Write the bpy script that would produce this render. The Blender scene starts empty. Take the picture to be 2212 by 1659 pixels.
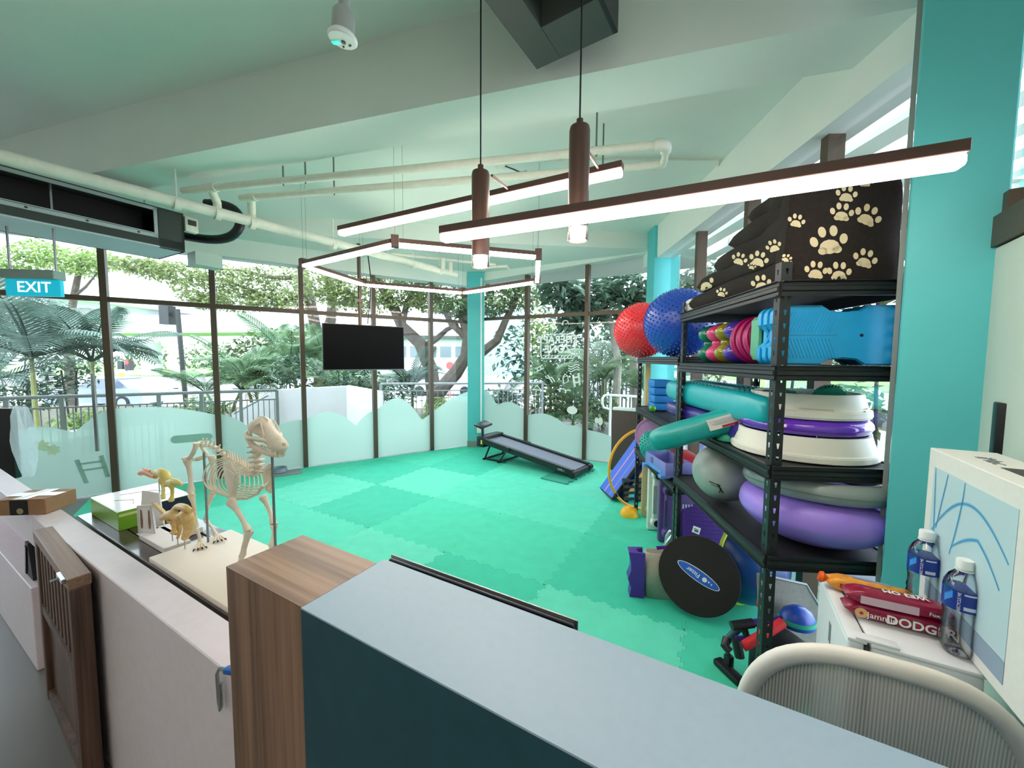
import bpy, bmesh, math, random
import numpy as np
from mathutils import Vector, Matrix
from mathutils.bvhtree import BVHTree
random.seed(7)
SC = bpy.context.scene
COL = SC.collection
PI = math.pi
# ---------------------------------------------------------------- camera
EYE = Vector((0, 0, 1.5)); FPX = 822.0; PITCH = .0668; ROLL = .0065
_cp, _sp = math.cos(PITCH), math.sin(PITCH)
_F = Vector((0, _cp, -_sp)); _R0 = Vector((1, 0, 0)); _U0 = _R0.cross(_F)
_R = math.cos(ROLL) * _R0 + math.sin(ROLL) * _U0
_U = -math.sin(ROLL) * _R0 + math.cos(ROLL) * _U0
cam = bpy.data.cameras.new('camera'); cam_o = bpy.data.objects.new('camera', cam); COL.objects.link(cam_o)
cam.sensor_fit = 'HORIZONTAL'; cam.sensor_width = 36.0; cam.lens = FPX / 2212 * 36.0
cam.clip_start = .02; cam.clip_end = 400
m = Matrix((( _R.x, _U.x, -_F.x, 0), (_R.y, _U.y, -_F.y, 0), (_R.z, _U.z, -_F.z, 0), (0, 0, 0, 1)))
m.translation = EYE
cam_o.matrix_world = m
SC.camera = cam_o
# ---------------------------------------------------------------- exposure, sky
SC.view_settings.view_transform = 'Standard'; SC.view_settings.look = 'None'
SC.view_settings.gamma = 1; SC.view_settings.use_curve_mapping = False
SC.view_settings.exposure = 1.0
wd = bpy.data.worlds.new('overcast_sky'); SC.world = wd; wd.use_nodes = True
_nt = wd.node_tree; _nt.nodes.clear()
_bg = _nt.nodes.new('ShaderNodeBackground'); _wo = _nt.nodes.new('ShaderNodeOutputWorld')
_tc = _nt.nodes.new('ShaderNodeTexCoord'); _nz = _nt.nodes.new('ShaderNodeTexNoise'); _rp = _nt.nodes.new('ShaderNodeValToRGB')
_nz.inputs['Scale'].default_value = 1.6; _nz.inputs['Detail'].default_value = 4
_rp.color_ramp.elements[0].color = (.69, .83, 1, 1); _rp.color_ramp.elements[1].color = (.83, .925, 1, 1)
_nt.links.new(_tc.outputs['Generated'], _nz.inputs['Vector']); _nt.links.new(_nz.outputs['Fac'], _rp.inputs['Fac'])
_nt.links.new(_rp.outputs['Color'], _bg.inputs['Color']); _nt.links.new(_bg.outputs[0], _wo.inputs[0])
SKY = 3.6
_bg.inputs['Strength'].default_value = SKY
SC.cycles.max_bounces = 10; SC.cycles.diffuse_bounces = 5; SC.cycles.glossy_bounces = 4
SC.cycles.transmission_bounces = 8; SC.cycles.transparent_max_bounces = 24
SC.cycles.caustics_reflective = False; SC.cycles.caustics_refractive = False
SC.cycles.sample_clamp_indirect = 6.0
# ---------------------------------------------------------------- points: a pixel of the 2212x1659 photo taken to a real plane
def ray(u, v):
    d = _F + _R * ((u - 1106) / FPX) + _U * ((829.5 - v) / FPX)
    return d / d.y
def W(u, v, z=0.0):
    d = ray(u, v); return EYE + d * ((z - EYE.z) / d.z)
def D(u, v, y): return EYE + ray(u, v) * y
def V(u, v, A, B):
    n = Vector((B[1] - A[1], -(B[0] - A[0]), 0)); d = ray(u, v)
    return EYE + d * ((Vector((A[0], A[1], 0)) - EYE).dot(n) / d.dot(n))
# ---------------------------------------------------------------- colour and materials
def lin(h):
    if isinstance(h, str):
        h = h.lstrip('#'); c = [int(h[i:i + 2], 16) / 255 for i in (0, 2, 4)]
    else: c = h
    return tuple(x / 12.92 if x <= .04045 else ((x + .055) / 1.055) ** 2.4 for x in c) + (1,)
MATS = {}
def mat(name, col, rough=.5, metal=0, spec=.5, noise=0, nscale=40, bump=0, bscale=200, emit=0, ecol=None, trans=0, coat=0, sss=0):
    if name in MATS: return MATS[name]
    mt = bpy.data.materials.new(name); mt.use_nodes = True; nt = mt.node_tree
    b = nt.nodes['Principled BSDF']; c = lin(col)
    b.inputs['Base Color'].default_value = c; b.inputs['Roughness'].default_value = rough
    b.inputs['Metallic'].default_value = metal; b.inputs['Specular IOR Level'].default_value = spec
    b.inputs['Transmission Weight'].default_value = trans; b.inputs['Coat Weight'].default_value = coat
    if emit:
        b.inputs['Emission Color'].default_value = lin(ecol or col); b.inputs['Emission Strength'].default_value = emit
    tc = nt.nodes.new('ShaderNodeTexCoord')
    if noise:
        n = nt.nodes.new('ShaderNodeTexNoise'); n.inputs['Scale'].default_value = nscale; n.inputs['Detail'].default_value = 5
        r = nt.nodes.new('ShaderNodeValToRGB')
        r.color_ramp.elements[0].position = .3; r.color_ramp.elements[1].position = .7
        r.color_ramp.elements[0].color = tuple(max(0, x * (1 - noise)) for x in c[:3]) + (1,)
        r.color_ramp.elements[1].color = tuple(min(1, x * (1 + noise)) for x in c[:3]) + (1,)
        nt.links.new(tc.outputs['Object'], n.inputs['Vector']); nt.links.new(n.outputs['Fac'], r.inputs['Fac'])
        nt.links.new(r.outputs['Color'], b.inputs['Base Color'])
    if bump:
        n2 = nt.nodes.new('ShaderNodeTexNoise'); n2.inputs['Scale'].default_value = bscale; n2.inputs['Detail'].default_value = 3
        bp = nt.nodes.new('ShaderNodeBump'); bp.inputs['Strength'].default_value = bump; bp.inputs['Distance'].default_value = .01
        nt.links.new(tc.outputs['Object'], n2.inputs['Vector']); nt.links.new(n2.outputs['Fac'], bp.inputs['Height'])
        nt.links.new(bp.outputs['Normal'], b.inputs['Normal'])
    MATS[name] = mt
    return mt
def wood(name, c0, c1, rough=.45, axis=0, scale=1.0, coat=0):
    if name in MATS: return MATS[name]
    mt = bpy.data.materials.new(name); mt.use_nodes = True; nt = mt.node_tree; b = nt.nodes['Principled BSDF']
    tc = nt.nodes.new('ShaderNodeTexCoord'); mp = nt.nodes.new('ShaderNodeMapping')
    s = [90 * scale] * 3; s[axis] = 2.2 * scale
    mp.inputs['Scale'].default_value = s
    n = nt.nodes.new('ShaderNodeTexNoise'); n.inputs['Scale'].default_value = 1; n.inputs['Detail'].default_value = 7; n.inputs['Distortion'].default_value = .3
    mp2 = nt.nodes.new('ShaderNodeMapping'); s2 = [14 * scale] * 3; s2[axis] = .7 * scale; mp2.inputs['Scale'].default_value = s2
    n2 = nt.nodes.new('ShaderNodeTexNoise'); n2.inputs['Scale'].default_value = 1; n2.inputs['Detail'].default_value = 3
    mx = nt.nodes.new('ShaderNodeMath'); mx.operation = 'ADD'; mx2 = nt.nodes.new('ShaderNodeMath'); mx2.operation = 'MULTIPLY'; mx2.inputs[1].default_value = .5
    r = nt.nodes.new('ShaderNodeValToRGB'); r.color_ramp.elements[0].position = .36; r.color_ramp.elements[1].position = .64
    r.color_ramp.elements[0].color = lin(c0); r.color_ramp.elements[1].color = lin(c1)
    L = nt.links.new
    L(tc.outputs['Object'], mp.inputs['Vector']); L(mp.outputs[0], n.inputs['Vector']); L(tc.outputs['Object'], mp2.inputs['Vector']); L(mp2.outputs[0], n2.inputs['Vector'])
    L(n.outputs['Fac'], mx.inputs[0]); L(n2.outputs['Fac'], mx.inputs[1]); L(mx.outputs[0], mx2.inputs[0]); L(mx2.outputs[0], r.inputs['Fac'])
    L(r.outputs['Color'], b.inputs['Base Color']); b.inputs['Roughness'].default_value = rough; b.inputs['Coat Weight'].default_value = coat
    MATS[name] = mt
    return mt
def glass(name, tint='#f4fffb', refl=1.0):
    if name in MATS: return MATS[name]
    mt = bpy.data.materials.new(name); mt.use_nodes = True; nt = mt.node_tree; nt.nodes.clear()
    o = nt.nodes.new('ShaderNodeOutputMaterial'); t = nt.nodes.new('ShaderNodeBsdfTransparent'); g = nt.nodes.new('ShaderNodeBsdfGlossy')
    f = nt.nodes.new('ShaderNodeFresnel'); f.inputs['IOR'].default_value = 1.45; mx = nt.nodes.new('ShaderNodeMixShader')
    mu = nt.nodes.new('ShaderNodeMath'); mu.operation = 'MULTIPLY'; mu.inputs[1].default_value = refl
    t.inputs['Color'].default_value = lin(tint); g.inputs['Roughness'].default_value = .02
    nt.links.new(f.outputs[0], mu.inputs[0]); nt.links.new(mu.outputs[0], mx.inputs[0]); nt.links.new(t.outputs[0], mx.inputs[1]); nt.links.new(g.outputs[0], mx.inputs[2]); nt.links.new(mx.outputs[0], o.inputs[0])
    MATS[name] = mt
    return mt
def frosted(name, col, through=.25):
    if name in MATS: return MATS[name]
    mt = bpy.data.materials.new(name); mt.use_nodes = True; nt = mt.node_tree; nt.nodes.clear()
    o = nt.nodes.new('ShaderNodeOutputMaterial'); tl = nt.nodes.new('ShaderNodeBsdfTranslucent'); df = nt.nodes.new('ShaderNodeBsdfDiffuse')
    tp = nt.nodes.new('ShaderNodeBsdfTransparent'); m1 = nt.nodes.new('ShaderNodeMixShader'); m2 = nt.nodes.new('ShaderNodeMixShader')
    for n in (tl, df): n.inputs['Color'].default_value = lin(col)
    tp.inputs['Color'].default_value = lin(col)
    m1.inputs[0].default_value = .45; m2.inputs[0].default_value = through
    L = nt.links.new
    L(tl.outputs[0], m1.inputs[1]); L(df.outputs[0], m1.inputs[2]); L(m1.outputs[0], m2.inputs[1]); L(tp.outputs[0], m2.inputs[2]); L(m2.outputs[0], o.inputs[0])
    MATS[name] = mt
    return mt
def leafmat(name, c0, c1, rough=.45, tr=.35):
    if name in MATS: return MATS[name]
    mt = bpy.data.materials.new(name); mt.use_nodes = True; nt = mt.node_tree; nt.nodes.clear()
    o = nt.nodes.new('ShaderNodeOutputMaterial'); b = nt.nodes.new('ShaderNodeBsdfPrincipled'); tl = nt.nodes.new('ShaderNodeBsdfTranslucent'); mx = nt.nodes.new('ShaderNodeMixShader')
    tc = nt.nodes.new('ShaderNodeTexCoord'); n = nt.nodes.new('ShaderNodeTexNoise'); n.inputs['Scale'].default_value = 3.1; n.inputs['Detail'].default_value = 4
    r = nt.nodes.new('ShaderNodeValToRGB'); r.color_ramp.elements[0].position = .32; r.color_ramp.elements[1].position = .68
    r.color_ramp.elements[0].color = lin(c0); r.color_ramp.elements[1].color = lin(c1)
    b.inputs['Roughness'].default_value = rough; mx.inputs[0].default_value = tr
    L = nt.links.new
    L(tc.outputs['Object'], n.inputs['Vector']); L(n.outputs['Fac'], r.inputs['Fac']); L(r.outputs['Color'], b.inputs['Base Color']); L(r.outputs['Color'], tl.inputs['Color'])
    L(b.outputs[0], mx.inputs[1]); L(tl.outputs[0], mx.inputs[2]); L(mx.outputs[0], o.inputs[0])
    MATS[name] = mt
    return mt
# ---------------------------------------------------------------- mesh builder
def frame(d):
    d = Vector(d).normalized(); a = Vector((0, 0, 1)) if abs(d.z) < .9 else Vector((1, 0, 0))
    x = a.cross(d).normalized(); return x, d.cross(x)
def cr(P, k=4):
    P = [Vector(p) for p in P]; out = []
    for i in range(len(P) - 1):
        p0, p1, p2, p3 = P[max(i - 1, 0)], P[i], P[i + 1], P[min(i + 2, len(P) - 1)]
        for q in range(k):
            f = q / k; out.append(.5 * ((2 * p1) + (p2 - p0) * f + (2 * p0 - 5 * p1 + 4 * p2 - p3) * f * f + (3 * p1 - p0 - 3 * p2 + p3) * f ** 3))
    return out + [P[-1]]
def crp(prof, k=4): return [(max(0, p.x), p.y) for p in cr([(r, z, 0) for r, z in prof], k)]
class MB:
    def __init__(s): s.v = []; s.f = []; s.T = None
    def add(s, vs, fs):
        o = len(s.v); T = s.T
        s.v += [tuple(T @ Vector(p)) if T else tuple(p) for p in vs]; s.f += [tuple(i + o for i in f) for f in fs]; return s
    def box(s, c, sz, rz=0, r=0, seg=2, M=None):
        if r:
            bm = bmesh.new(); bmesh.ops.create_cube(bm, size=1); bmesh.ops.scale(bm, vec=sz, verts=bm.verts)
            bmesh.ops.bevel(bm, geom=bm.edges[:], offset=min(r, min(sz) * .49), segments=seg, affect='EDGES', profile=.5)
            bm.verts.index_update(); vs = [v.co.copy() for v in bm.verts]; fs = [[v.index for v in f.verts] for f in bm.faces]; bm.free()
        else:
            x, y, z = sz[0] / 2, sz[1] / 2, sz[2] / 2
            vs = [Vector(p) for p in ((-x, -y, -z), (x, -y, -z), (x, y, -z), (-x, y, -z), (-x, -y, z), (x, -y, z), (x, y, z), (-x, y, z))]
            fs = [(0, 3, 2, 1), (4, 5, 6, 7), (0, 1, 5, 4), (1, 2, 6, 5), (2, 3, 7, 6), (3, 0, 4, 7)]
        MM = M if M is not None else Matrix.Rotation(rz, 4, 'Z')
        return s.add([MM @ p + Vector(c) for p in vs], fs)
    def bar(s, a, b, w, h, up=None):
        a, b = Vector(a), Vector(b); d = (b - a)
        if up is None: x, y = frame(d)
        else:
            y = Vector(up); x = y.cross(d).normalized(); y = d.normalized().cross(x)
        vs = [p + x * sx * w / 2 + y * sy * h / 2 for p in (a, b) for sx, sy in ((-1, -1), (1, -1), (1, 1), (-1, 1))]
        return s.add(vs, [(3, 2, 1, 0), (4, 5, 6, 7), (0, 1, 5, 4), (1, 2, 6, 5), (2, 3, 7, 6), (3, 0, 4, 7)])
    def tube(s, pts, r, n=10, caps=True, closed=False):
        pts = [Vector(p) for p in pts]; N = len(pts); rs = r if hasattr(r, '__len__') else [r] * N
        x = None; vs = []
        for i, p in enumerate(pts):
            if closed: d = pts[(i + 1) % N] - pts[i - 1]
            else: d = pts[min(i + 1, N - 1)] - pts[max(i - 1, 0)]
            d.normalize()
            if x is None: x, y = frame(d)
            else:
                x = (x - d * x.dot(d))
                if x.length < 1e-6: x, _ = frame(d)
                x.normalize(); y = d.cross(x)
            vs += [p + (x * math.cos(2 * PI * k / n) + y * math.sin(2 * PI * k / n)) * rs[i] for k in range(n)]
        fs = [(i * n + k, i * n + (k + 1) % n, (i + 1) * n + (k + 1) % n, (i + 1) * n + k) for i in range(N - 1) for k in range(n)]
        if closed: fs += [((N - 1) * n + k, (N - 1) * n + (k + 1) % n, (k + 1) % n, k) for k in range(n)]
        elif caps: fs += [tuple(range(n))[::-1], tuple((N - 1) * n + k for k in range(n))]
        return s.add(vs, fs)
    def stube(s, pts, r, n=12, k=4):
        rs = [p.x for p in cr([(q, 0, 0) for q in r], k)]; return s.tube(cr(pts, k), rs, n)
    def cyl(s, a, b, r, r2=None, n=16): return s.tube([a, b], [r, r if r2 is None else r2], n)
    def lathe(s, prof, n=24, M=None, sx=1, sy=1):
        vs = []; fs = []; m_ = len(prof)
        for k in range(n):
            c, q = math.cos(2 * PI * k / n), math.sin(2 * PI * k / n)
            vs += [Vector((r * c * sx, r * q * sy, z)) for r, z in prof]
        for k in range(n):
            j = (k + 1) % n
            fs += [(k * m_ + i, j * m_ + i, j * m_ + i + 1, k * m_ + i + 1) for i in range(m_ - 1)]
        if prof[0][0] > 1e-6: fs.append(tuple(k * m_ for k in range(n))[::-1])
        if prof[-1][0] > 1e-6: fs.append(tuple(k * m_ + m_ - 1 for k in range(n)))
        if M is not None: vs = [M @ p for p in vs]
        return s.add(vs, fs)
    def ball(s, c, r, n=16, m_=10, M=None, bumpf=None):
        r = r if hasattr(r, '__len__') else (r, r, r); vs = [Vector((0, 0, -1))]; fs = []
        for i in range(1, m_):
            t = -PI / 2 + PI * i / m_
            vs += [Vector((math.cos(t) * math.cos(2 * PI * k / n), math.cos(t) * math.sin(2 * PI * k / n), math.sin(t))) for k in range(n)]
        vs.append(Vector((0, 0, 1))); e = len(vs) - 1
        fs += [(0, 1 + (k + 1) % n, 1 + k) for k in range(n)]
        fs += [(1 + i * n + k, 1 + i * n + (k + 1) % n, 1 + (i + 1) * n + (k + 1) % n, 1 + (i + 1) * n + k) for i in range(m_ - 2) for k in range(n)]
        fs += [(1 + (m_ - 2) * n + k, 1 + (m_ - 2) * n + (k + 1) % n, e) for k in range(n)]
        vs = [Vector((p.x * r[0], p.y * r[1], p.z * r[2])) for p in vs]
        if M is not None: vs = [M @ p for p in vs]
        return s.add([p + Vector(c) for p in vs], fs)
    def prism(s, poly, z0, z1, M=None):
        n = len(poly); vs = [Vector((p[0], p[1], z0)) for p in poly] + [Vector((p[0], p[1], z1)) for p in poly]
        if M is not None: vs = [M @ p for p in vs]
        return s.add(vs, [tuple(range(n))[::-1], tuple(range(n, 2 * n))] + [(i, (i + 1) % n, n + (i + 1) % n, n + i) for i in range(n)])
    def loft(s, rings, caps=True):
        n = len(rings[0]); vs = [p for r in rings for p in r]
        fs = [(i * n + k, i * n + (k + 1) % n, (i + 1) * n + (k + 1) % n, (i + 1) * n + k) for i in range(len(rings) - 1) for k in range(n)]
        if caps: fs += [tuple(range(n))[::-1], tuple((len(rings) - 1) * n + k for k in range(n))]
        return s.add(vs, fs)
    def mesh(s, name, ang=35):
        me = bpy.data.meshes.new(name); me.from_pydata(s.v, [], s.f); me.update()
        if ang:
            me.polygons.foreach_set('use_smooth', [True] * len(me.polygons))
            try: me.set_sharp_from_angle(angle=math.radians(ang))
            except Exception: pass
        return me
def obj(name, mb, m, parent=None, label=None, kind=None, ang=35, recalc=True):
    me = mb if isinstance(mb, bpy.types.Mesh) else mb.mesh(name, ang)
    if recalc and not isinstance(mb, bpy.types.Mesh) and len(me.polygons) < 60000:
        bm = bmesh.new(); bm.from_mesh(me); bmesh.ops.recalc_face_normals(bm, faces=bm.faces); bm.to_mesh(me); bm.free()
    if m is not None and not me.materials: me.materials.append(m)
    o = bpy.data.objects.new(name, me); COL.objects.link(o)
    if parent is not None: o.parent = parent
    if label: o['label'] = label
    if kind: o['kind'] = kind
    return o
def tag(o, label, cat, group=None, kind=None):
    o['label'] = label; o['category'] = cat
    if group: o['group'] = group
    if kind: o['kind'] = kind
    return o
def thing(name, label, cat, loc=(0, 0, 0), rz=0, group=None, rot=None):
    o = bpy.data.objects.new(name, None); o.empty_display_size = .1; COL.objects.link(o)
    o.location = loc; o.rotation_euler = rot if rot else (0, 0, rz)
    return tag(o, label, cat, group)
def single(name, label, cat, mb, m, loc=(0, 0, 0), rz=0, group=None, rot=None, ang=35):
    o = obj(name, mb, m, ang=ang); o.location = loc; o.rotation_euler = rot if rot else (0, 0, rz)
    return tag(o, label, cat, group)
def struct(name, loc=(0, 0, 0), rz=0, label=None):
    o = bpy.data.objects.new(name, None); o.empty_display_size = .1; COL.objects.link(o); o.location = loc; o.rotation_euler = (0, 0, rz)
    o['kind'] = 'structure'
    if label: o['label'] = label
    return o
def dup(o, loc, rz=None, label=None, group=None):
    c = o.copy(); COL.objects.link(c); c.location = loc
    if rz is not None: c.rotation_euler = (0, 0, rz) if not hasattr(rz, '__len__') else rz
    if label: c['label'] = label
    if group: c['group'] = group
    for ch in list(o.children):
        k = ch.copy(); COL.objects.link(k); k.parent = c
        for g in list(ch.children):
            h = g.copy(); COL.objects.link(h); h.parent = k
    return c
def RM(rx=0, ry=0, rz=0): return Matrix.Rotation(rz, 4, 'Z') @ Matrix.Rotation(ry, 4, 'Y') @ Matrix.Rotation(rx, 4, 'X')
def text_mesh(txt, size, thick=.0006, bold=0.0, align='CENTER'):
    cu = bpy.data.curves.new('lettering', 'FONT'); cu.body = txt; cu.size = size; cu.align_x = align; cu.align_y = 'CENTER'; cu.extrude = thick; cu.offset = bold
    cu.resolution_u = 3
    o = bpy.data.objects.new('tmp_text', cu); COL.objects.link(o)
    dg = bpy.context.evaluated_depsgraph_get(); me = bpy.data.meshes.new_from_object(o.evaluated_get(dg))
    bpy.data.objects.remove(o); bpy.data.curves.remove(cu)
    return me
def text_part(name, txt, size, m, parent, M, thick=.0006, bold=0.0, align='CENTER'):
    me = text_mesh(txt, size, thick, bold, align); me.materials.clear(); me.materials.append(m)
    o = bpy.data.objects.new(name, me); COL.objects.link(o); o.parent = parent; o.matrix_local = M
    return o
def basisM(o, x, y, z=None):
    x = Vector(x).normalized(); y = Vector(y); y = (y - x * y.dot(x)).normalized(); z = x.cross(y)
    return Matrix(((x.x, y.x, z.x, o[0]), (x.y, y.y, z.y, o[1]), (x.z, y.z, z.z, o[2]), (0, 0, 0, 1)))
# ---------------------------------------------------------------- shared materials
m_wall = mat('white_paint', '#e9ece6', .7, noise=.02, nscale=3)
m_ceil = mat('ceiling_paint', '#e4ebe4', .8, noise=.02, nscale=2)
m_teal = mat('teal_paint', '#58c3c6', .55, noise=.03, nscale=4)
m_frame = mat('bronze_aluminium', '#5a4a3d', .45, metal=.3)
m_black = mat('black_plastic', '#15161a', .4)
m_steel = mat('brushed_steel', '#b9bcbe', .3, metal=1)
m_whitep = mat('white_plastic', '#eceeec', .35)
m_glass = glass('window_glass', '#fafffc', .55)
m_film = frosted('frosted_film', '#b8d4c8', .10)
GA = -29.2 * PI / 180                                    # direction of counter, mats and the back right glass wall
GT = Vector((math.cos(GA), math.sin(GA), 0)); GN = Vector((-math.sin(GA), math.cos(GA), 0))
def G(t, n, z=0): return GT * t + GN * n + Vector((0, 0, z))
# ================================================================ STRUCTURE
CA = Vector((-.604, 6.523, 0))                            # back corner of the glass walls
DL = Vector((-.8369, -.5474, 0)); DR = Vector((.8703, -.4925, 0))
CR = CA + DR * 2.95                                       # right column
def rot_of(d): return math.atan2(d.y, d.x)
# ---- grey base floor and the green mats laid on it
fl = obj('floor', MB().box((0, 1.5, -.06), (16, 15, .12)), mat('grey_vinyl', '#6d6a69', .28, noise=.12, nscale=1.2), kind='structure')
def clip(poly, P, n):
    out = []; N = len(poly)
    for i in range(N):
        a, b = poly[i], poly[(i + 1) % N]; da = (a - P).dot(n); db = (b - P).dot(n)
        if da >= 0: out.append(a)
        if (da >= 0) != (db >= 0): out.append(a + (b - a) * (da / (da - db)))
    return out
TS = .84; TO = W(936, 1078.4, .0)
nL = Vector((DL.y, -DL.x, 0)); nL = nL if nL.y < 0 else -nL
nR = Vector((DR.y, -DR.x, 0)); nR = nR if nR.y < 0 else -nR
def jig(a, b, nrm, sgn):
    d = b - a; L_ = d.length; d.normalize(); k = 14; w = L_ / k; out = [a]
    for i in range(k):
        p0 = a + d * (w * (i + .28)); p1 = a + d * (w * (i + .72)); h = nrm * (.016 * sgn)
        if i % 2: h = -h
        out += [p0, p0 + h - d * w * .1, p1 + h + d * w * .1, p1]
    return out
mats = [mat('mat_green_%d' % i, c, .75, noise=.05, nscale=9, bump=.25, bscale=260) for i, c in enumerate(('#41cda9', '#50d3b2', '#33c4a2', '#5cd6b6', '#3cc8a5'))]
tone = {(0, 0): 1, (-1, 0): 3, (-1, -1): 2, (0, -1): 0, (1, -1): 0, (0, -2): 3, (-2, 0): 2, (-2, -1): 3, (1, 0): 1, (0, 1): 1, (1, 1): 3, (-1, 1): 2, (2, 0): 4, (2, -1): 2}  # per-tile greens with the mats' direction-dependent sheen painted in
for i in range(-6, 6):
    for j in range(-5, 6):
        o = TO + GT * (TS * i) + GN * (TS * j)
        a, b, c, d = o, o + GT * TS, o + GT * TS + GN * TS, o + GN * TS
        poly = jig(a, b, GN, 1) + jig(b, c, -GT, 1) + jig(d, c, GN, 1)[::-1][:-1] + [d] + jig(a, d, -GT, 1)[::-1][:-1]
        # shrink a hair so that the joint reads
        ce = (a + c) / 2; poly = [ce + (p - ce) * .9985 for p in poly]
        poly = clip(poly, CA + nL * .06, nL); 
        if len(poly) > 2: poly = clip(poly, CA + nR * .06, nR)
        if len(poly) > 2: poly = clip(poly, Vector((1.72, 3, 0)), Vector((-1, 0, 0)))
        if len(poly) > 2: poly = clip(poly, G(0, 1.02), GN)
        if len(poly) > 2: poly = clip(poly, W(159, 1118), Vector((.80, .60, 0)))
        if len(poly) < 3: continue
        h = .020 + .0012 * random.random()
        k = tone.get((i, j), random.randrange(5))
        obj('floor_tile', MB().prism([(p.x, p.y) for p in poly], 0.001, h), mats[k], fl, ang=0)
# ---- back left glazed wall
HEADL = 2.65
def glazed(name, P0, d, ts, heads, zt, film, zb=.02, doors=()):
    """mullions at distances ts along d from P0; heads = (head height at ts[0], at ts[-1])"""
    s = struct(name)
    hh = lambda t: heads[0] + (heads[1] - heads[0]) * (t - ts[0]) / (ts[-1] - ts[0])
    a = rot_of(d)
    for t in ts[1:-1]:
        p = P0 + d * t
        obj('mullion', MB().box((p.x, p.y, hh(t) / 2 + .03), (.055, .09, hh(t) + .06), a), m_frame, s)
    nin = Vector((d.y, -d.x, 0)); nin = nin if (nin.dot(Vector((0, -1, 0))) > 0 or abs(d.y) > .9 and nin.x < 0) else -nin
    for i in range(len(ts) - 1):
        p, q = P0 + d * (ts[i] + .028), P0 + d * (ts[i + 1] - .028)
        z0, z1 = hh(ts[i]), hh(ts[i + 1])
        up = Vector((0, 0, 1))
        obj('transom', MB().bar(p + up * zt, q + up * zt, .07, .05, (0, 0, 1)), m_frame, s)
        obj('glass_pane', MB().add([p + up * zb, q + up * zb, q + up * z1, p + up * z0], [(0, 1, 2, 3)]), m_glass, s, ang=0)
        if film and film[i]:
            f = film[i]; n = 28; top = []
            for k in range(n + 1):
                x = k / n; z = 0
                # heights read off the photo, swelling between them
                for (x0, h0), (x1, h1), bul in f:
                    if x0 <= x <= x1:
                        u = (x - x0) / (x1 - x0); z = h0 + (h1 - h0) * u + bul * math.sin(PI * u)
                top.append(z)
            vs = []; off = nin * .006
            for k in range(n + 1):
                e = p + (q - p) * (k / n) + off
                vs += [e + up * zb, e + up * top[k]]
            obj('frosted_film', MB().add(vs, [(2 * k, 2 * k + 2, 2 * k + 3, 2 * k + 1) for k in range(n)]), m_film, s, ang=0)
    return s, nin
tl = [.10, .825, 1.70, 2.62, 3.54, 4.45, 5.36, 6.3]
filmL = [[((0, .95), (1, .64), .04)],
         [((0, .60), (.16, .52), 0), ((.16, .52), (.98, .74), .25), ((.98, .74), (1, .74), 0)],
         [((0, .72), (.28, .52), .03), ((.28, .52), (1, .67), .14)],
         [((0, .66), (.55, .47), .06), ((.55, .47), (1, .8), .06)],
         [((0, .80), (1, .93), .05)],
         [((0, .93), (.30, .70), .02), ((.30, .70), (1, .62), .12)],
         [((0, .62), (1, .5), .05)]]
WL, ninL = glazed('window_1', CA, DL, tl, (HEADL, HEADL), 2.10, filmL)
tr = [.10, .965, 1.94, 2.80]
filmR = [[((0, .98), (.35, .72), .06), ((.35, .72), (1, .66), .10)],
         [((0, .60), (.72, .50), .09), ((.72, .50), (1, .47), .02)],
         [((0, .46), (.6, .36), .02), ((.6, .36), (1, .55), .03)]]
WR, ninR = glazed('window_2', CA, DR, tr, (2.74, 2.88), 2.155, filmR)
PR = Vector((1.855, 4.95, 0)); DW = Vector((-.0394, -1, 0)).normalized()
tw = [.42, 1.22, 2.05, 2.79, 3.54]
W3, nin3 = glazed('window_3', PR, DW, tw, (2.70, 2.70), 2.12, None)
# heads of the glazing: white drop beams
def drop(name, P0, d, t0, t1, z0a, z0b, z1, w=.22):
    p, q = P0 + d * t0, P0 + d * t1; nn = Vector((d.y, -d.x, 0)) * (w / 2); up = Vector((0, 0, 1))
    vs = [p - nn + up * z0a, p + nn + up * z0a, q + nn + up * z0b, q - nn + up * z0b, p - nn + up * z1, p + nn + up * z1, q + nn + up * z1, q - nn + up * z1]
    return obj(name, MB().add(vs, [(0, 3, 2, 1), (4, 5, 6, 7), (0, 1, 5, 4), (1, 2, 6, 5), (2, 3, 7, 6), (3, 0, 4, 7)]), m_ceil, kind='structure', ang=0)
drop('beam_left', CA, DL, -.1, 7.0, HEADL + .03, HEADL + .03, 3.4)
drop('beam_back', CA, DR, -.1, 3.1, 2.75, 2.90, 3.4)
drop('beam_right', PR, DW, -.3, 3.7, 2.72, 2.72, 3.4)
# ---- columns
def col(name, c, sx, sy, rz, z1, mt=m_teal):
    s = struct(name, (c.x, c.y, 0), rz)
    obj('shaft', MB().box((0, 0, z1 / 2), (sx, sy, z1), r=.004, seg=1), mt, s)
    obj('baseboard', MB().box((0, 0, .06), (sx + .012, sy + .012, .12)), mat('grey_skirting', '#8a8c89', .5), s)
    return s
c1 = col('column_1', CA - (DL + DR).normalized() * -.0 + Vector((0, -.13, 0)), .27, .22, .03, 2.9)
obj('conduit', MB().cyl((.09, -.12, .36), (.09, -.12, 2.8), .014, n=8), m_whitep, c1)
obj('socket', MB().box((.075, -.122, .31), (.11, .035, .10), r=.006), m_whitep, c1)
c2 = col('column_2', Vector((1.862, 4.80, 0)), .31, .28, -.04, 3.1)
pc = Vector((1.32, 1.306, 0)); pu = Vector((.71, -.70, 0)).normalized(); pw = Vector((.70, .71, 0)).normalized()
c3 = col('column_3', pc + pu * .105 + pw * .05, .21, .10, math.atan2(pu.y, pu.x), 3.4)
obj('edge_trim', MB().box((-.113, .035, 1.6), (.014, .022, 3.2)), mat('grey_sealant', '#8f9692', .5), c3)
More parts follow.
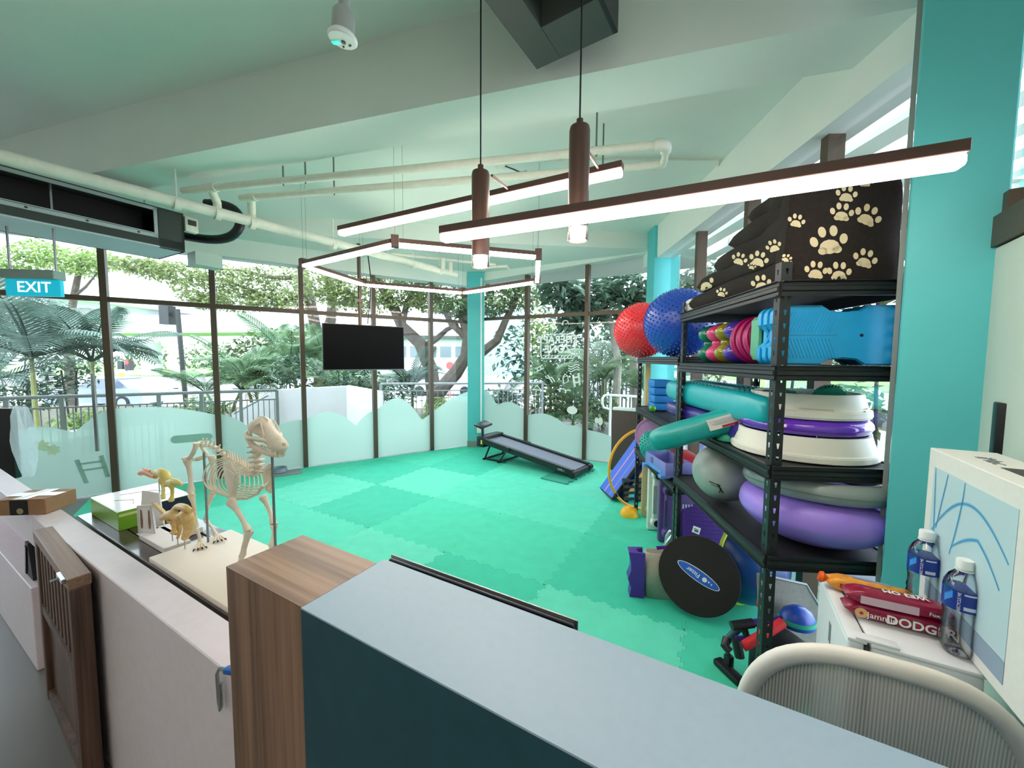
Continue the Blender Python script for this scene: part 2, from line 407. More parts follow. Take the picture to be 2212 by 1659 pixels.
# ---- ceilings
def slab(name, pts, z0, z1, mt=m_ceil): return obj(name, MB().prism(pts, z0, z1), mt, kind='structure', ang=0)
b1a, b1b = Vector((-3.187, 3.008, 0)), Vector((1.605, 1.603, 0)); b2a, b2b = Vector((-2.924, 3.247, 0)), Vector((1.76, 1.889, 0))
e1 = (b1b - b1a).normalized(); e2 = (b2b - b2a).normalized()
L1a, L1b, L2a, L2b = b1a - e1 * 2.2, b1b + e1 * .3, b2a - e2 * 2.0, b2b + e2 * .2
slab('ceiling_near', [(-7.5, 5.5), (-7.5, -4), (2.3, -4), (2.3, 2.2)], 3.32, 3.45)
obj('beam_1', MB().prism([(p.x, p.y) for p in (L1a, L1b, L2b, L2a)], 2.9, 3.4), m_ceil, kind='structure', ang=0)
slab('ceiling_middle', [(-6.9, 4.32), (1.95, 1.7), (1.95, 5.25), (-.6, 6.65), (-4.5, 5.9)], 3.10, 3.2)
s1, s2 = Vector((-3.157, 4.413, 0)), Vector((1.797, 4.961, 0)); se = (s2 - s1).normalized()
sa, sb = s1 - se * .6, s2 + se * .1
slab('ceiling_corner', [(sa.x, sa.y), (sb.x, sb.y), (CR.x + .1, CR.y + .2), (CA.x, CA.y + .15), (CA.x + DL.x * 4.6, CA.y + DL.y * 4.6)], 2.9, 3.2)
# dark ducting under the near ceiling
t = thing('ceiling_duct', 'dark grey square ducting bent in an L under the near ceiling', 'duct')
m_duct = mat('dark_grey_sheet', '#4a4f4c', .6)
pA, pB, pC = W(1000, -60, 2.93), W(1160, 150, 2.93), W(1330, 72, 2.93)
uu = (pB - pA).normalized(); ww = (pC - pB).normalized(); up = Vector((0, 0, 1))
obj('duct_run', MB().prism([(p.x, p.y) for p in (pA - uu * .2, pB - uu * .0, pB + ww * .13, pA - uu * .2 + ww * .13)], 2.93, 3.32), m_duct, t)
obj('duct_branch', MB().prism([(p.x, p.y) for p in (pB + ww * .132 - uu * .2, pB + ww * .132, pC, pC - uu * .2)], 2.93, 3.32), m_duct, t)
obj('duct_edge', MB().bar(pC - uu * .5 + up * .2, pC + up * .2, .02, .40, (0, 0, 1)), m_black, t)
# ---- the angled wall right of the pillar
wl = struct('wall_right')
wd_ = Vector((-.55, -.835, 0)); wp = Vector((1.482, 1.158, 0)); wq = wp + wd_ * .75
obj('panel', MB().bar(wp + up * .92, wq + up * .92, .06, 1.84, (0, 0, 1)), mat('pale_green_panel', '#c4d2c6', .6, noise=.03, nscale=3), wl, ang=0)
nn = Vector((-.835, .55, 0))
obj('frame_post', MB().bar(wp + nn * .0 + up * 0, wp + nn * .0 + up * 2.0, .075, .05, nn), m_frame, wl)
obj('frame_head', MB().bar(wp + up * 1.89, wq + up * 1.89, .08, .09, (0, 0, 1)), m_frame, wl)
obj('glass_pane', MB().bar(wp + up * 2.5, wq + up * 2.5, .01, 1.1, (0, 0, 1)), m_glass, wl)
# walls behind the viewer close the room
obj('wall_behind', MB().box((-2.6, -3.6, 1.7), (10, .15, 3.4)), m_wall, kind='structure', ang=0)
obj('wall_side', MB().box((1.9, -1.6, 1.7), (.15, 4.0, 3.4)), m_wall, kind='structure', ang=0)
obj('wall_left', MB().box((-7.4, -.6, 1.7), (.15, 6.0, 3.4)), m_wall, kind='structure', ang=0)
# unseen ceiling lights added behind the viewer to brighten the room
for k, (x, y, lb) in enumerate(((-2.6, -.9, 'front row, middle'), (-.3, -.9, 'front row, right end'), (-2.6, -2.6, 'rear row, left'), (-.3, -2.6, 'rear row, right'), (-4.9, -.9, 'front row, left end'), (-4.9, 0.8, 'alone by the left wall'))):
    t = thing('added_panel_light', 'added unseen white square panel light behind the viewer, ' + lb, 'lamp', (x, y, 3.304), group='added panel lights behind the viewer')
    obj('frame', MB().box((0, 0, 0), (.62, .62, .03)), m_whitep, t)
    obj('diffuser', MB().box((0, 0, -.018), (.56, .56, .006)), mat('added_panel_glow', '#ffffff', emit=6, ecol='#fff3e2'), t)
# ================================================================ COUNTERS AND THE LOW WALL
m_pink = mat('off_white_laminate', '#ded3dc', .5, noise=.03, nscale=30)
low = struct('wall_low', label='low off-white half wall beside the walnut counter')
def gbox(t0, t1, n0, n1, z0, z1, r=0):
    c = G((t0 + t1) / 2, (n0 + n1) / 2, (z0 + z1) / 2)
    return MB().box(c, (abs(t1 - t0), abs(n1 - n0), z1 - z0), GA, r=r, seg=1)
def gput(mb, t0, t1, n0, n1, z0, z1, r=0):
    c = G((t0 + t1) / 2, (n0 + n1) / 2, (z0 + z1) / 2); return mb.box(c, (abs(t1 - t0), abs(n1 - n0), z1 - z0), GA, r=r, seg=1)
obj('wall_panel', gbox(-2.80, -.93, .42, .512, 0, .75, .003), m_pink, low)
obj('wall_cap', gbox(-4.4, -2.80, .42, .512, .60, .75, .003), m_pink, low)
obj('wall_foot', gbox(-4.4, -2.80, .40, .512, 0, .41, .003), m_pink, low)
obj('wall_lining', gbox(-4.4, -2.80, .50, .53, .41, .60), m_pink, low)
t = thing('wedge_block', 'black wedge-shaped block in the opening of the low white wall', 'wedge', G(-2.98, .45, .412), GA)
obj('body', MB().prism([(-.06, 0), (.10, 0), (.04, .17), (-.01, .17)], -.03, .03, RM(PI / 2)), mat('black_leather', '#1a1719', .6, noise=.3, nscale=20), t)
obj('strap', MB().box((.0, -.033, .08), (.018, .004, .15), M=RM(0, .25)), m_black, t)
# walnut block and the grey-blue counter
wal = wood('walnut_upright', '#5d4437', '#9c7a64', .45, 2, .8)
walt = wood('walnut_flat', '#6d5142', '#b08e76', .4, 0, .8)
t = thing('wood_counter_block', 'walnut-grain counter block at the left end of the grey-blue counter', 'counter', G(-.784, .475, 0), GA)
obj('front_panel', MB().box((0, -.0755, .5245), (.268, .019, 1.049)), wal, t)
obj('core', MB().box((0, .009, .522), (.266, .149, 1.044)), wal, t)
obj('top_panel', MB().box((0, .0, 1.0495), (.2685, .170, .002)), walt, t)
m_btop = mat('grey_blue_laminate', '#9db5ca', .42, noise=.02, nscale=60)
m_bfront = mat('deep_teal_laminate', '#1f4a58', .55, noise=.08, nscale=25)
t = thing('reception_counter', 'long grey-blue counter with deep teal front, in the foreground', 'counter', G(.50, .485, 0), GA)
obj('front_panel', MB().box((0, -.0875, .5235), (2.30, .017, 1.047)), m_bfront, t)
obj('back_panel', MB().box((0, .08, .515), (2.298, .018, 1.03)), m_bfront, t)
obj('countertop', MB().box((0, 0, 1.0485), (2.301, .192, .003)), m_btop, t)
t = thing('computer_monitor', 'thin dark monitor with silver rim behind the grey-blue counter', 'monitor', G(-.432, .602, .795), GA)
obj('screen', MB().box((0, 0, .125), (.445, .012, .245), r=.005), mat('dark_screen', '#151b2b', .25), t)
obj('rim', MB().box((0, .008, .125), (.452, .004, .252), r=.0015), m_steel, t)
obj('stand', MB().box((0, .03, -.395), (.06, .012, .79)).box((0, .05, -.7895), (.2, .16, .011)), m_steel, t)
# slatted gate leaning along the low wall
t = thing('slatted_gate', 'brown wooden half gate with upright slats, parked against the low white wall', 'gate', G(-2.215, .39, 0), GA - .055)
gm = wood('gate_wood', '#3f2d26', '#6e5446', .6, 2, 1.2)
gl = .335
obj('top_rail', MB().box((0, 0, .735), (2 * gl, .055, .04), r=.003, seg=1), wood('gate_rail', '#6b5142', '#92735f', .55, 0, 1.2), t)
for sx in (-1, 1): obj('stile', MB().box((sx * (gl - .022), 0, .36), (.044, .05, .71), r=.003, seg=1), gm, t)
obj('middle_rail', MB().box((0, 0, .42), (2 * gl - .088, .046, .04)), gm, t)
obj('lower_panel', MB().box((0, .004, .21), (2 * gl - .088, .02, .38)), gm, t)
obj('bottom_rail', MB().box((0, 0, .03), (2 * gl - .088, .046, .04)), gm, t)
sl = None
for k in range(9):
    x = -gl + .075 + k * .0655
    if sl is None: sl = obj('slat', MB().box((0, 0, 0), (.028, .03, .276), r=.002, seg=1), gm, t); sl.location = (x, -.004, .578)
    else: c = sl.copy(); COL.objects.link(c); c.parent = t; c.location = (x, -.004, .578)
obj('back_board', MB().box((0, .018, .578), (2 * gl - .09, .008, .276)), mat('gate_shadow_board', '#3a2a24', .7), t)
lt = obj('latch', MB().box((gl - .07, -.03, .742), (.085, .014, .016), r=.002, seg=1), m_steel, t)
obj('bolt', MB().cyl((gl - .12, -.03, .738), (gl - .03, -.03, .738), .006, n=8).cyl((gl - .08, -.03, .738), (gl - .08, -.055, .738), .005, n=8), m_steel, lt)
# blue-handled hook tool hung over the wall edge
t = thing('hook_tool', 'small steel hook with blue handle hung over the low white wall', 'tool', G(-1.01, .42, .752), GA)
obj('handle', MB().box((.045, .012, .008), (.09, .018, .014), rz=.35, r=.005), mat('blue_rubber', '#1d62b8', .45), t)
obj('hook', MB().tube([(.01, .0, .008), (-.012, -.008, .008), (-.016, -.012, -.005), (-.014, -.012, -.075), (-.006, -.013, -.09), (.002, -.013, -.075), (.0, -.013, -.02)], .0042, 8), m_steel, t)
# ================================================================ WOODEN TABLE AND WHAT STANDS ON IT
t = thing('wooden_table', 'dark brown plank-topped table behind the low white wall', 'table', G(-1.77, .675, 0), GA)
dk = wood('dark_plank', '#2f231e', '#54423a', .28, 0, 1.0, .3)
for k in range(4):
    obj('plank', MB().box((0, -.105 + k * .0715, .715), (1.86, .0665, .03), r=.003, seg=1), dk, t)
obj('apron', MB().box((0, 0, .66), (1.80, .24, .07)), dk, t)
for sx in (-1, 1):
    for sy in (-1, 1): obj('leg', MB().box((sx * .85, sy * .10, .325), (.05, .05, .65)), dk, t)
# taped cardboard box on the wall
t = thing('cardboard_box', 'small brown cardboard box sealed with clear and black tape on the low wall', 'box', G(-2.90, .455, .751), GA + .62)
obj('carton', MB().box((0, 0, .036), (.21, .145, .072), r=.003, seg=1), mat('kraft_card', '#9a7356', .75, noise=.08, nscale=30), t)
obj('flap', MB().box((-.055, 0, .0735), (.10, .145, .002), M=RM(0, -.05)).box((.052, 0, .0735), (.104, .145, .002)), mat('kraft_card', '#9a7356'), t)
obj('black_tape', MB().box((-.005, -.0733, .036), (.075, .001, .070)), mat('black_tape', '#1b1a1c', .35), t)
obj('clear_tape', MB().box((0, 0, .0757), (.212, .05, .001)).box((.0, .0, .0762), (.06, .146, .001)), mat('white_tape', '#dfe0e4', .25), t)
obj('tape_badge', MB().lathe([(0.014, 0), (.014, .0012), (0, .0012)], 14, M=Matrix.Translation((.0, -.0740, .02)) @ RM(PI / 2)), mat('tan_print', '#a09470', .6), t)
# glove box
t = thing('glove_box', 'green carton with shiny white top on the wooden table', 'box', G(-2.477, .71, .73), GA)
gsz = (.36, .265, .085)
obj('carton', MB().box((0, 0, .0425), gsz, r=.002, seg=1), mat('lime_green_card', '#79ad2c', .3), t)
obj('top_print', MB().box((0, 0, .0857), (.356, .261, .0012)), mat('shiny_white_wrap', '#eef0f2', .12), t)
obj('navy_print', MB().box((.1808, .055, .042), (.0012, .15, .083)), mat('navy_print', '#1a1f3a', .3), t)
obj('yellow_print', MB().box((.1808, -.10, .068), (.0012, .06, .012)), mat('pale_yellow_print', '#d4dc8a', .4), t)
obj('wave_print', MB().tube([(-.1, -.05, .0866), (-.05, .06, .0866), (.0, .08, .0866), (.06, .03, .0866), (.09, .07, .0866), (.05, .1, .0866)], .0016, 6).tube([(-.02, -.09, .0866), (.04, -.04, .0866), (.1, -.06, .0866)], .0016, 6), mat('grey_line_print', '#9fa6b2', .5), t)
text_part('lettering', 'D', .045, m_whitep, t, basisM((.1818, .005, .03), (0, 1, 0), (0, 0, 1)))
# ---- hip joint models
m_bone = mat('bone_plastic', '#e8dccb', .5, noise=.06, nscale=40, bump=.15, bscale=150)
m_ybone = mat('amber_bone_plastic', '#dcb877', .45, noise=.12, nscale=50)
m_ylime = mat('yellow_bone_plastic', '#d9c674', .45, noise=.12, nscale=50)
m_stand = mat('white_card_stand', '#e6e2e4', .5)
m_bprint = mat('brown_print', '#8a6650', .6)
def K(cx, cy, n):                                       # a point of the close-up taken to the upright plane at depth n along the table
    u, v = 280 + cx / 4.1475, 880 + cy / 4.1475
    return V(u, v, G(0, n), G(1, n))
def knob(mb, p, r, M=None): mb.ball(p, r, 10, 8, M)
def longbone(mb, a, b, r0, r1, k0=1.7, k1=1.7):
    a, b = Vector(a), Vector(b); d = b - a; x, y = frame(d)
    ts = [0, .06, .14, .26, .5, .74, .86, .94, 1]; rr = [r0 * k0 * .75, r0 * k0, r0 * k0 * .85, r0, (r0 + r1) / 2 * .92, r1, r1 * k1 * .85, r1 * k1, r1 * k1 * .75]
    mb.tube([a + d * q + x * .004 * math.sin(PI * q) for q in ts], rr, 10)
for nm, lab, n0, bcol, off, prn in (('hip_model', 'yellow plastic hip bone model on a stand, behind the amber one', .70, m_ylime, 0, False),
                                ('hip_model', 'amber plastic hip bone model beside its printed white card', .635, m_ybone, 1, True)):
    base = G(-2.06, n0, .7305) if not off else G(-2.0, n0, .7305)
    t = thing(nm, lab, 'model', base, GA, group='hip bone models on the table')
    inv = Matrix.Translation(base) @ Matrix.Rotation(GA, 4, 'Z'); inv = inv.inverted()
    k = lambda cx, cy, dn=0: inv @ K(cx, cy, n0 + dn)
    if off:
        obj('base', MB().box((0, 0, .012), (.25, .085, .024), r=.002, seg=1), m_stand, t)
        pl = obj('card_plate', MB().prism([(-.04, 0), (.05, 0), (.035, .135), (-.04, .125)], -.003, .003, Matrix.Translation((-.115, -.02, .012)) @ RM(PI / 2, 0, .35)), m_stand, t)
        Mx = Matrix.Translation((-.115, -.02, .012)) @ RM(PI / 2, 0, .35)
        pm = MB()
        for dx in (-.018, .022):
            pm.add([Mx @ Vector(p) for p in ((dx - .004, .03, .0042), (dx + .004, .03, .0042), (dx + .007, .06, .0042), (dx + .003, .11, .0042), (dx - .004, .11, .0042), (dx - .006, .06, .0042))], [(0, 1, 2, 3, 4, 5)])
        obj('printed_legs', pm, m_bprint, pl, ang=0)
        obj('outline_print', MB().tube([Mx @ Vector(p) for p in ((-.034, .012, .0040), (.044, .012, .0040), (.032, .126, .0040), (-.034, .118, .0040))], .0007, 5, closed=True), mat('grey_line_print', '#9fa6b2'), pl)
        b = MB(); b.loft([[k(225 + 30 * i + 0 * q, 860 + 30 * i, 0) + Vector((math.cos(q) * .016, math.sin(q) * .012, math.cos(q + 1) * .010)) for q in [2 * PI * j / 8 for j in range(8)]] for i in range(5)])
        obj('sacrum', b, bcol, t)
        b = MB(); b.stube([k(395, 915, -.01), k(440, 890, -.015), k(500, 900, -.02), k(545, 930, -.02)], [.009, .013, .012, .009], 14).stube([k(300, 990, -.03), k(370, 960, -.035), k(440, 985, -.03), k(490, 960, -.025)], [.012, .018, .015, .012], 14)
        obj('pelvis', b, bcol, t)
        b = MB(); longbone(b, k(370, 1000, -.03), k(395, 1130, -.02), .009, .007); obj('femur', b, bcol, t)
        b = MB(); longbone(b, k(540, 940, .0), k(555, 1110, .01), .008, .006); obj('femur', b, bcol, t)
        b = MB(); b.stube([k(440, 1030, -.02), k(490, 960, -.02), k(525, 1000, -.02), k(530, 1080, -.01), k(495, 1170, -.01)], [.012, .018, .02, .017, .012], 14).stube([k(440, 1040), k(445, 1110), k(430, 1170)], [.012, .008, .005], 14)
        obj('ischium', b, bcol, t)
        for q in ((380, 1100), (430, 1165), (490, 1160)):
            p = k(*q); obj('pin', MB().cyl((p.x, p.y, .02), p, .002, n=6), m_steel, t)
    else:
        obj('base', MB().box((.0, 0.01, .012), (.17, .10, .024), r=.002, seg=1), m_stand, t)
        obj('card_plate', MB().prism([(-.055, 0), (.055, 0), (.04, .155), (-.035, .165)], -.003, .003, Matrix.Translation((-.14, -.04, .01)) @ RM(PI / 2, 0, .5)), m_stand, t)
        b = MB(); b.stube([k(100, 590), k(140, 575), k(190, 600), k(235, 620)], [.012, .016, .014, .011], 14)
        for q in range(4): b.tube([k(115 + 30 * q, 590), k(120 + 32 * q, 545 + 8 * q)], [.006, .002], 6)
        obj('sacrum', b, mat('orange_bone_plastic', '#d58a4a', .45), t)
        b = MB(); b.stube([k(215, 600), k(260, 580), k(310, 600), k(345, 660), k(330, 690)], [.008, .018, .02, .016, .013], 14).stube([k(330, 670), k(400, 665), k(470, 695)], [.013, .015, .005], 14)
        obj('pelvis', b, bcol, t)
        for a_, b_, dn in (((290, 650), (295, 820), .01), ((375, 690), (370, 840), -.01)):
            b = MB(); longbone(b, k(*a_, dn), k(*b_, dn), .008, .007); knob(b, k(*a_, dn), .013); obj('femur', b, bcol, t)
        p = k(262, 650); obj('rod', MB().cyl((p.x, p.y, .02), p, .0025, n=6), m_steel, t)
        obj('needle', MB().cyl(k(30, 605), k(110, 595), .001, n=5), m_steel, t)
# ---- dog skeleton
skb = G(-1.56, .68, .7305)
SK = thing('dog_skeleton', 'dog skeleton model standing on a cream board, held by two steel rods', 'skeleton', skb, GA)
inv = (Matrix.Translation(skb) @ Matrix.Rotation(GA, 4, 'Z')).inverted()
NS = .705
def k(cx, cy, dn=0): return inv @ K(cx, cy, NS + dn)
obj('board', MB().box((0.02, -.005, .0105), (.62, .272, .021), r=.004), mat('cream_board', '#e9ded3', .5), SK)
zb = .021
for a_, b_ in (((665, 400), (718, 1245)), ((1275, 395), (1352, 1225))):
    p, q = k(*a_), k(*b_); q = Vector((p.x, p.y, zb)) if a_[0] > 1000 else Vector((p.x, p.y, zb))
    obj('rod', MB().cyl(q, p, .0042, n=10), mat('grey_rod', '#8b9094', .35, metal=.7), SK)
def vertebra(mb, p, d, s, spine=1.0, lean=0.0):
    d = d.normalized(); lat = Vector((0, 1, 0)); up_ = d.cross(lat); up_ = up_ if up_.z > 0 else -up_
    if up_.length < .1: up_ = Vector((-1, 0, 0))
    Mx = Matrix((( d.x, lat.x, up_.x, 0), (d.y, lat.y, up_.y, 0), (d.z, lat.z, up_.z, 0), (0, 0, 0, 1)))
    mb.ball(p, (s * .62, s * .62, s * .6), 8, 6, Mx)
    mb.tube([p + up_ * s * .3, p + up_ * s * (.9 + spine * .5) - d * s * lean * .5, p + up_ * s * (1.0 + spine) - d * s * lean], [s * .34, s * .24, s * .15], 6)
    for sg in (-1, 1): mb.tube([p + lat * sg * s * .3, p + lat * sg * s * 1.25 - up_ * s * .15], [s * .3, s * .14], 5)
def spine(name, pts, n, s0, s1, sp0, sp1, lean):
    P = [k(*q) for q in pts]; cum = [0]
    for a_, b_ in zip(P, P[1:]): cum.append(cum[-1] + (b_ - a_).length)
    out = []
    for i in range(n):
        x = cum[-1] * i / (n - 1)
        j = max(q for q in range(len(P) - 1) if cum[q] <= x + 1e-9); u = (x - cum[j]) / (cum[j + 1] - cum[j])
        p = P[j].lerp(P[j + 1], u); d = (P[min(j + 1, len(P) - 1)] - P[j]); w = i / (n - 1)
        b = MB(); vertebra(b, p, d, s0 + (s1 - s0) * w, sp0 + (sp1 - sp0) * w, lean); obj('vertebra', b, m_bone, SK); out.append(p)
    return out
spine('neck', [(1125, 345), (1128, 400), (1142, 460), (1145, 530), (1120, 590)], 7, .0205, .0215, .5, .6, .2)
th = spine('thorax', [(1105, 592), (1050, 550), (990, 505), (930, 475), (880, 450)], 11, .0125, .012, 2.0, 1.3, -.9)
spine('loin', [(868, 440), (820, 405), (770, 362), (715, 335), (655, 338)], 7, .0145, .015, .9, .8, .6)
spine('tail', [(640, 338), (612, 345), (590, 352)], 3, .008, .006, .8, .6, .2)
# ribs, each a bone of its own, and the breastbone
st = [k(1195, 700, 0), k(1150, 770, 0), k(1050, 815, 0), k(950, 820, 0), k(860, 790, 0)]
obj('breastbone', MB().tube(st, [.004, .0055, .0055, .005, .003], 8), m_bone, SK)
for i in range(11):
    w = i / 10; P = th[i]; j = min(3.999, w * 4); E_ = st[int(j)].lerp(st[int(j) + 1], j - int(j))
    mid = P.lerp(E_, .5); back = Vector((-.028 - .030 * w, 0, 0))
    for sg in (-1, 1):
        lat = Vector((0, sg, 0)); bw = .048 + .010 * math.sin(PI * min(1, w * 1.2))
        pts = [P, P.lerp(mid, .35) + lat * bw * .75 + back * .75 + Vector((0, 0, .010)), mid + lat * bw + back * 1.15, mid.lerp(E_, .5) + lat * bw * .8 + back * .75 - Vector((0, 0, .006)), E_.lerp(mid, .12) + lat * .014, E_ + lat * .004]
        sm = []
        for q in range(len(pts) - 1):
            p0, p1, p2, p3 = pts[max(q - 1, 0)], pts[q], pts[q + 1], pts[min(q + 2, len(pts) - 1)]
            for f in (0, .34, .67):
                sm.append(.5 * ((2 * p1) + (p2 - p0) * f + (2 * p0 - 5 * p1 + 4 * p2 - p3) * f * f + (3 * p1 - p0 - 3 * p2 + p3) * f ** 3))
        sm.append(pts[-1]); obj('rib', MB().tube(sm, .0026, 6), m_bone, SK)
def limb(names, pts, rads, dn):
    for nm, a_, b_, (r0, r1) in zip(names, pts, pts[1:], rads):
        b = MB(); longbone(b, k(*a_, a_[2] if len(a_) > 2 else dn) if False else k(a_[0], a_[1], dn), k(b_[0], b_[1], dn), r0, r1); obj(nm, b, m_bone, SK)
def blade(poly, dn, dn2):
    P = [k(x, y, dn) for x, y in poly]; b = MB(); n = len(P); o = Vector((0, .004, 0))
    ce = sum(P, Vector()) / n
    b.add([p for p in P] + [p + o for p in P] + [ce - o * 1.2], [(i, (i + 1) % n, 2 * n) for i in range(n)] + [tuple(range(n, 2 * n))] + [(i, n + i, n + (i + 1) % n, (i + 1) % n) for i in range(n)])
    b.tube([k(poly[0][0] + 25, poly[0][1] + 10, dn - .004), k(poly[2][0] - 8, poly[2][1], dn - .012), k(poly[3][0] - 20, poly[3][1] - 20, dn - .006)], [.0015, .0032, .0025], 8)
    obj('shoulder_blade', b, m_bone, SK, ang=50)
blade([(835, 520), (905, 500), (955, 610), (945, 790), (895, 805), (850, 640)], -.058, 0)
blade([(1195, 560), (1255, 500), (1285, 530), (1280, 640), (1262, 775), (1215, 740)], .035, 0)
limb(['upper_arm', 'forearm', 'pastern'], [(895, 830), (1065, 1115), (1005, 1345), (985, 1400)], [(.0095, .0075), (.007, .006), (.0055, .005)], -.058)
limb(['forearm'], [(1098, 1105), (1030, 1330)], [(.004, .003)], -.052)
limb(['upper_arm', 'forearm', 'pastern'], [(1190, 790), (1290, 1045), (1268, 1240), (1255, 1290)], [(.009, .007), (.007, .006), (.0055, .005)], .04)
limb(['forearm'], [(1310, 1030), (1285, 1230)], [(.004, .003)], .045)
# pelvis and hind legs
b = MB(); b.stube([k(598, 318, -.03), k(585, 370, -.032), k(545, 440, -.03), k(480, 458, -.022)], [.011, .008, .0085, .007], 12); b.stube([k(640, 305, .025), k(655, 370, .03), k(690, 430, .03), k(600, 470, .02)], [.010, .007, .0075, .006], 12)
b.tube([k(545, 440, -.03), k(575, 470, 0), k(690, 430, .03)], .006, 8); b.tube([k(590, 330, -.028), k(625, 325, 0), k(645, 315, .024)], .008, 8); obj('pelvis', b, m_bone, SK)
limb(['thigh_bone', 'shin_bone', 'hind_pastern'], [(515, 455), (550, 770), (597, 1085), (632, 1235)], [(.0095, .0085), (.008, .0055), (.006, .0065)], -.03)
limb(['thigh_bone', 'shin_bone', 'hind_pastern'], [(735, 430), (745, 770), (680, 1010), (775, 1150)], [(.0085, .008), (.007, .005), (.0055, .006)], .035)
knee = MB(); knee.ball(k(560, 775, -.035), .008, 8, 6); obj('kneecap', knee, m_bone, SK)
m_claw = mat('black_claw', '#141214', .35)
def paw(cx, cy, dn, dirx, diry, up_):
    a_ = k(cx, cy, dn); a_.z = max(a_.z, zb + .012)
    for q in (-1.5, -.5, .5, 1.5):
        e = Vector((a_.x + dirx * .038 - diry * q * .011, a_.y + diry * .038 + dirx * q * .011, zb + .006)); mid = a_.lerp(e, .5) + Vector((0, 0, .006))
        d_ = (e - a_); d_.z = 0; d_.normalize()
        toe = obj('toe', MB().tube([a_, mid, e], [.0045, .0045, .0035], 7), m_bone, SK)
        obj('claw', MB().tube([e, e + d_ * .007 + Vector((0, 0, .001)), e + d_ * .012 - Vector((0, 0, .0045))], [.0034, .003, .0008], 6), m_claw, toe)
paw(632, 1235, -.03, .93, -.37, 0); paw(790, 1165, .035, .97, -.25, 0); paw(985, 1400, -.058, .95, -.3, 0); paw(1255, 1290, .04, .95, -.3, 0)
# skull
ctr = k(1248, 258, 0)
Ms = Matrix.Translation(ctr) @ RM(0, .22, .04) @ Matrix.Scale(1.10, 4)
m_cav = mat('bone_hollow_shade', '#d0c0a6', .7)  # darker bone tone paints shade into the eye sockets and nose opening
def L3(p): return Ms @ Vector(p)
b = MB()
prof = [(-.082, .008, .010, .006), (-.074, .020, .022, .010), (-.055, .029, .030, .014), (-.036, .031, .034, .017), (-.020, .024, .034, .015), (-.006, .023, .033, .008), (.012, .023, .030, .000), (.034, .020, .027, -.006), (.050, .0195, .026, -.009), (.062, .0190, .0245, -.011), (.071, .0165, .0205, -.012), (.076, .011, .013, -.012), (.078, .005, .006, -.012)]
rings = []
for x, wy, hz, zc in prof:
    pinch = .55 * math.exp(-((x + .014) / .017) ** 2); pts_ = []
    for j in range(24):
        q = 2 * PI * j / 24; sn = math.sin(q); pf = 1 - pinch * math.exp(-((sn - .05) / .55) ** 2)
        pts_.append(L3((x, wy * math.cos(q) * (1 + .12 * math.cos(2 * q)) * pf * (1 + .22 * pinch * max(0, sn)), zc + hz * sn * (1.0 if sn > 0 else (.72 if x < -.01 else .85)))))
    rings.append(pts_)
b.loft(rings); b.tube([L3((-.084, 0, .012)), L3((-.06, 0, .043)), L3((-.03, 0, .051)), L3((-.012, 0, .048))], [.003, .004, .004, .002], 6)
SKU = obj('skull', b, m_bone, SK, ang=60)
b = MB()
for sg in (-1, 1):
    for dz, rs in ((0, 1.35),):
        b.stube([L3((-.064, sg * .025, -.002)), L3((-.050, sg * .039, -.007)), L3((-.026, sg * .043, -.006)), L3((-.004, sg * .037, -.003)), L3((.014, sg * .026, -.003)), L3((.032, sg * .016, -.007))], [.004, .0055, .0065, .0075, .0075, .004], 12, 4)
    b.stube([L3((.012, sg * .0225, .004)), L3((.009, sg * .0235, .016)), L3((-.003, sg * .0225, .032)), L3((-.016, sg * .019, .042))], [.004, .0032, .0030, .0032], 8, 3)
    b.stube([L3((-.016, sg * .0195, .042)), L3((-.022, sg * .027, .034)), L3((-.025, sg * .031, .025))], [.0045, .0035, .0012], 8, 3)
    b.stube([L3((-.048, sg * .026, -.030)), L3((-.050, sg * .027, -.012)), L3((-.054, sg * .025, .004))], [.009, .008, .004], 8, 3)
    b.stube([L3((-.070, sg * .022, -.004)), L3((-.068, sg * .024, -.02))], [.009, .006], 7, 2)
    b.ball(L3((.040, sg * .0150, -.012)), (.026, .008, .015), 14, 10, RM(0, .22, .04))
obj('cheek_arch', b, m_bone, SKU, ang=75)
b = MB()
for sg in (-1, 1): b.ball(L3((-.010, sg * .0085, .014)), (.011, .006, .012), 14, 10, RM(0, .22, .04))
b.ball(L3((.0745, 0, -.001)), (.004, .0075, .0065), 12, 8)
obj('hollow_shade', b, m_cav, SKU)
b = MB()
for sg in (-1, 1):
    b.tube(cr([L3((-.056, sg * .030, -.002)), L3((-.052, sg * .030, -.020)), L3((-.034, sg * .027, -.034)), L3((.0, sg * .022, -.041)), L3((.04, sg * .014, -.041)), L3((.070, sg * .004, -.038))], 3)[::3], [.004, .008, .009, .0095, .009, .007], 10)
obj('lower_jaw', b, m_bone, SKU)
b = MB(); m_tooth = mat('ivory_tooth', '#f0e6d2', .35)
for sg in (-1, 1):
    for q in range(6):
        x = .002 + q * .0095; wy = .020 - q * .0016
        b.tube([L3((x, sg * wy, -.024)), L3((x, sg * wy, -.0325))], [.0042, .0012], 6); b.tube([L3((x + .003, sg * (wy - .001), -.040)), L3((x + .003, sg * (wy - .001), -.0335))], [.004, .0012], 6)
    b.tube([L3((.062, sg * .0135, -.022)), L3((.066, sg * .0135, -.041))], [.004, .0008], 7); b.tube([L3((.068, sg * .007, -.034)), L3((.071, sg * .009, -.017))], [.0036, .0008], 7)
    for q in range(3): b.tube([L3((.070 + .0016 * q, sg * (.009 - .003 * q), -.020)), L3((.071 + .0016 * q, sg * (.009 - .003 * q), -.029))], [.002, .0014], 5)
obj('tooth', b, m_tooth, SKU, label='rows of teeth')
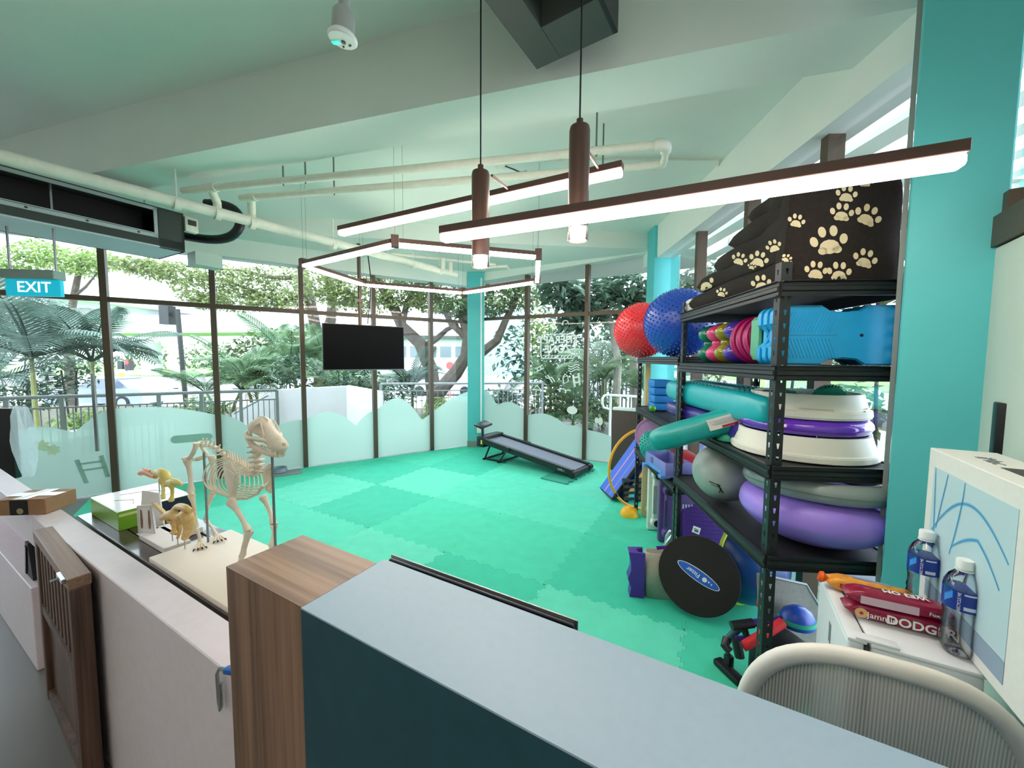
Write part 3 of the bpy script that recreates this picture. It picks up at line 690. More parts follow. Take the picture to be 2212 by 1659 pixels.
# ---- black panel and plastic bag at the left edge
t = thing('display_panel', 'black upright display panel at the left edge by the glass', 'panel', D(8, 1000, 2.9) * 1, 0)
t.location.z = 0
p0 = t.location.copy(); zt_, zb_ = D(20, 882, 2.9).z, D(20, 1032, 2.9).z
obj('screen', MB().box((-.12, 0, (zt_ + zb_) / 2), (.46, .04, zt_ - zb_), r=.006), m_black, t)
obj('stand_post', MB().box((-.15, .03, zb_ / 2), (.08, .04, zb_)), m_black, t)
obj('stand_foot', MB().box((-.15, .03, .011), (.45, .25, .02), r=.006, seg=1), m_black, t)
b = MB(); random.seed(3)
R_ = []
for i in range(9):
    w = i / 8; c = D(44 + 18 * w, 880 + 150 * w, 2.87); r = .02 + .055 * math.sin(PI * (.12 + .8 * w))
    R_.append([c + Vector((math.cos(q) * r * (1 + .35 * random.random()), math.sin(q) * r * .5 * (1 + .4 * random.random()), .012 * random.random())) for q in [2 * PI * j / 14 for j in range(14)]])
b.loft(R_, False)
m_bag = frosted('clear_plastic_film', '#f2f8fa', .62)
o = obj('plastic_bag', b, m_bag, ang=0); tag(o, 'crumpled clear plastic bag hanging on the black display panel', 'bag')
# ---- on the mats: bowl on its grey mat
p = W(622, 1022, .021)
single('bowl_mat', 'small grey rubber mat under the dog bowl by the glass wall', 'mat', MB().box((0, 0, .004), (.30, .22, .008), r=.003), mat('grey_rubber', '#8b8f92', .8), (p.x, p.y, .0215), rot_of(DL) + PI)
p = W(603, 1019, .03)
single('dog_bowl', 'blue-grey dog bowl on the small grey mat', 'bowl', MB().lathe([(.085, 0), (.095, .004), (.085, .05), (.088, .056), (.08, .056), (.072, .048), (.066, .012), (0, .010)], 24), mat('blue_grey_plastic', '#7e95a3', .4), (p.x, p.y, .0305))
# ---- treadmill
TA = math.radians(-38.0); tc_ = Vector((.30, 5.22, .021))
t = thing('treadmill', 'black motorless-looking dog treadmill sloping down to the right along the glass', 'treadmill', tc_, TA)
t['label'] = 'long low black dog treadmill with grey belt, sloping along the back right glass'
Lh = .74; zf, zn = .27, .075
def tz(x): return zf + (zn - zf) * (x + Lh) / (2 * Lh)
def tp(x, y, dz=0): return Vector((x, y, tz(x) + dz))
obj('belt', MB().bar(tp(-Lh + .02, 0, .0), tp(Lh - .02, 0, .0), .36, .035, (0, 0, 1)), mat('grey_belt', '#7d8294', .55, bump=.2, bscale=400), t)
for sy in (-1, 1):
    obj('side_rail', MB().bar(tp(-Lh, sy * .21, .005), tp(Lh, sy * .21, .005), .055, .075, (0, 0, 1)), m_black, t)
    obj('roller_end', MB().cyl(tp(Lh + .01, sy * .17, -.01), tp(Lh + .01, sy * .255, -.01), .042, n=14), m_black, t)
    obj('leg', MB().tube([tp(-Lh + .12, sy * .2, -.03), Vector((-Lh + .02, sy * .2, .012))], .013, 8).tube([tp(-Lh + .42, sy * .2, -.03), Vector((-Lh + .30, sy * .2, .012))], .010, 8), m_black, t)
    obj('clip', MB().box(tp(-Lh * .35, sy * .243, .02), (.07, .02, .05)), m_steel if 0 else m_black, t)
obj('floor_bar', MB().bar((-Lh + .02, -.24, .012), (-Lh + .02, .24, .012), .022, .022).bar((-Lh + .30, -.24, .012), (-Lh + .30, .24, .012), .022, .022).bar((-Lh + .02, -.2, .012), (-Lh + .4, -.2, .03), .02, .02), m_black, t)
obj('roller', MB().cyl(tp(Lh + .01, -.17, -.012), tp(Lh + .01, .17, -.012), .034, n=14), m_black, t)
mo = obj('motor_box', MB().box(tp(-Lh - .05, -.0, -.02), (.14, .46, .16), r=.012), m_black, t)
obj('warning_label', MB().box(tp(-Lh - .02, -.2315, -.02), (.035, .002, .06)), mat('yellow_label', '#e3cf4a', .5), mo)
po = obj('console_post', MB().tube([tp(-Lh - .05, -.17, .05), tp(-Lh - .06, -.17, .20)], .018, 8), m_black, t)
obj('console', MB().box(tp(-Lh - .06, -.15, .22), (.16, .24, .035), M=RM(.15, .2), r=.012), m_black, t)
text_part('lettering', 'LOZ-1', .035, m_whitep, t, basisM(tp(Lh - .15, -.2385, .0), Vector((2 * Lh, 0, zn - zf)), (0, 0, 1)))
b = MB(); poly = jig(Vector((.16, -.42, 0)), Vector((.16, .36, 0)), Vector((1, 0, 0)), 1)
b.prism([(p.x, p.y) for p in [Vector((-.2, -.42, 0))] + poly + [Vector((-.2, .36, 0))]], 0, .014)
pp = tc_ + Matrix.Rotation(TA, 3, 'Z') @ Vector((.62, -.02, 0))
single('green_mat', 'loose green jigsaw mat under the low end of the treadmill', 'mat', b, mat('dark_green_foam', '#2f9c84', .7), (pp.x, pp.y, .0215), TA, ang=0)
# ================================================================ UNDER THE CEILING
m_pipe = mat('cream_pipe_paint', '#e2e0d2', .5, noise=.05, nscale=20)
m_bronze = mat('bronze_lamp_body', '#5a4038', .45, metal=.2)
def glow(name, col, e): return mat(name, '#ffffff', emit=e, ecol=col)
m_led = glow('warm_led_diffuser', '#ffefe2', 16)
m_spot = glow('pendant_led', '#fff0e0', 22)
m_wire = mat('thin_cable', '#6d7672', .5)
# ---- air conditioner
ad = Vector((.485, .875, 0)); an = Vector((.875, -.485, 0)); ac = Vector((-2.839, 3.364, 2.40))
AL, AD, AH = 2.6, .52, .325
t = thing('air_conditioner', 'long grey ducted air conditioner unit under the ceiling, with a black slot opening', 'air conditioner', ac, math.atan2(ad.y, ad.x))
m_gm = mat('galvanised_sheet', '#a9b1b3', .5, metal=.25, noise=.05, nscale=8); m_dg = mat('dark_grey_insulation', '#3f4442', .8)
# local x runs along the front, negative away from the right end; local y negative is the front (towards the room)
obj('bottom_plate', MB().box((-AL / 2, AD / 2, .006), (AL, AD, .012)), mat('pale_sheet', '#c4cbd2', .5), t)
obj('front_lower', MB().box((-AL / 2, .01, .045), (AL, .02, .066)), m_dg, t)
obj('front_end', MB().box((-.085, .012, AH / 2), (.17, .024, AH)), m_dg, t)
obj('back_plate', MB().box((-AL / 2, AD - .01, AH / 2), (AL, .02, AH)), m_dg, t)
obj('top_plate', MB().box((-AL / 2, AD / 2, AH - .006), (AL, AD, .012)), m_dg, t)
obj('end_plate', MB().box((-.008, AD / 2, AH / 2), (.016, AD, AH)), m_dg, t)
obj('coil', MB().box((-AL / 2 - .1, .16, .19), (AL - .25, .02, .22)), mat('black_coil', '#0c0c0d', .8), t)
fr = obj('opening_frame', MB().box((-AL / 2 - .10, -.006, .085), (AL - .16, .014, .028)).box((-AL / 2 - .10, -.006, .300), (AL - .16, .014, .024)).box((-.19, -.006, .192), (.022, .014, .24)), m_gm, t)
obj('flange_lip', MB().box((-AL / 2 - .10, -.016, .103), (AL - .2, .02, .005)), m_gm, fr)
for q in range(8):
    obj('screw', MB().cyl((-.3 - q * .28, -.012, .085), (-.3 - q * .28, -.017, .085), .008, n=8), m_dg, fr)
obj('spacer', MB().box((-1.45, .02, .21), (.03, .012, .14)), mat('tan_tag', '#b09a62', .6), t)
obj('control_box', MB().box((.06, .03, .25), (.10, .06, .13), r=.012), m_pipe, t)
obj('control_display', MB().box((.06, -.002, .265), (.06, .004, .045)), m_dg, t)
obj('insulated_pipe', MB().tube(cr([(Matrix.Translation(ac) @ Matrix.Rotation(math.atan2(ad.y, ad.x), 4, 'Z')).inverted() @ D(u, v, 3.62) for u, v in ((400, 510), (425, 514), (450, 517), (475, 517), (498, 511), (513, 498), (519, 482), (516, 466), (506, 453), (490, 445), (470, 441), (445, 440))], 2), .040, 12), m_black, t)
obj('drain_box', MB().box((.27, .30, .02), (.22, .16, .12)), mat('pale_green_sheet', '#b9cfc2', .5), t)
for x in (-.1, -1.2, -2.3): obj('hanger_rod', MB().cyl((x, AD - .05, AH), (x, AD - .05, .92), .006, n=6), m_gm, t)
# ---- sprinkler pipes
t = thing('water_pipe', 'thick cream water pipe running along under the ceiling above the air conditioner', 'pipe')
zp = 2.66
pa, pb = W(-30, 330, zp), W(985, 593, zp)
obj('pipe_run', MB().cyl(pa, pb, .042, n=18), m_pipe, t)
def on_main(u, v): return V(u, v, pa, pb)
for u, v in ((382, 440), (470, 462), (545, 482), (720, 530), (893, 572), (950, 585)):
    p = on_main(u, v); d_ = (pb - pa).normalized()
    obj('clamp', MB().tube([p - d_ * .02, p + d_ * .02], .049, 16).cyl(p, Vector((p.x, p.y, 2.90)), .005, n=6), m_pipe, t)
def branch(name, label, la, lb, zz, rods, endp=None):
    a_, b_ = W(*la, zz), W(*lb, zz); t = thing(name, label, 'pipe', group='branch pipes across the ceiling')
    pts = [a_, b_]
    obj('pipe_run', MB().tube(pts, .026, 12), m_pipe, t)
    for u in rods:
        w = (u - la[0]) / (lb[0] - la[0]); v = la[1] + (lb[1] - la[1]) * w; p = V(u, v, a_, b_)
        obj('hanger', MB().tube([p + Vector((0, 0, -.032)), p + Vector((.02, -.02, 0)), p + Vector((0, 0, .034)), p - Vector((.02, -.02, 0))], .005, 6, closed=True).cyl(p + Vector((0, 0, .03)), Vector((p.x, p.y, 3.10)), .006, n=6), m_wire, t)
    return t, a_, b_
t1, a1, e1_ = branch('branch_pipe', 'cream branch pipe across the ceiling, the upper one, with a bend at its end', (395, 412), (1425, 313), 2.80, (612, 660, 1288))
t2, a2, e2_ = branch('branch_pipe', 'cream branch pipe across the ceiling, the lower one, ending under the bend', (520, 428), (1425, 356), 2.80, (722, 1302))
for tt, a_, um in ((t1, a1, (470, 462)), (t2, a2, (545, 482))):
    m_ = on_main(*um)
    e_ = (a_ + (e1_ - a1) * .075) if tt is t1 else (a_ + (e2_ - a2) * .03)
    obj('tee', MB().tube([Vector((e_.x, e_.y, 2.80)), Vector((m_.x, m_.y, 2.74)), Vector((m_.x, m_.y, 2.69))], .030, 12).tube([e_ - (e1_ - a1).normalized() * .05, e_ + (e1_ - a1).normalized() * .05], .032, 12), m_pipe, tt)
ux = (e1_ - a1).normalized()
obj('bend', MB().tube(cr([e1_ - ux * .03, e1_ + ux * .012, e1_ + ux * .035 + (e2_ - e1_) * .12, e1_ + ux * .035 + (e2_ - e1_) * .30]), .034, 14).tube([e1_ + ux * .035 + (e2_ - e1_) * .3, e2_ + ux * .03 - (e2_ - e1_) * .25, e2_ + ux * .02 - (e2_ - e1_) * .05, e2_ - ux * .03], [.02, .022, .03, .03], 12), m_pipe, t1)
# small pipe cluster near the far corner
t = thing('corner_pipe', 'small cream pipes with clamps under the ceiling near the far corner', 'pipe')
q0, q1, q2 = W(845, 548, 2.8), W(1070, 572, 2.8), W(1100, 582, 2.8)
obj('pipe_run', MB().tube([q0, q1], .02, 10), m_pipe, t); obj('pipe_end', MB().tube([W(1050, 577, 2.78), W(1095, 575, 2.78), W(1100, 583, 2.75)], .022, 10), m_pipe, t)
for u, v in ((957, 572), (973, 580)):
    p = W(u, v - 14, 2.8); obj('stub', MB().cyl(p, (p.x, p.y, 2.66), .03, n=12), m_pipe, t)
# ---- exit sign
ye = 2.75
x0 = D(20, 590, ye); x1 = D(128, 640, ye)
t = thing('exit_sign', 'teal lit EXIT sign in a grey case hanging at the left', 'sign', ((x0.x + x1.x) / 2, ye, D(74, 612, ye).z), .12)
w_ = x1.x - x0.x
m_sig = mat('teal_sign_lit', '#16a6bd', .3, emit=.35, ecol='#12b4cf')
obj('case', MB().box((0, 0, .058), (w_ * .96, .09, .062), r=.004, seg=1), mat('grey_green_case', '#93a8a1', .5), t)
obj('lit_panel', MB().box((.004, 0, -.033), (w_ * 1.0, .03, .118), r=.004, seg=1), m_sig, t)
me_t = mat('white_sign_letters', '#ffffff', .4, emit=.5, ecol='#ffffff')
text_part('lettering', 'EXIT', .105, me_t, t, basisM((.012, -.0165, -.032), (1, 0, 0), (0, 0, 1)), bold=.0008)
for sx in (-1, 1): obj('hanger_rod', MB().cyl((sx * w_ * .42, 0, .088), (sx * w_ * .42, 0, .70), .007, n=8), mat('grey_rod', '#8b9094'), t)
# ---- sensor hanging at the top
yb = 1.45; p = D(740, 88, yb)
t = thing('ceiling_sensor', 'white round sensor on a grey tube hanging from the near ceiling', 'sensor', p, 0, rot=(.10, .10, .2))
obj('disc', MB().lathe([(.046, 0), (.050, .004), (.050, .012), (.042, .022)], 28), m_whitep, t)
obj('tube', MB().lathe([(.039, .022), (.039, .085), (.030, .098), (.020, .10), (.020, .62)], 24), mat('grey_clear_tube', '#a3a7a5', .35), t)
obj('lens', MB().lathe([(.008, -.003), (.008, 0)], 12, M=Matrix.Translation((.002, .006, 0))), m_black, t)
obj('indicator', MB().box((-.026, .018, -.0015), (.030, .014, .003), rz=-.5), mat('teal_indicator', '#44e0c0', .3, emit=.6, ecol='#2fdcbc'), t)
obj('led', MB().ball((-.004, .032, 0), .004, 8, 6), mat('dark_red_dot', '#7b2a26', .4), t)
obj('slot', MB().box((.022, .016, -.001), (.006, .012, .002), rz=.6), m_black, t)
# ---- linear lamps
def lamp(name, label, A, B, w=.05, hb=.030, hl=.030, wires=()):
    A, B = Vector(A), Vector(B); c = (A + B) / 2; d = B - A; L_ = d.length; a = math.atan2(d.y, d.x)
    t = thing(name, label, 'lamp', c, a, group='linear ceiling lamps')
    obj('body', MB().box((0, 0, hb / 2), (L_, w, hb), r=.002, seg=1), m_bronze, t)
    obj('diffuser', MB().box((0, 0, -hl / 2), (L_ - .004, w - .004, hl), r=.009, seg=2), m_led, t)
    for x, zt in wires: obj('wire', MB().cyl((x * L_, 0, hb), (x * L_, 0, zt - c.z), .0012, n=5), m_wire, t)
    return t
zA, zB = W(735, 500, 2.35), W(1345, 365, 2.35)
LA = lamp('linear_lamp', 'bronze bar lamp behind the two tube pendants, the farther and shorter one', zA, zB)
lamp_ends = [(zA.copy(), zB.copy(), LA)]
zA, zB = W(955, 508, 2.0), W(2084, 335, 2.0)
lamp_ends.append((zA.copy(), zB.copy(), None))
LB = lamp('linear_lamp', 'bronze bar lamp hanging in front of the tube pendants, reaching towards the right pillar', zA, zB)
# ---- hexagonal lamp
hv = [(655, 572), (853, 525), (1163, 553), (1160, 607), (1000, 631), (785, 613)]
HV = [W(u, v, 2.35) for u, v in hv]; hc = sum(HV, Vector()) / 6
t = thing('hexagon_lamp', 'large six-sided bronze ring lamp hanging near the glass corner', 'lamp', hc)
HVl = [p - hc for p in HV]
for i in range(6):
    a_, b_ = HVl[i], HVl[(i + 1) % 6]; d_ = (b_ - a_).normalized(); a_ = a_ + d_ * .03; b_ = b_ - d_ * .03
    up = Vector((0, 0, 1))
    obj('bar', MB().bar(a_ + up * .016, b_ + up * .016, .042, .032, (0, 0, 1)), m_bronze, t)
    obj('diffuser', MB().bar(a_ - up * .014, b_ - up * .014, .038, .028, (0, 0, 1)), m_led, t)
    c_ = HVl[i]
    jt = obj('joint', MB().box(c_ + up * .012, (.055, .055, .085), rz=math.atan2(d_.y, d_.x)), m_bronze, t)
    for q in (-.025, .025):
        w0 = c_ + d_ * (.06 if q > 0 else -.0) ; obj('wire', MB().cyl(w0 + up * .04, w0 + up * (.55 if HV[i].y > 4.4 else .75), .0012, n=5), m_wire, jt)
# ---- two tube pendants
for u, v0, v1, wpx, yy, lab in ((1038, 357, 578, 38, 1.78, 'bronze tube pendant with a glowing glass end, the left and smaller-looking one'), (1248, 258, 521, 44, 1.55, 'bronze tube pendant with a glowing glass end, the right and higher one')):
    a_, b_ = D(u, v0, yy), D(u, v1, yy); r = .0405
    t = thing('tube_pendant', lab, 'lamp', (b_.x, b_.y, b_.z), 0, group='tube pendants'); h = a_.z - b_.z
    obj('body', MB().lathe([(r, .055), (r, h - .045), (r * .92, h - .03), (r * .5, h - .024), (.013, h - .022), (.013, h), (0, h)], 28), m_bronze, t)
    obj('glass_end', MB().lathe([(r, .055), (r, .006), (r * .9, 0), (r * .82, .004), (r * .82, .055)], 28), mat('clear_ring', '#fff3ea', .08, trans=.85), t)
    obj('led', MB().lathe([(r * .74, .004), (r * .8, .014), (r * .8, .05), (0, .05)], 24), m_spot, t)
    for (A_, B_, LM), zz in zip(lamp_ends, (2.366, 2.015)):
        d_ = (B_ - A_).normalized(); q_ = A_ + d_ * (Vector((b_.x, b_.y, A_.z)) - A_).dot(d_) - b_
        LM = LM or LB; inv_ = (Matrix.Translation(LM.location) @ Matrix.Rotation(LM.rotation_euler.z, 4, 'Z')).inverted()
        obj('bracket', MB().cyl(inv_ @ Vector((b_.x + q_.x * .35, b_.y + q_.y * .35, zz)), inv_ @ Vector((b_.x + q_.x, b_.y + q_.y, zz)), .006, n=8), m_bronze, LM)
    obj('cord', MB().cyl((0, 0, h), (0, 0, 3.32 - b_.z), .0035, n=8), m_black, t)
# ---- television on its pole
yl, yr = 4.47, 5.0
pl, pr = D(697, 751, yl), D(873, 751, yr); c = (pl + pr) / 2; a = math.atan2(pr.y - pl.y, pr.x - pl.x); w_ = (pr - pl).length
t = thing('television', 'wide black television hanging on a pole in front of the left glass', 'television', c, a)
obj('case', MB().box((0, .025, 0), (w_, .05, .56), r=.006), m_black, t)
obj('screen', MB().box((0, -.0015, .004), (w_ - .02, .004, .53)), mat('tv_screen', '#020203', .45, spec=.1), t)
obj('lower_trim', MB().box((0, -.001, -.274), (w_ - .01, .008, .008)), mat('grey_trim', '#77797c', .4), t)
obj('wall_bracket', MB().box((.02, .075, .0), (.3, .05, .3)), m_black, t)
obj('pole', MB().cyl((-.04, .10, -.2), (-.04, .10, 2.9 - c.z), .022, n=12), m_frame, t)
obj('pole_joint', MB().box((-.04, .10, .58), (.07, .07, .04)), m_frame, t)
obj('cable', MB().tube([(.06, .11, 2.9 - c.z), (.10, .11, .9), (.09, .11, .62), (.05, .1, .3)], .007, 6), m_black, t)

t = thing('ceiling_conduit', 'thin pale conduit with a bend on the middle ceiling beside the pipe end', 'conduit')
obj('conduit', MB().tube([W(1100, 348, 3.085), W(1345, 344, 3.085), W(1552, 345, 3.085), W(1553, 420, 3.085)], .008, 8), m_pipe, t)
q = W(1083, 356, 3.085); obj('junction_box', MB().box(q, (.11, .08, .03), r=.004, seg=1), m_pipe, t)
obj('loose_cable', MB().tube(cr([q + Vector((.03, 0, -.01)), W(1110, 366, 3.0), W(1125, 372, 3.02), W(1137, 370, 3.06)]), .006, 6), m_black, t)
# ================================================================ STEEL RACKS AND THE GEAR ON THEM
SA = -math.radians(5.0); S0 = Vector((.985, 1.42, 0)); SY = Vector((math.sin(-SA), math.cos(SA), 0)); SX = Vector((math.cos(SA), math.sin(SA), 0))
def S(s, d, z=0): return S0 + SY * s + SX * d + Vector((0, 0, z))
m_rack = mat('black_rack_steel', '#26292b', .42, metal=.3, noise=.1, nscale=30)
m_board = mat('black_shelf_board', '#17181a', .6)
def post_mesh(h):
    b = MB(); w = .038; p = .05; n = int(h / p)
    for ax in (0, 1):
        def P(u, z): return (u, 0, z) if ax == 0 else (0, u, z)
        for i in range(n):
            z0, z1 = i * p, (i + 1) * p if i < n - 1 else h
            hz0, hz1, hu0, hu1 = z0 + .016, z0 + .036, w * .40, w * .68
            o = len(b.v)
            vs = [P(0, z0), P(w, z0), P(w, z1), P(0, z1), P(hu0 + .003, hz0), P(hu1 - .003, hz0), P(hu1, hz1), P(hu0, hz1)]
            b.add(vs, [(0, 1, 5, 4), (1, 2, 6, 5), (2, 3, 7, 6), (3, 0, 4, 7)])
    return b.mesh('post', 0)
def beam_mesh(L_, h=.055):
    b = MB(); pr = [(0, 0), (0, h), (.016, h), (.016, h * .96), (.004, h * .92), (.004, h * .70), (.010, h * .62), (.010, h * .38), (.004, h * .30), (.004, h * .08), (.014, h * .04), (.014, 0)]
    n = len(pr); vs = [Vector((x - .004 if False else -x + .0, y, z)) for y in (0, L_) for x, z in pr]
    b.add(vs, [tuple(range(n))[::-1], tuple(range(n, 2 * n))] + [(i, (i + 1) % n, n + (i + 1) % n, n + i) for i in range(n)])
    return b.mesh('beam', 0)
def rack(label, s0, L_, dep, h, levels):
    p = S(s0, 0); t = thing('steel_rack', label, 'rack', p, SA, group='black boltless racks by the right glass')
    pm = post_mesh(h)
    for i, (x, y, q) in enumerate(((0, 0, 0), (0, L_, -PI / 2), (dep, 0, PI / 2), (dep, L_, PI))):
        o = obj('post', pm, m_rack, t, recalc=False); o.location = (x, y, 0); o.rotation_euler = (0, 0, q)
        if i == 0:
            md = None
    bl, bs = beam_mesh(L_ - .004), beam_mesh(dep - .004)
    for z in levels:
        o = obj('beam', bl, m_rack, t); o.location = (-.001, .002, z - .055)
        o = obj('beam', bl, m_rack, t); o.location = (dep + .001, L_ - .002, z - .055); o.rotation_euler = (0, 0, PI)
        o = obj('beam', bs, m_rack, t); o.location = (.002, L_ + .001, z - .055); o.rotation_euler = (0, 0, -PI / 2)
        o = obj('beam', bs, m_rack, t); o.location = (dep - .002, -.001, z - .055); o.rotation_euler = (0, 0, PI / 2)
        obj('shelf_board', MB().box((dep / 2, L_ / 2, z - .008), (dep - .012, L_ - .012, .008)), m_board, t)
    for x in (0, dep):
        for y in (0, L_): obj('foot', MB().box((x + (.019 if x == 0 else -.019), y + (.019 if y == 0 else -.019), .004), (.044, .044, .008)), m_black, t)
    return t
rack('taller black steel rack with keyhole posts, nearest the right pillar', 0, 1.02, .47, 1.86, (1.79, 1.48, 1.103, .752))
rack('lower black steel rack beyond the taller one, with two spiky balls on top', 1.035, 1.10, .40, 1.53, (1.52, 1.066, .675))
# ---- shapes
def super_ring(x, hw, hh, n=20, e=3.2, zc=0.0):
    r = []
    for j in range(n):
        q = 2 * PI * j / n; c, s_ = math.cos(q), math.sin(q)
        r.append(Vector((x, hw * math.copysign(abs(c) ** (2 / e), c), zc + hh * math.copysign(abs(s_) ** (2 / e), s_))))
    return r
def bone_air(L_, we, wm, h, n=22):
    """inflated bone: two broad ends and a waist"""
    rings = []
    for i in range(n + 1):
        x = -1 + 2 * i / n; xx = math.copysign(1 - (1 - abs(x)) ** 1.6, x)
        endf = max(0, 1 - abs(xx) ** 7) ** .5; wst = wm + (we - wm) * (0.5 - .5 * math.cos(PI * min(1, abs(xx) / .72)))
        rings.append(super_ring(xx * L_ / 2, max(.012, wst * (.55 + .45 * endf)) / 2, h / 2 * (.55 + .45 * endf), e=3.0))
    return MB().loft(rings)
def nubs(parent, m, fn, pts, r, h):
    b = MB()
    for p, nrm in pts: b.tube([p - nrm * .001, p + nrm * h], [r, r * .35], 5)
    return obj('nubs', b, m, parent, kind='stuff', ang=0)
def fib(n):
    g = PI * (3 - 5 ** .5); return [Vector((math.sqrt(1 - (1 - 2 * (i + .5) / n) ** 2) * math.cos(g * i), math.sqrt(1 - (1 - 2 * (i + .5) / n) ** 2) * math.sin(g * i), 1 - 2 * (i + .5) / n)) for i in range(n)]
def rubber(name, c, rough=.32, **k): return mat(name, c, rough, noise=k.pop('noise', .05), nscale=25, **k)
m_tealr = rubber('teal_rubber', '#1cabb4'); m_purp = rubber('purple_rubber', '#5a2ea0'); m_lblue = rubber('bright_blue_plastic', '#1d9fd8', .38); m_wtray = mat('ivory_plastic', '#dcdccf', .45)
# ---- spiky balls on the lower rack
for (u, v, y, r, c, lab) in ((1387, 712, 3.40, .236, '#f23c46', 'red spiky exercise ball on top of the lower rack'), (1468, 694, 2.76, .240, '#2450b4', 'blue spiky exercise ball on top of the lower rack')):
    p = D(u, v, y); p.z = 1.521 + r
    t = thing('spiky_ball', lab, 'ball', p, 0, group='spiky balls on the rack')
    mm = rubber('ball_' + c[1:], c, .3, noise=.03)
    obj('body', MB().ball((0, 0, 0), r, 40, 26), mm, t)
    nubs(t, mm, None, [(d_ * r, d_) for d_ in fib(760)], .0068, .009)
# ---- paw-print bedding on the top shelf
m_fleece = mat('black_brown_fleece', '#1d1512', .95, noise=.25, nscale=60, bump=.3, bscale=300)
m_print = mat('cream_paw_print', '#d8c9a4', .95)
bz = 1.79; B0 = S(.02, .0, bz)
t = thing('paw_print_blanket', 'folded black fleece bed with cream paw prints on top of the taller rack', 'pet bed', B0, SA)
invB = (Matrix.Translation(B0) @ Matrix.Rotation(SA, 4, 'Z')).inverted()
layers = [(-.0, .112, .97, .012), (.088, .20, .80, .010), (.165, .28, .63, .016), (.245, .352, .46, .016), (.315, .425, .28, .022)]
layers = [(a_ * .91, b_ * .91, c_, d_) for a_, b_, c_, d_ in layers]
allv = []; allf = []
for z0, z1, s1, dx in layers:
    rings = []; N_ = 14; h = (z1 - z0)
    for i in range(N_ + 1):
        w = i / N_; y = s1 * w; e = min(1, max(0, (s1 - y) / (h * .75))); hh = h / 2 * (math.sqrt(max(0, 1 - (1 - e) ** 2)) if e < 1 else 1)
        hh = max(hh, .006); zc = (z0 + z1) / 2 + (.006 * math.sin(7 * w + z0 * 40) * w if z0 > 0 else 0)
        x0_, x1_ = .006 + dx + .008 * math.sin(9 * w + z0 * 30), .400 - .01 * math.sin(5 * w + 2)
        rg = []
        for j in range(20):
            q = 2 * PI * j / 20; c, s_ = math.cos(q), math.sin(q); e2 = 5 + 9 * max(0, 1 - w * 3)
            rg.append(Vector(((x0_ + x1_) / 2 + (x1_ - x0_) / 2 * math.copysign(abs(c) ** (2 / e2), c), y, zc + hh * math.copysign(abs(s_) ** (2 / e2), s_))))
        rings.append(rg)
    b = MB().loft(rings); o = len(allv); allv += [Vector(p) for p in b.v]; allf += [tuple(i + o for i in f) for f in b.f]
    obj('fold', b, m_fleece, t, ang=50)
b = MB(); rg = []
for y_, sc_ in ((-.014, .985), (-.012, 1.0), (.02, 1.0), (.04, .985)):
    ring = []
    for (x, z) in crp([(.012, .004), (.010, .12), (.016, .26), (.026, .36), (.05, .412), (.12, .428), (.24, .424), (.34, .418), (.385, .395), (.398, .30), (.402, .15), (.400, .004)], 3):
        ring.append(Vector((.206 + (x - .206) * sc_, y_ + .004 * math.sin(z * 22 + x * 9), .004 + (z - .004) * .91 * (sc_ if sc_ < 1 else 1))))
    rg.append(ring)
b.loft(rg); o = len(allv); allv += [Vector(p) for p in b.v]; allf += [tuple(i + o for i in f) for f in b.f]
obj('hanging_end', b, m_fleece, t, ang=50)
bvh = BVHTree.FromPolygons(allv, allf)
eyeB = invB @ EYE
pn = 0
for u, v, sz, ro in ((1523, 612, 26, -.35), (1640, 560, 27, .25), (1672, 532, 22, -.3), (1720, 478, 24, .2), (1790, 522, 52, -.12), (1762, 585, 32, .1), (1812, 588, 34, .05), (1868, 560, 34, .25), (1818, 460, 33, .1), (1828, 420, 30, .1), (1874, 467, 38, .4), (1645, 612, 28, -.1), (1598, 560, 22, .3), (1868, 392, 22, 0), (1560, 632, 16, .2), (1700, 560, 16, .8), (1625, 575, 12, .2)):
    def cast(du, dv):
        wu, wv = u + (du * math.cos(ro) - dv * math.sin(ro)) * sz, v + (du * math.sin(ro) + dv * math.cos(ro)) * sz
        d_ = (invB.to_3x3() @ ray(wu, wv)).normalized(); h_ = bvh.ray_cast(eyeB, d_)
        return (h_[0] + h_[1] * .0016 * (1 if h_[1].dot(d_) < 0 else -1)) if h_[0] is not None else None
    b = MB()
    for ex, ey, rx, ry, rt in ((0, .22, .42, .30, 0), (-.30, .36, .2, .16, 0), (.30, .36, .2, .16, 0), (-.62, -.05, .17, .22, -.3), (-.24, -.42, .17, .23, -.1), (.24, -.42, .17, .23, .1), (.62, -.05, .17, .22, .3)):
        pts = [cast(ex + math.cos(q) * rx * math.cos(rt) - math.sin(q) * ry * math.sin(rt), ey + math.cos(q) * rx * math.sin(rt) + math.sin(q) * ry * math.cos(rt)) for q in [2 * PI * j / 12 for j in range(12)]]
        c_ = cast(ex, ey)
        if c_ is None or any(p is None for p in pts) or max((p - c_).length for p in pts) > .075: continue
        b.add(pts + [c_], [(j, (j + 1) % 12, 12) for j in range(12)])
    if b.v: obj('paw_print', b, m_print, t, ang=0); pn += 1
single('white_cushion', 'small white cushion pinched under the paw-print bed at the rack corner', 'cushion', MB().box((0, 0, .045), (.30, .10, .09), r=.03, seg=3), mat('white_canvas', '#dfe3dc', .8), S(1.005, .17, 1.7905), SA)
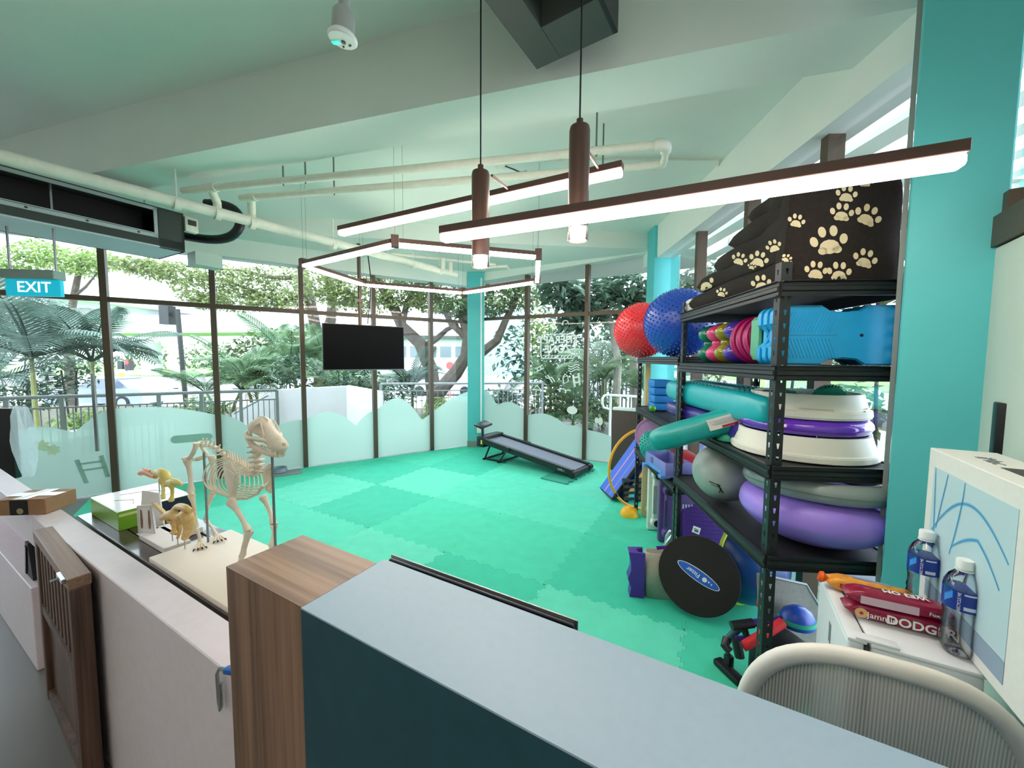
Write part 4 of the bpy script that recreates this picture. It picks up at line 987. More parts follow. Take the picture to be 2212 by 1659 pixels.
# ---- second shelf of the tall rack
zs = 1.4815
pods = [('#127a62', 'dark green'), ('#d8437f', 'pink'), ('#8c8a1c', 'olive yellow'), ('#4a35a8', 'violet')]
for i, ((c, nm), s_) in enumerate(zip(pods, (.80, .69, .585, .485))):
    h = .215; rings = []
    for j in range(21):
        x = -1 + 2 * j / 20; pr = .049 * math.sqrt(max(0, 1 - ((abs(x) - .5) / .52) ** 2)) if abs(x) > .06 else .034
        rings.append([Vector((pr * 2.0 * math.cos(q), pr * math.sin(q), x * h / 2)) for q in [2 * PI * m_ / 18 for m_ in range(18)]])
    o = single('peanut_pod', nm + ' shiny two-lobed balance pod standing on the second shelf', 'balance pod', MB().loft(rings), rubber('pod_' + c[1:], c, .18, coat=.5), S(s_, .12, zs + h / 2 + .0005), SA, 'two-lobed pods on the second shelf', ang=60)
    o['label'] = nm + ' glossy two-lobed balance pod standing in the pod row'
for i, (s_, lab) in enumerate(((.395, 'magenta ribbed balance disc next to the violet pod'), (.335, 'magenta ribbed balance disc, the middle one of three'), (.275, 'magenta ribbed balance disc next to the green step'))):
    r = .112
    t = thing('balance_disc', lab, 'balance disc', S(s_, .13, zs + r + .001), SA, group='magenta discs on the second shelf', rot=(PI / 2 - .10, 0, SA - .12))
    b = MB().lathe([(0, -.020), (r * .5, -.024), (r * .86, -.022), (r, -.008), (r, .008), (r * .86, .022), (r * .5, .024), (0, .020)], 36)
    obj('body', b, rubber('magenta_rubber', '#a81a64', .3), t)
    obj('rim', MB().tube([(math.cos(q) * r * .93, math.sin(q) * r * .93, .0205) for q in [2 * PI * j / 32 for j in range(32)]], .004, 6, closed=True), rubber('magenta_rubber', '#a81a64'), t)
    nubs(t, rubber('magenta_rubber', '#a81a64'), None, [(Vector((math.cos(k_ * 2.4) * r * .8 * math.sqrt(k_ / 90), math.sin(k_ * 2.4) * r * .8 * math.sqrt(k_ / 90), .0225)), Vector((0, 0, 1))) for k_ in range(1, 90)], .0028, .003)
t = thing('green_step', 'green plastic six-sided step standing on edge beside the blue boards', 'step', S(.195, .16, zs), SA)
m_gs = rubber('jade_plastic', '#1f8a5c', .4)
obj('shell', MB().prism([(-.125, .03), (-.10, .0), (.11, .0), (.125, .03), (.125, .19), (.09, .225), (-.08, .225), (-.125, .19)], -.028, .020, RM(PI / 2)), m_gs, t)
obj('rim', MB().prism([(-.14, .045), (-.128, .02), (-.128, .20), (-.14, .185)], -.032, .028, RM(PI / 2)), rubber('pale_jade', '#5fae88', .4), t)
def bone_outline(w, h, wa=.18, r=.035):
    P = []
    def arc(cx, cy, r_, a0, a1, n=5): P.extend((cx + r_ * math.cos(a0 + (a1 - a0) * i / n), cy + r_ * math.sin(a0 + (a1 - a0) * i / n)) for i in range(n + 1))
    arc(w / 2 - r, h / 2 - r, r, 0, PI / 2); d_ = h * wa
    P.extend([(w * .16, h / 2), (w * .10, h / 2 - d_ * .5), (0, h / 2 - d_ * .62), (-w * .10, h / 2 - d_ * .5), (-w * .16, h / 2)])
    arc(-w / 2 + r, h / 2 - r, r, PI / 2, PI)
    P.extend([(-w / 2, h * .20), (-w / 2 + .025, h * .10), (-w / 2 + .025, -h * .10), (-w / 2, -h * .20)])
    arc(-w / 2 + r, -h / 2 + r, r, PI, 1.5 * PI)
    P.extend([(-w * .16, -h / 2), (-w * .10, -h / 2 + d_ * .5), (0, -h / 2 + d_ * .62), (w * .10, -h / 2 + d_ * .5), (w * .16, -h / 2)])
    arc(w / 2 - r, -h / 2 + r, r, 1.5 * PI, 2 * PI)
    P.extend([(w / 2, -h * .20), (w / 2 - .025, -h * .10), (w / 2 - .025, h * .10), (w / 2, h * .20)])
    return P
for i in range(3):
    s_ = .055 + i * .042; h = .225
    t = thing('bone_board', ('bright blue bone-shaped board standing on the second shelf, the front one facing the room', 'bright blue bone-shaped board on the second shelf, the middle one', 'bright blue bone-shaped board on the second shelf, the rear one by the green step')[i], 'balance board', S(s_, .255, zs + h / 2 + .001), SA, group='blue bone boards on the second shelf')
    P = bone_outline(.50, h); Mx = RM(PI / 2)
    obj('body', MB().prism(P, -.012, .012, Mx), m_lblue, t, ang=30)
    obj('face_front', MB().prism([(x * .965, y * .94) for x, y in P], .012, .019, Mx).prism([(x * .965, y * .94) for x, y in P], -.019, -.012, Mx), m_lblue, t, ang=30)
    hb_ = obj('handle', MB().tube([(-.24, -.012, -.05), (-.215, -.02, 0), (-.24, -.012, .05)], .008, 8), m_lblue, t)
    if i == 0:
        for sg in (-1, 1):
            for q in range(14):
                x = -.215 + q * .0125; obj('tread', MB().bar((x, -.0198, sg * .012), (x + .03, -.0198, sg * .085), .005, .0022, (0, 1, 0)), m_lblue, t)
        obj('stopper', MB().cyl((.06, -.0185, 0), (.06, -.021, 0), .006, n=10), m_black, t)
        obj('mould_line', MB().box((-.12, -.0195, 0), (.19, .0015, .003)), rubber('deep_blue_line', '#1482b6'), t)
# ---- third shelf: tray stack, bones, brushes
z3 = 1.1045; c3_ = Vector((1.275, 1.665, z3))
def roundtray(r0, r1, h, th=.012, n=44, e=1.0): return MB().lathe([(r0, 0), (r0 + .006, .004), (r0 + .004, h * .28), (r0 - .004, h * .33), (r1, h), (r1 - th, h), (r1 - th, h * .4), (r0 - th * 2, .01), (0, .01)], n)
t = thing('balance_tray', 'ivory round plastic tray, the bottom of the stack on the third shelf', 'tray', c3_, SA, group='ivory trays on the third shelf')
obj('shell', roundtray(.256, .234, .095), m_wtray, t)
obj('skirt', MB().lathe([(.2595, .0), (.2635, .003), (.2625, .022), (.258, .025)], 44), m_wtray, t)
t = thing('inflated_disc', 'purple inflated disc between the two ivory trays', 'balance disc', c3_ + Vector((0, 0, .0965)), SA)
obj('body', MB().lathe(crp([(0, 0), (.20, .002), (.232, .018), (.238, .034), (.228, .052), (.19, .066), (0, .070)], 3), 44), rubber('purple_shiny', '#6a35c0', .16, coat=.6), t)
nubs(t, rubber('purple_shiny', '#6a35c0'), None, [(Vector((math.cos(q) * rr, math.sin(q) * rr, zz)), Vector((math.cos(q) * .3, math.sin(q) * .3, 1)).normalized()) for rr, zz in ((.196, .064), (.212, .058)) for q in [2 * PI * j / 60 for j in range(60)]], .0035, .004)
obj('valve', MB().ball((-.16, -.163, .035), (.02, .012, .008), 10, 6), mat('white_gloss', '#f2f2f5', .15), t)
t = thing('balance_tray', 'ivory round plastic tray on top of the stack, holding green spiky pads', 'tray', c3_ + Vector((.004, -.004, .163)), SA + .3, group='ivory trays on the third shelf')
obj('shell', roundtray(.218, .196, .098, .010), m_wtray, t)
obj('skirt', MB().lathe([(.222, .006), (.2265, .010), (.2245, .03), (.2205, .034)], 44), m_wtray, t)
b = MB()
for q0_, q1_, z_ in ((-2.5, -2.0, .046), (-2.0, -1.95, .036), (-1.95, -1.35, .026), (-1.35, -1.3, .036), (-1.3, -.8, .046)):
    for j in range(6):
        q = q0_ + (q1_ - q0_) * j / 5; q2 = q0_ + (q1_ - q0_) * min(5, j + 1) / 5; rr = .2165 if z_ > .03 else .2185
        if j < 5: b.bar((math.cos(q) * rr, math.sin(q) * rr, z_), (math.cos(q2) * rr, math.sin(q2) * rr, z_), .004, .004)
obj('moulded_ridge', b, m_wtray, t)
m_jade = rubber('jade_rubber', '#2aa283', .5)
def hedgehog(lab, loc, r, rot, group='green spiky pads on the third shelf'):
    t = thing('spiky_pad', lab, 'massage pad', loc, 0, group=group, rot=rot)
    obj('dome', MB().lathe([(r, 0), (r, r * .15), (r * .86, r * .5), (r * .5, r * .78), (0, r * .88)], 24), m_jade, t)
    pts = []
    for d_ in fib(300):
        if d_.z > .05: pts.append((Vector((d_.x * r, d_.y * r, d_.z * r * .86)), d_))
    nubs(t, m_jade, None, pts, r * .06, r * .10); return t
hedgehog('green spiky pad leaning up inside the top tray', c3_ + Vector((.075, -.055, .235)), .058, (-.9, .5, 0))
hedgehog('green spiky pad lying flat at the left inside the top tray', c3_ + Vector((-.055, .03, .205)), .066, (.1, -.1, 0))
hedgehog('green spiky pad on the third shelf beside the tray stack', Vector((1.075, 1.86, z3)), .052, (0, 0, 0))
# long inflated bones
def bone(label, loc, L_, we, wm, h, m, rot, group, nub=False):
    t = thing('inflated_bone', label, 'balance bone', loc, 0, group=group, rot=rot)
    obj('body', bone_air(L_, we, wm, h), m, t, ang=60)
    if nub:
        pts = []
        for i in range(46):
            for j in range(5):
                x = -L_ * .42 + L_ * .84 * i / 45; y = (j - 2) * we * .16 * (.75 + .25 * abs(x) / (L_ * .4)); pts.append((Vector((x, y + (i % 2) * .004, h / 2 - .0008)), Vector((0, 0, 1))))
        nubs(t, m, None, pts, .0024, .0022)
    obj('valve', MB().cyl((-L_ / 2 + .006, 0, .01), (-L_ / 2 + .001, 0, .01), .008, n=10), mat('white_gloss', '#f2f2f5', .15), t)
    return t
yaw = PI / 2 - math.radians(5)
gb = 'inflated bones on the racks'
bone('dark violet inflated bone at the bottom of the pile, the left one', S(.80, .24, 1.106 + .05), 1.24, .15, .10, .10, rubber('dark_violet_rubber', '#31237f', .25), (0, 0, yaw), gb)
bone('dark violet inflated bone at the bottom of the pile, the front one', S(.80, .09, 1.106 + .05), 1.16, .14, .10, .10, rubber('dark_violet_rubber', '#31237f', .25), (0, 0, yaw + .02), gb)
bone('teal inflated bone with pimpled top, rear one of the pair under the second shelf', S(.83, .245, 1.208 + .076), 1.30, .15, .11, .15, m_tealr, (0, 0, yaw), gb, True)
bone('teal inflated bone with pimpled top, front one of the pair under the second shelf', S(.775, .09, 1.208 + .076), 1.25, .15, .11, .15, m_tealr, (0, 0, yaw + .01), gb, True)
# sloping teal bone with label
pA, pB = D(1418, 950, 2.02), D(1702, 872, 1.78)
dd = pB - pA; L_ = dd.length + .05
t = thing('sloping_bone', 'teal inflated bone with a white care label, sticking out of the racks at the left', 'balance bone', (pA + pB) / 2, 0, rot=(0, -math.asin(dd.z / dd.length), math.atan2(dd.y, dd.x)))
obj('body', bone_air(L_, .20, .15, .12), rubber('sea_teal_rubber', '#159c98', .3), t, ang=60)
obj('label_sticker', MB().box((L_ * .06, -.083, .012), (.17, .004, .055)), mat('white_sticker', '#d9d5cd', .5), t)
obj('red_stripe', MB().box((L_ * .07, -.0860, -.008), (.07, .0012, .010)), mat('red_print', '#a51f2c', .5), t)
b = MB()
for q in range(5): b.box((L_ * .06, -.0860, .026 - q * .005), (.14 - .02 * (q % 3), .001, .0014))
obj('fine_print', b, mat('grey_line_print', '#9fa6b2'), t, kind='stuff')
# ---- fourth shelf
z4 = .7535
p = D(1562, 1020, 2.0); r = .160
t = thing('silver_ball', 'silver-grey exercise ball with a small black figure print on the fourth shelf', 'ball', (p.x + .01, p.y, z4 + r * .93), 0)
obj('body', MB().ball((0, 0, 0), (r, r, r * .93), 40, 26), rubber('silver_rubber', '#a3aca6', .35, noise=.03), t)
b = MB()
cn = Vector((-.62, -.72, -.28)).normalized(); tx = Vector((0, 0, 1)).cross(cn).normalized(); ty = cn.cross(tx)
for x0_, y0_, x1_, y1_, w in ((-.04, .02, .012, .012, .007), (.0, .012, .014, -.012, .009), (.012, -.012, .006, -.036, .006), (.012, -.012, .022, -.034, .006), (-.03, .006, .0, .0, .004)):
    q = [cn * r * .965 + tx * x + ty * y for x, y in ((x0_, y0_), (x1_, y1_))]
    q = [v_.normalized() * (r * .985) for v_ in q]; q = [Vector((v_.x * 1.015, v_.y * 1.015, v_.z * .95)) for v_ in q]; b.tube(q, w / 2, 6)
obj('figure_print', b, m_black, t)
p = D(1742, 1140, 1.60); R0 = .27
t = thing('donut_cushion', 'large purple inflated donut ball on the fourth shelf under the silver ring', 'ball', (p.x + .02, p.y, z4), 0)
obj('body', MB().lathe(crp([(0, .01), (.12, .0), (.2, .03), (.257, .08), (.272, .12), (.255, .168), (.20, .20), (.13, .208), (.07, .19), (.03, .15), (0, .14)]), 48), rubber('lavender_rubber', '#a283ea', .32, noise=.03), t)
t2_ = thing('ring_cushion', 'silver-grey inflated ring lying on the purple donut ball', 'ring', (p.x + .03, p.y + .005, z4 + .232), 0, rot=(-.05, .03, 0))
ringpts = [(math.cos(q) * .228, math.sin(q) * .228, 0) for q in [2 * PI * j / 48 for j in range(48)]]
obj('body', MB().tube(ringpts, .040, 16, closed=True), rubber('grey_pvc', '#8f9a98', .25, noise=.03), t2_)
obj('seam', MB().tube([(math.cos(q) * .2683, math.sin(q) * .2683, -.003) for q in [2 * PI * j / 48 for j in range(48)]], .0018, 5, closed=True), rubber('grey_seam', '#6b7573'), t2_)
# ---- lower rack: things on its shelves
t = thing('pink_disc', 'mauve round plate standing on edge at the far end of the lower rack', 'plate', S(1.93, .09, .676 + .152), SA, rot=(PI / 2 - .12, 0, SA - .55))
obj('plate', MB().lathe([(0, -.012), (.13, -.012), (.15, -.004), (.15, .006), (.135, .006), (.13, 0), (0, 0)], 36), rubber('mauve_plastic', '#b683b4', .4), t)
obj('rim', MB().tube([(math.cos(q) * .146, math.sin(q) * .146, .004) for q in [2 * PI * j / 32 for j in range(32)]], .006, 6, closed=True), rubber('mauve_plastic', '#b683b4'), t)
m_jade = rubber('turquoise_rubber', '#1fa79f', .5)
hedgehog('large teal spiky dome on edge below the sloping bone', S(1.62, .0, .676 + .125), .12, (PI / 2 - .25, .25, .35), group='green spiky pads on the lower rack')
t = thing('lilac_tray', 'lilac-blue plastic tray on the front of the lower rack', 'tray', S(1.34, .045, .677), SA + .12)
m_lil = rubber('lilac_plastic', '#7b80c4', .45)
obj('wall', MB().box((-.09, 0, .065), (.012, .36, .09), r=.003).box((.09, 0, .065), (.012, .36, .09), r=.003).box((0, -.175, .065), (.18, .012, .09), r=.003).box((0, .175, .065), (.18, .012, .09), r=.003), m_lil, t)
obj('base', MB().box((0, 0, .018), (.185, .365, .014), r=.003), m_lil, t)
for y in (-.15, .15): obj('foot', MB().box((-.09, y, .012), (.07, .05, .024), r=.006), rubber('sky_blue_plastic', '#5b93e0', .4), t)
obj('side_strip', MB().box((-.0975, 0, .035), (.006, .25, .03)), rubber('sky_blue_plastic', '#5b93e0', .4), t)
obj('print_panel', MB().box((-.0968, .05, .075), (.002, .04, .045)), rubber('dim_violet_print', '#5b5f92'), t)
single('red_cushion', 'red folded bag wedged behind the lilac tray on the lower rack', 'bag', MB().box((0, 0, .05), (.16, .30, .10), r=.035, seg=3), rubber('red_fabric', '#c22a35', .6), S(1.42, .20, .70), SA)
single('red_pad', 'flat red pad lying under the red bag on the lower rack', 'pad', MB().box((0, 0, .011), (.2, .34, .022), r=.008), rubber('red_fabric', '#c22a35', .6), S(1.40, .20, .6765), SA)
single('blue_foam_stack', 'stack of bright blue foam pads at the far end of the lower rack', 'pad', MB().box((0, 0, .035), (.16, .2, .06), r=.012).box((.004, 0, .10), (.16, .2, .06), r=.012).box((0, .006, .165), (.158, .2, .06), r=.012).box((-.002, 0, .23), (.16, .2, .06), r=.012), rubber('blue_foam', '#1f7fd0', .6), S(1.86, .13, 1.067), SA)
single('green_ball', 'small green ball on the shelf edge in front of the blue pads', 'ball', MB().ball((0, 0, .028), .028, 16, 10), rubber('leaf_green_rubber', '#4ea53c', .4), S(1.72, .03, 1.067))
single('yellow_plank', 'thin yellow plank standing upright behind the lower rack', 'plank', MB().box((0, 0, .72), (.045, .02, 1.44)), wood('yellow_wood', '#d9b25e', '#eed28c', .5, 2), S(2.17, .10, .022), SA)
# ================================================================ ON THE FLOOR BY THE RACKS
zf = .0222
def floor(u, v): return W(u, v, zf)
# aerobic steps standing on end
for nm, c, (u, v), h, w, lab in (('purple', '#5c4384', (1424, 1176), .52, .40, 'purple-grey aerobic step standing on its side under the lower rack'), ('white', '#d3dad2', (1400, 1150), .58, .36, 'white aerobic step standing on its side behind the purple one'), ('beige', '#b8a68a', (1390, 1121), .60, .34, 'beige aerobic step standing on its side behind the white one')):
    p = floor(u, v); m = rubber('step_' + nm, c, .5)
    t = thing('aerobic_step', lab, 'step', p, SA, group='aerobic steps under the rack')
    obj('deck', MB().box((w / 2, .06, h / 2), (w, .05, h), r=.02), m, t)
    obj('skirt', MB().box((w / 2, .02, h / 2), (w * .82, .06, h * .66), r=.02), m, t)
    for z in (.085, h - .085):
        ft = obj('foot', MB().lathe([(.05, 0), (.044, .05), (.036, .055), (0, .055)], 20, M=Matrix.Translation((.07, .04, z)) @ RM(PI / 2)), m, t)
        obj('pad', MB().lathe([(.030, 0), (.028, .012), (0, .012)], 18, M=Matrix.Translation((.07, -.012, z)) @ RM(PI / 2)), m_black, ft)
    obj('grip_slot', MB().box((.045, -.012, h / 2), (.03, .006, h * .42), r=.003), rubber('step_dark_' + nm, '#3f2f5c' if nm == 'purple' else '#aab2aa'), t)
    if nm == 'purple':
        for q in (.62, .50):
            for k in range(5): obj('vent', MB().box((.17 + k * .022, -.0105, h * q), (.012, .004, .035)), mat('pale_vent', '#b9b6c4', .5), t)
# silver plastic bag, purple mat in the dark
b = MB(); random.seed(5); p = D(1452, 1172, 2.62)
R_ = []
for i in range(8):
    w = i / 7; r = .065 * (1 - w * .55)
    R_.append([Vector((math.cos(q) * r * (1 + .5 * random.random()) + .02 * w, math.sin(q) * r * .6 * (1 + .5 * random.random()), w * .24 + .02 * random.random())) for q in [2 * PI * j / 12 for j in range(12)]])
b.loft(R_)
single('silver_bag', 'crumpled silver plastic bag in front of the purple step', 'bag', b, mat('silver_foil', '#c9ccd2', .25, metal=.7), (p.x - .01, p.y + .02, zf), ang=0)
p = floor(1512, 1178)
t = thing('purple_mat', 'purple perforated mat with a white tag leaning under the tall rack', 'mat', (1.56, 2.82, zf), 0, rot=(-.25, 0, -.2))
obj('sheet', MB().box((0, 0, .22), (.46, .02, .43), r=.006), rubber('violet_mesh', '#4a1f86', .6, bump=.5, bscale=120), t)
b = MB()
for i in range(20):
    for j in range(12): b.box((-.2 + i * .021, -.0105, .05 + j * .03), (.008, .002, .012))
obj('perforation', b, rubber('dark_violet_mesh', '#35145f', .6), t, kind='stuff')
obj('tag', MB().box((-.13, -.013, .16), (.055, .002, .05), M=RM(0, .3)), m_whitep, t)
obj('tag_print', MB().box((-.13, -.0145, .165), (.035, .001, .006), M=RM(0, .3)).box((-.13, -.0145, .152), (.028, .001, .010), M=RM(0, .3)), m_black, t)
single('teal_wedge', 'teal foam wedge behind the black wobble disc under the rack', 'wedge', MB().prism([(-.12, 0), (.14, 0), (.14, .03), (-.02, .17), (-.12, .10)], -.06, .06, RM(PI / 2)), rubber('dark_teal_foam', '#1f8a80', .6), (1.36, 2.50, zf), .2)
# folded grey and purple mat
p = floor(1386, 1290); q = p + Vector((.46, -.02, 0))
t = thing('folded_mat', 'grey mat with purple edge folded double, standing on the green floor', 'mat', p, -.10)
def fold(off, th, z0, z1, x0=0.0, x1=.5):
    path = [(x1, .0), (x0 + .05, -.006), (x0 + .012, .004), (x0, .028), (x0 + .014, .055), (x0 + .06, .066), (x1, .062)]
    vs = []; n = len(path)
    for (x, y) in path: vs += [Vector((x, y, z0)), Vector((x, y, z1))]
    return MB().add(vs, [(2 * i, 2 * i + 2, 2 * i + 3, 2 * i + 1) for i in range(n - 1)])
def solid(o, th):
    md = o.modifiers.new('thickness', 'SOLIDIFY'); md.thickness = th; md.offset = 0; return o
solid(obj('mat_sheet', fold(0, 0, 0, .285, .02), mat('grey_felt', '#a8a396', .8, noise=.08, nscale=90), t), .008)
m_pv = rubber('violet_binding', '#4c2391', .35)
b = MB()
rings = []
for i in range(6):
    z = .285 * i / 5; w = .012 * math.sin(5 * z * 8)
    rings.append([Vector((-.075 + w, -.004, z)), Vector((.012, -.012, z)), Vector((.014, .0, z)), Vector((-.02 + w * .5, .012, z)), Vector((-.03, .05, z)), Vector((.014, .066, z)), Vector((.012, .078, z)), Vector((-.07 + w, .07, z))])
b.loft(rings); obj('purple_edge', b, m_pv, t, ang=40)
obj('top_edge', MB().tube([(.10, .07, .287), (.2, .075, .296), (.34, .07, .300), (.48, .06, .30)], .012, 8), m_pv, t)
# black wobble disc leaning on the rack
c = D(1508, 1242, 2.13); n_ = (EYE - c).normalized(); n_.z *= .25; n_ = (n_ + Vector((-.10, -.10, .24))).normalized()
x_ = Vector((0, 0, 1)).cross(n_).normalized(); Mx = basisM(c, x_, n_.cross(x_)); r = .215
t = bpy.data.objects.new('wobble_board', None); COL.objects.link(t); t.matrix_world = Mx; tag(t, 'round black wobble board with a blue oval badge, leaning against the rack', 'balance board')
obj('disc', MB().lathe([(0, -.012), (r * .97, -.012), (r, -.008), (r, .008), (r * .985, .012), (0, .012)], 56), mat('black_grit', '#221b18', .85, noise=.35, nscale=260, bump=.6, bscale=500), t)
obj('base_knob', MB().lathe([(.09, -.012), (.075, -.05), (.04, -.066), (0, -.07)], 24), m_black, t)
def oval(a_, b_, z, n=36): return [Vector((a_ * math.cos(q), b_ * math.sin(q), z)) for q in [2 * PI * j / n for j in range(n)]]
Rb = Matrix.Rotation(-.42, 4, 'Z')
o = obj('badge_border', MB().add([Rb @ p for p in oval(.122, .033, .0126)], [tuple(range(36))]), m_whitep, t, ang=0)
o = obj('badge', MB().add([Rb @ p for p in oval(.118, .0295, .0130)], [tuple(range(36))]), mat('badge_blue', '#2a5fc4', .4), t, ang=0)
o = text_part('badge_lettering', 'Fitter', .034, m_whitep, t, Rb @ basisM((-.028, .0, .0134), (-1, 0, 0), (0, -1, 0)), thick=.0002, bold=.0004)
b = MB(); b.add([Rb @ (p + Vector((.038, 0, 0))) for p in oval(.013, .013, .0134, 16)], [tuple(range(16))]).add([Rb @ Vector(p) for p in ((.056, .008, .0134), (.062, -.006, .0134), (.066, .006, .0134))], [(0, 1, 2)]).add([Rb @ Vector(p) for p in ((.072, .004, .0134), (.078, -.008, .0134), (.082, .002, .0134))], [(0, 1, 2)])
obj('badge_mark', b, m_whitep, t, ang=0)
# blue half ball with lime rim
c = D(1606, 1252, 2.25); c.z = .275
t = thing('half_ball_trainer', 'dark blue half ball with lime green rim standing on edge under the rack', 'balance trainer', c, 0, rot=(PI / 2 - .12, 0, .5))
r = .24
obj('dome', MB().lathe([(r, 0), (r * .99, .03), (r * .93, .09), (r * .78, .15), (r * .52, .20), (r * .25, .222), (0, .228)], 44), rubber('navy_rubber', '#163f7c', .3), t)
obj('rim', MB().tube([(math.cos(q) * (r + .006), math.sin(q) * (r + .006), -.006) for q in [2 * PI * j / 44 for j in range(44)]], .012, 8, closed=True), rubber('lime_rubber', '#b4c42c', .45), t)
obj('platform', MB().lathe([(0, -.03), (r - .02, -.03), (r, -.012), (r, 0), (0, 0)], 44), m_black, t)
for x, y in ((.06, .05), (.115, -.02)): obj('valve', MB().ball((x, y, .20 if x < .1 else .178), (.020, .020, .012), 14, 8), mat('grey_plug', '#b9bdc0', .4), t)
# yellow half ball
p = floor(1365, 1117)
single('yellow_half_ball', 'small yellow half ball on the green floor by the rack post', 'half ball', MB().lathe([(.085, 0), (.084, .02), (.07, .055), (.04, .078), (0, .085)], 28), rubber('sun_yellow_rubber', '#f2b21c', .4), (p.x - .01, p.y + .05, zf))
# yellow hoop
c = D(1394, 1012, 3.68)
t = thing('yellow_hoop', 'yellow hoop standing upright beside the blue ramp boards', 'hoop', c, 0, rot=(PI / 2 - .05, 0, .25))
R1 = c.z - zf - .012
obj('ring', MB().tube([(math.cos(q) * R1, math.sin(q) * R1, 0) for q in [2 * PI * j / 56 for j in range(56)]], .013, 10, closed=True), rubber('amber_yellow_plastic', '#f0ac2a', .35), t)
obj('connector', MB().tube([(math.cos(q) * R1, math.sin(q) * R1, 0) for q in (3.72, 3.82)], .017, 10), m_black, t)
# blue ramp boards
for i, (dx, lab) in enumerate(((0, 'blue ramp board with pink stripes and black edge leaning behind the yellow hoop'), (.115, 'blue ramp board with pale wooden edge leaning behind the yellow hoop'))):
    a_, b_ = floor(1300, 1052), floor(1321, 1083)
    a_ = a_ + Vector((dx, 0, 0)); b_ = b_ + Vector((dx, 0, 0)); ww = b_ - a_; wl_ = ww.length
    up = Vector((.59, .1, .80)).normalized(); Mx = basisM((a_ + b_) / 2 + Vector((0, 0, .01)), up, -ww); Lb = .72
    t = bpy.data.objects.new('ramp_board', None); COL.objects.link(t); t.matrix_world = Mx; tag(t, lab, 'board', 'blue ramp boards leaning by the rack')
    obj('board', MB().box((Lb / 2, 0, 0), (Lb, wl_, .02)), mat('cobalt_blue_rubber', '#3a66d6', .6), t)
    obj('edge', MB().box((Lb / 2, -wl_ / 2 - .012, 0), (Lb, .024, .034)), m_black if i == 0 else wood('pale_wood_edge', '#c9924a', '#e3b878', .5, 0), t)
    obj('end_edge', MB().box((-.006, 0, 0), (.012, wl_, .03)), m_black, t)
    if i == 0: obj('stripe', MB().box((Lb / 2, .05, .0106), (Lb, .03, .001)).box((Lb / 2, -.11, .0106), (Lb, .012, .001)), mat('pink_stripe', '#c98ac0', .6), t)
# black dumbbells
p = floor(1368, 1092)
for k in range(4):
    t = thing('dumbbell', ('black dumbbell lying on the floor under the yellow hoop', 'black dumbbell, second from the floor under the yellow hoop', 'black dumbbell, third from the floor under the yellow hoop', 'black dumbbell, topmost of the pile under the yellow hoop')[k], 'dumbbell', (p.x + .015, p.y + .10, zf + .032 + k * .064), .15, group='black dumbbells by the hoop')
    for sx in (-1, 1): obj('head', MB().cyl((sx * .045, 0, 0), (sx * .10, 0, 0), .031, n=6), m_black, t)
    obj('grip', MB().cyl((-.046, 0, 0), (.046, 0, 0), .014, n=10), m_black, t)
# tall dark mat by the glass
a_, b_ = floor(1322, 1012), floor(1402, 1035)
t = thing('crash_mat', 'tall dark brown padded mat with white top standing against the back glass', 'mat', (a_ + b_) / 2 + Vector((-.015, .10, 0)), GA + .05, rot=(-.05, 0, GA + .05))
obj('pad', MB().box((0, 0, .40), (.40, .09, .80), r=.012), mat('brown_vinyl', '#4a3c36', .55, noise=.08, nscale=50), t)
obj('white_top', MB().box((0, 0, .82), (.40, .10, .045), r=.015), m_whitep, t)
# handles and gear by the near post
def gear(label, parts, loc, cat='handle', name='exercise_handle', group='exercise handles by the near post', rz=0):
    t = thing(name, label, cat, loc, rz, group=group)
    for nm, mb, m in parts: obj(nm, mb, m, t)
    return t
m_vio = rubber('violet_tube', '#4a2285', .3); m_redf = rubber('red_foam', '#d3212c', .7); m_dt = rubber('dark_teal_tube', '#1d4a54', .4)
def rel(u, v, y, o): return D(u, v, y) - o
o = D(1620, 1345, 1.66)
gear('violet bar with black T-shaped end by the near rack post', [('bar', MB().tube([rel(1618, 1347, 1.66, o), rel(1690, 1338, 1.66, o)], .016, 12), m_vio), ('tee', MB().tube([rel(1580, 1352, 1.66, o), rel(1626, 1346, 1.66, o)], .020, 12), m_black), ('stem', MB().tube([rel(1604, 1349, 1.66, o), rel(1612, 1372, 1.66, o)], [.018, .014], 12), m_black)], o)
o = D(1590, 1370, 1.72)
gear('dark teal bar with black elbow by the near rack post', [('bar', MB().tube([rel(1600, 1352, 1.72, o), rel(1572, 1382, 1.72, o)], .017, 12), m_dt), ('elbow', MB().tube([rel(1571, 1380, 1.72, o), rel(1566, 1395, 1.70, o), rel(1578, 1408, 1.68, o)], .020, 12), m_black), ('lower_bar', MB().tube([rel(1590, 1380, 1.68, o), rel(1660, 1374, 1.68, o)], .012, 10), m_vio)], o)
o = D(1640, 1378, 1.60)
gear('red foam-covered bar lying below the violet bar', [('foam', MB().tube([rel(1604, 1398, 1.60, o), rel(1614, 1392, 1.60, o), rel(1664, 1362, 1.62, o), rel(1690, 1345, 1.64, o)], [.018, .021, .021, .021], 14), m_redf), ('end', MB().tube([rel(1590, 1382, 1.60, o), rel(1598, 1420, 1.58, o)], .020, 10), m_black)], o)
p = floor(1600, 1425)
single('gear_base', 'black base bracket lying under the coloured bars', 'bracket', MB().box((0, 0, .015), (.05, .14, .03), r=.008).box((.02, .02, .04), (.035, .035, .07), r=.008), m_black, (1.03, 1.70, zf), .3)
o = D(1655, 1318, 1.92)
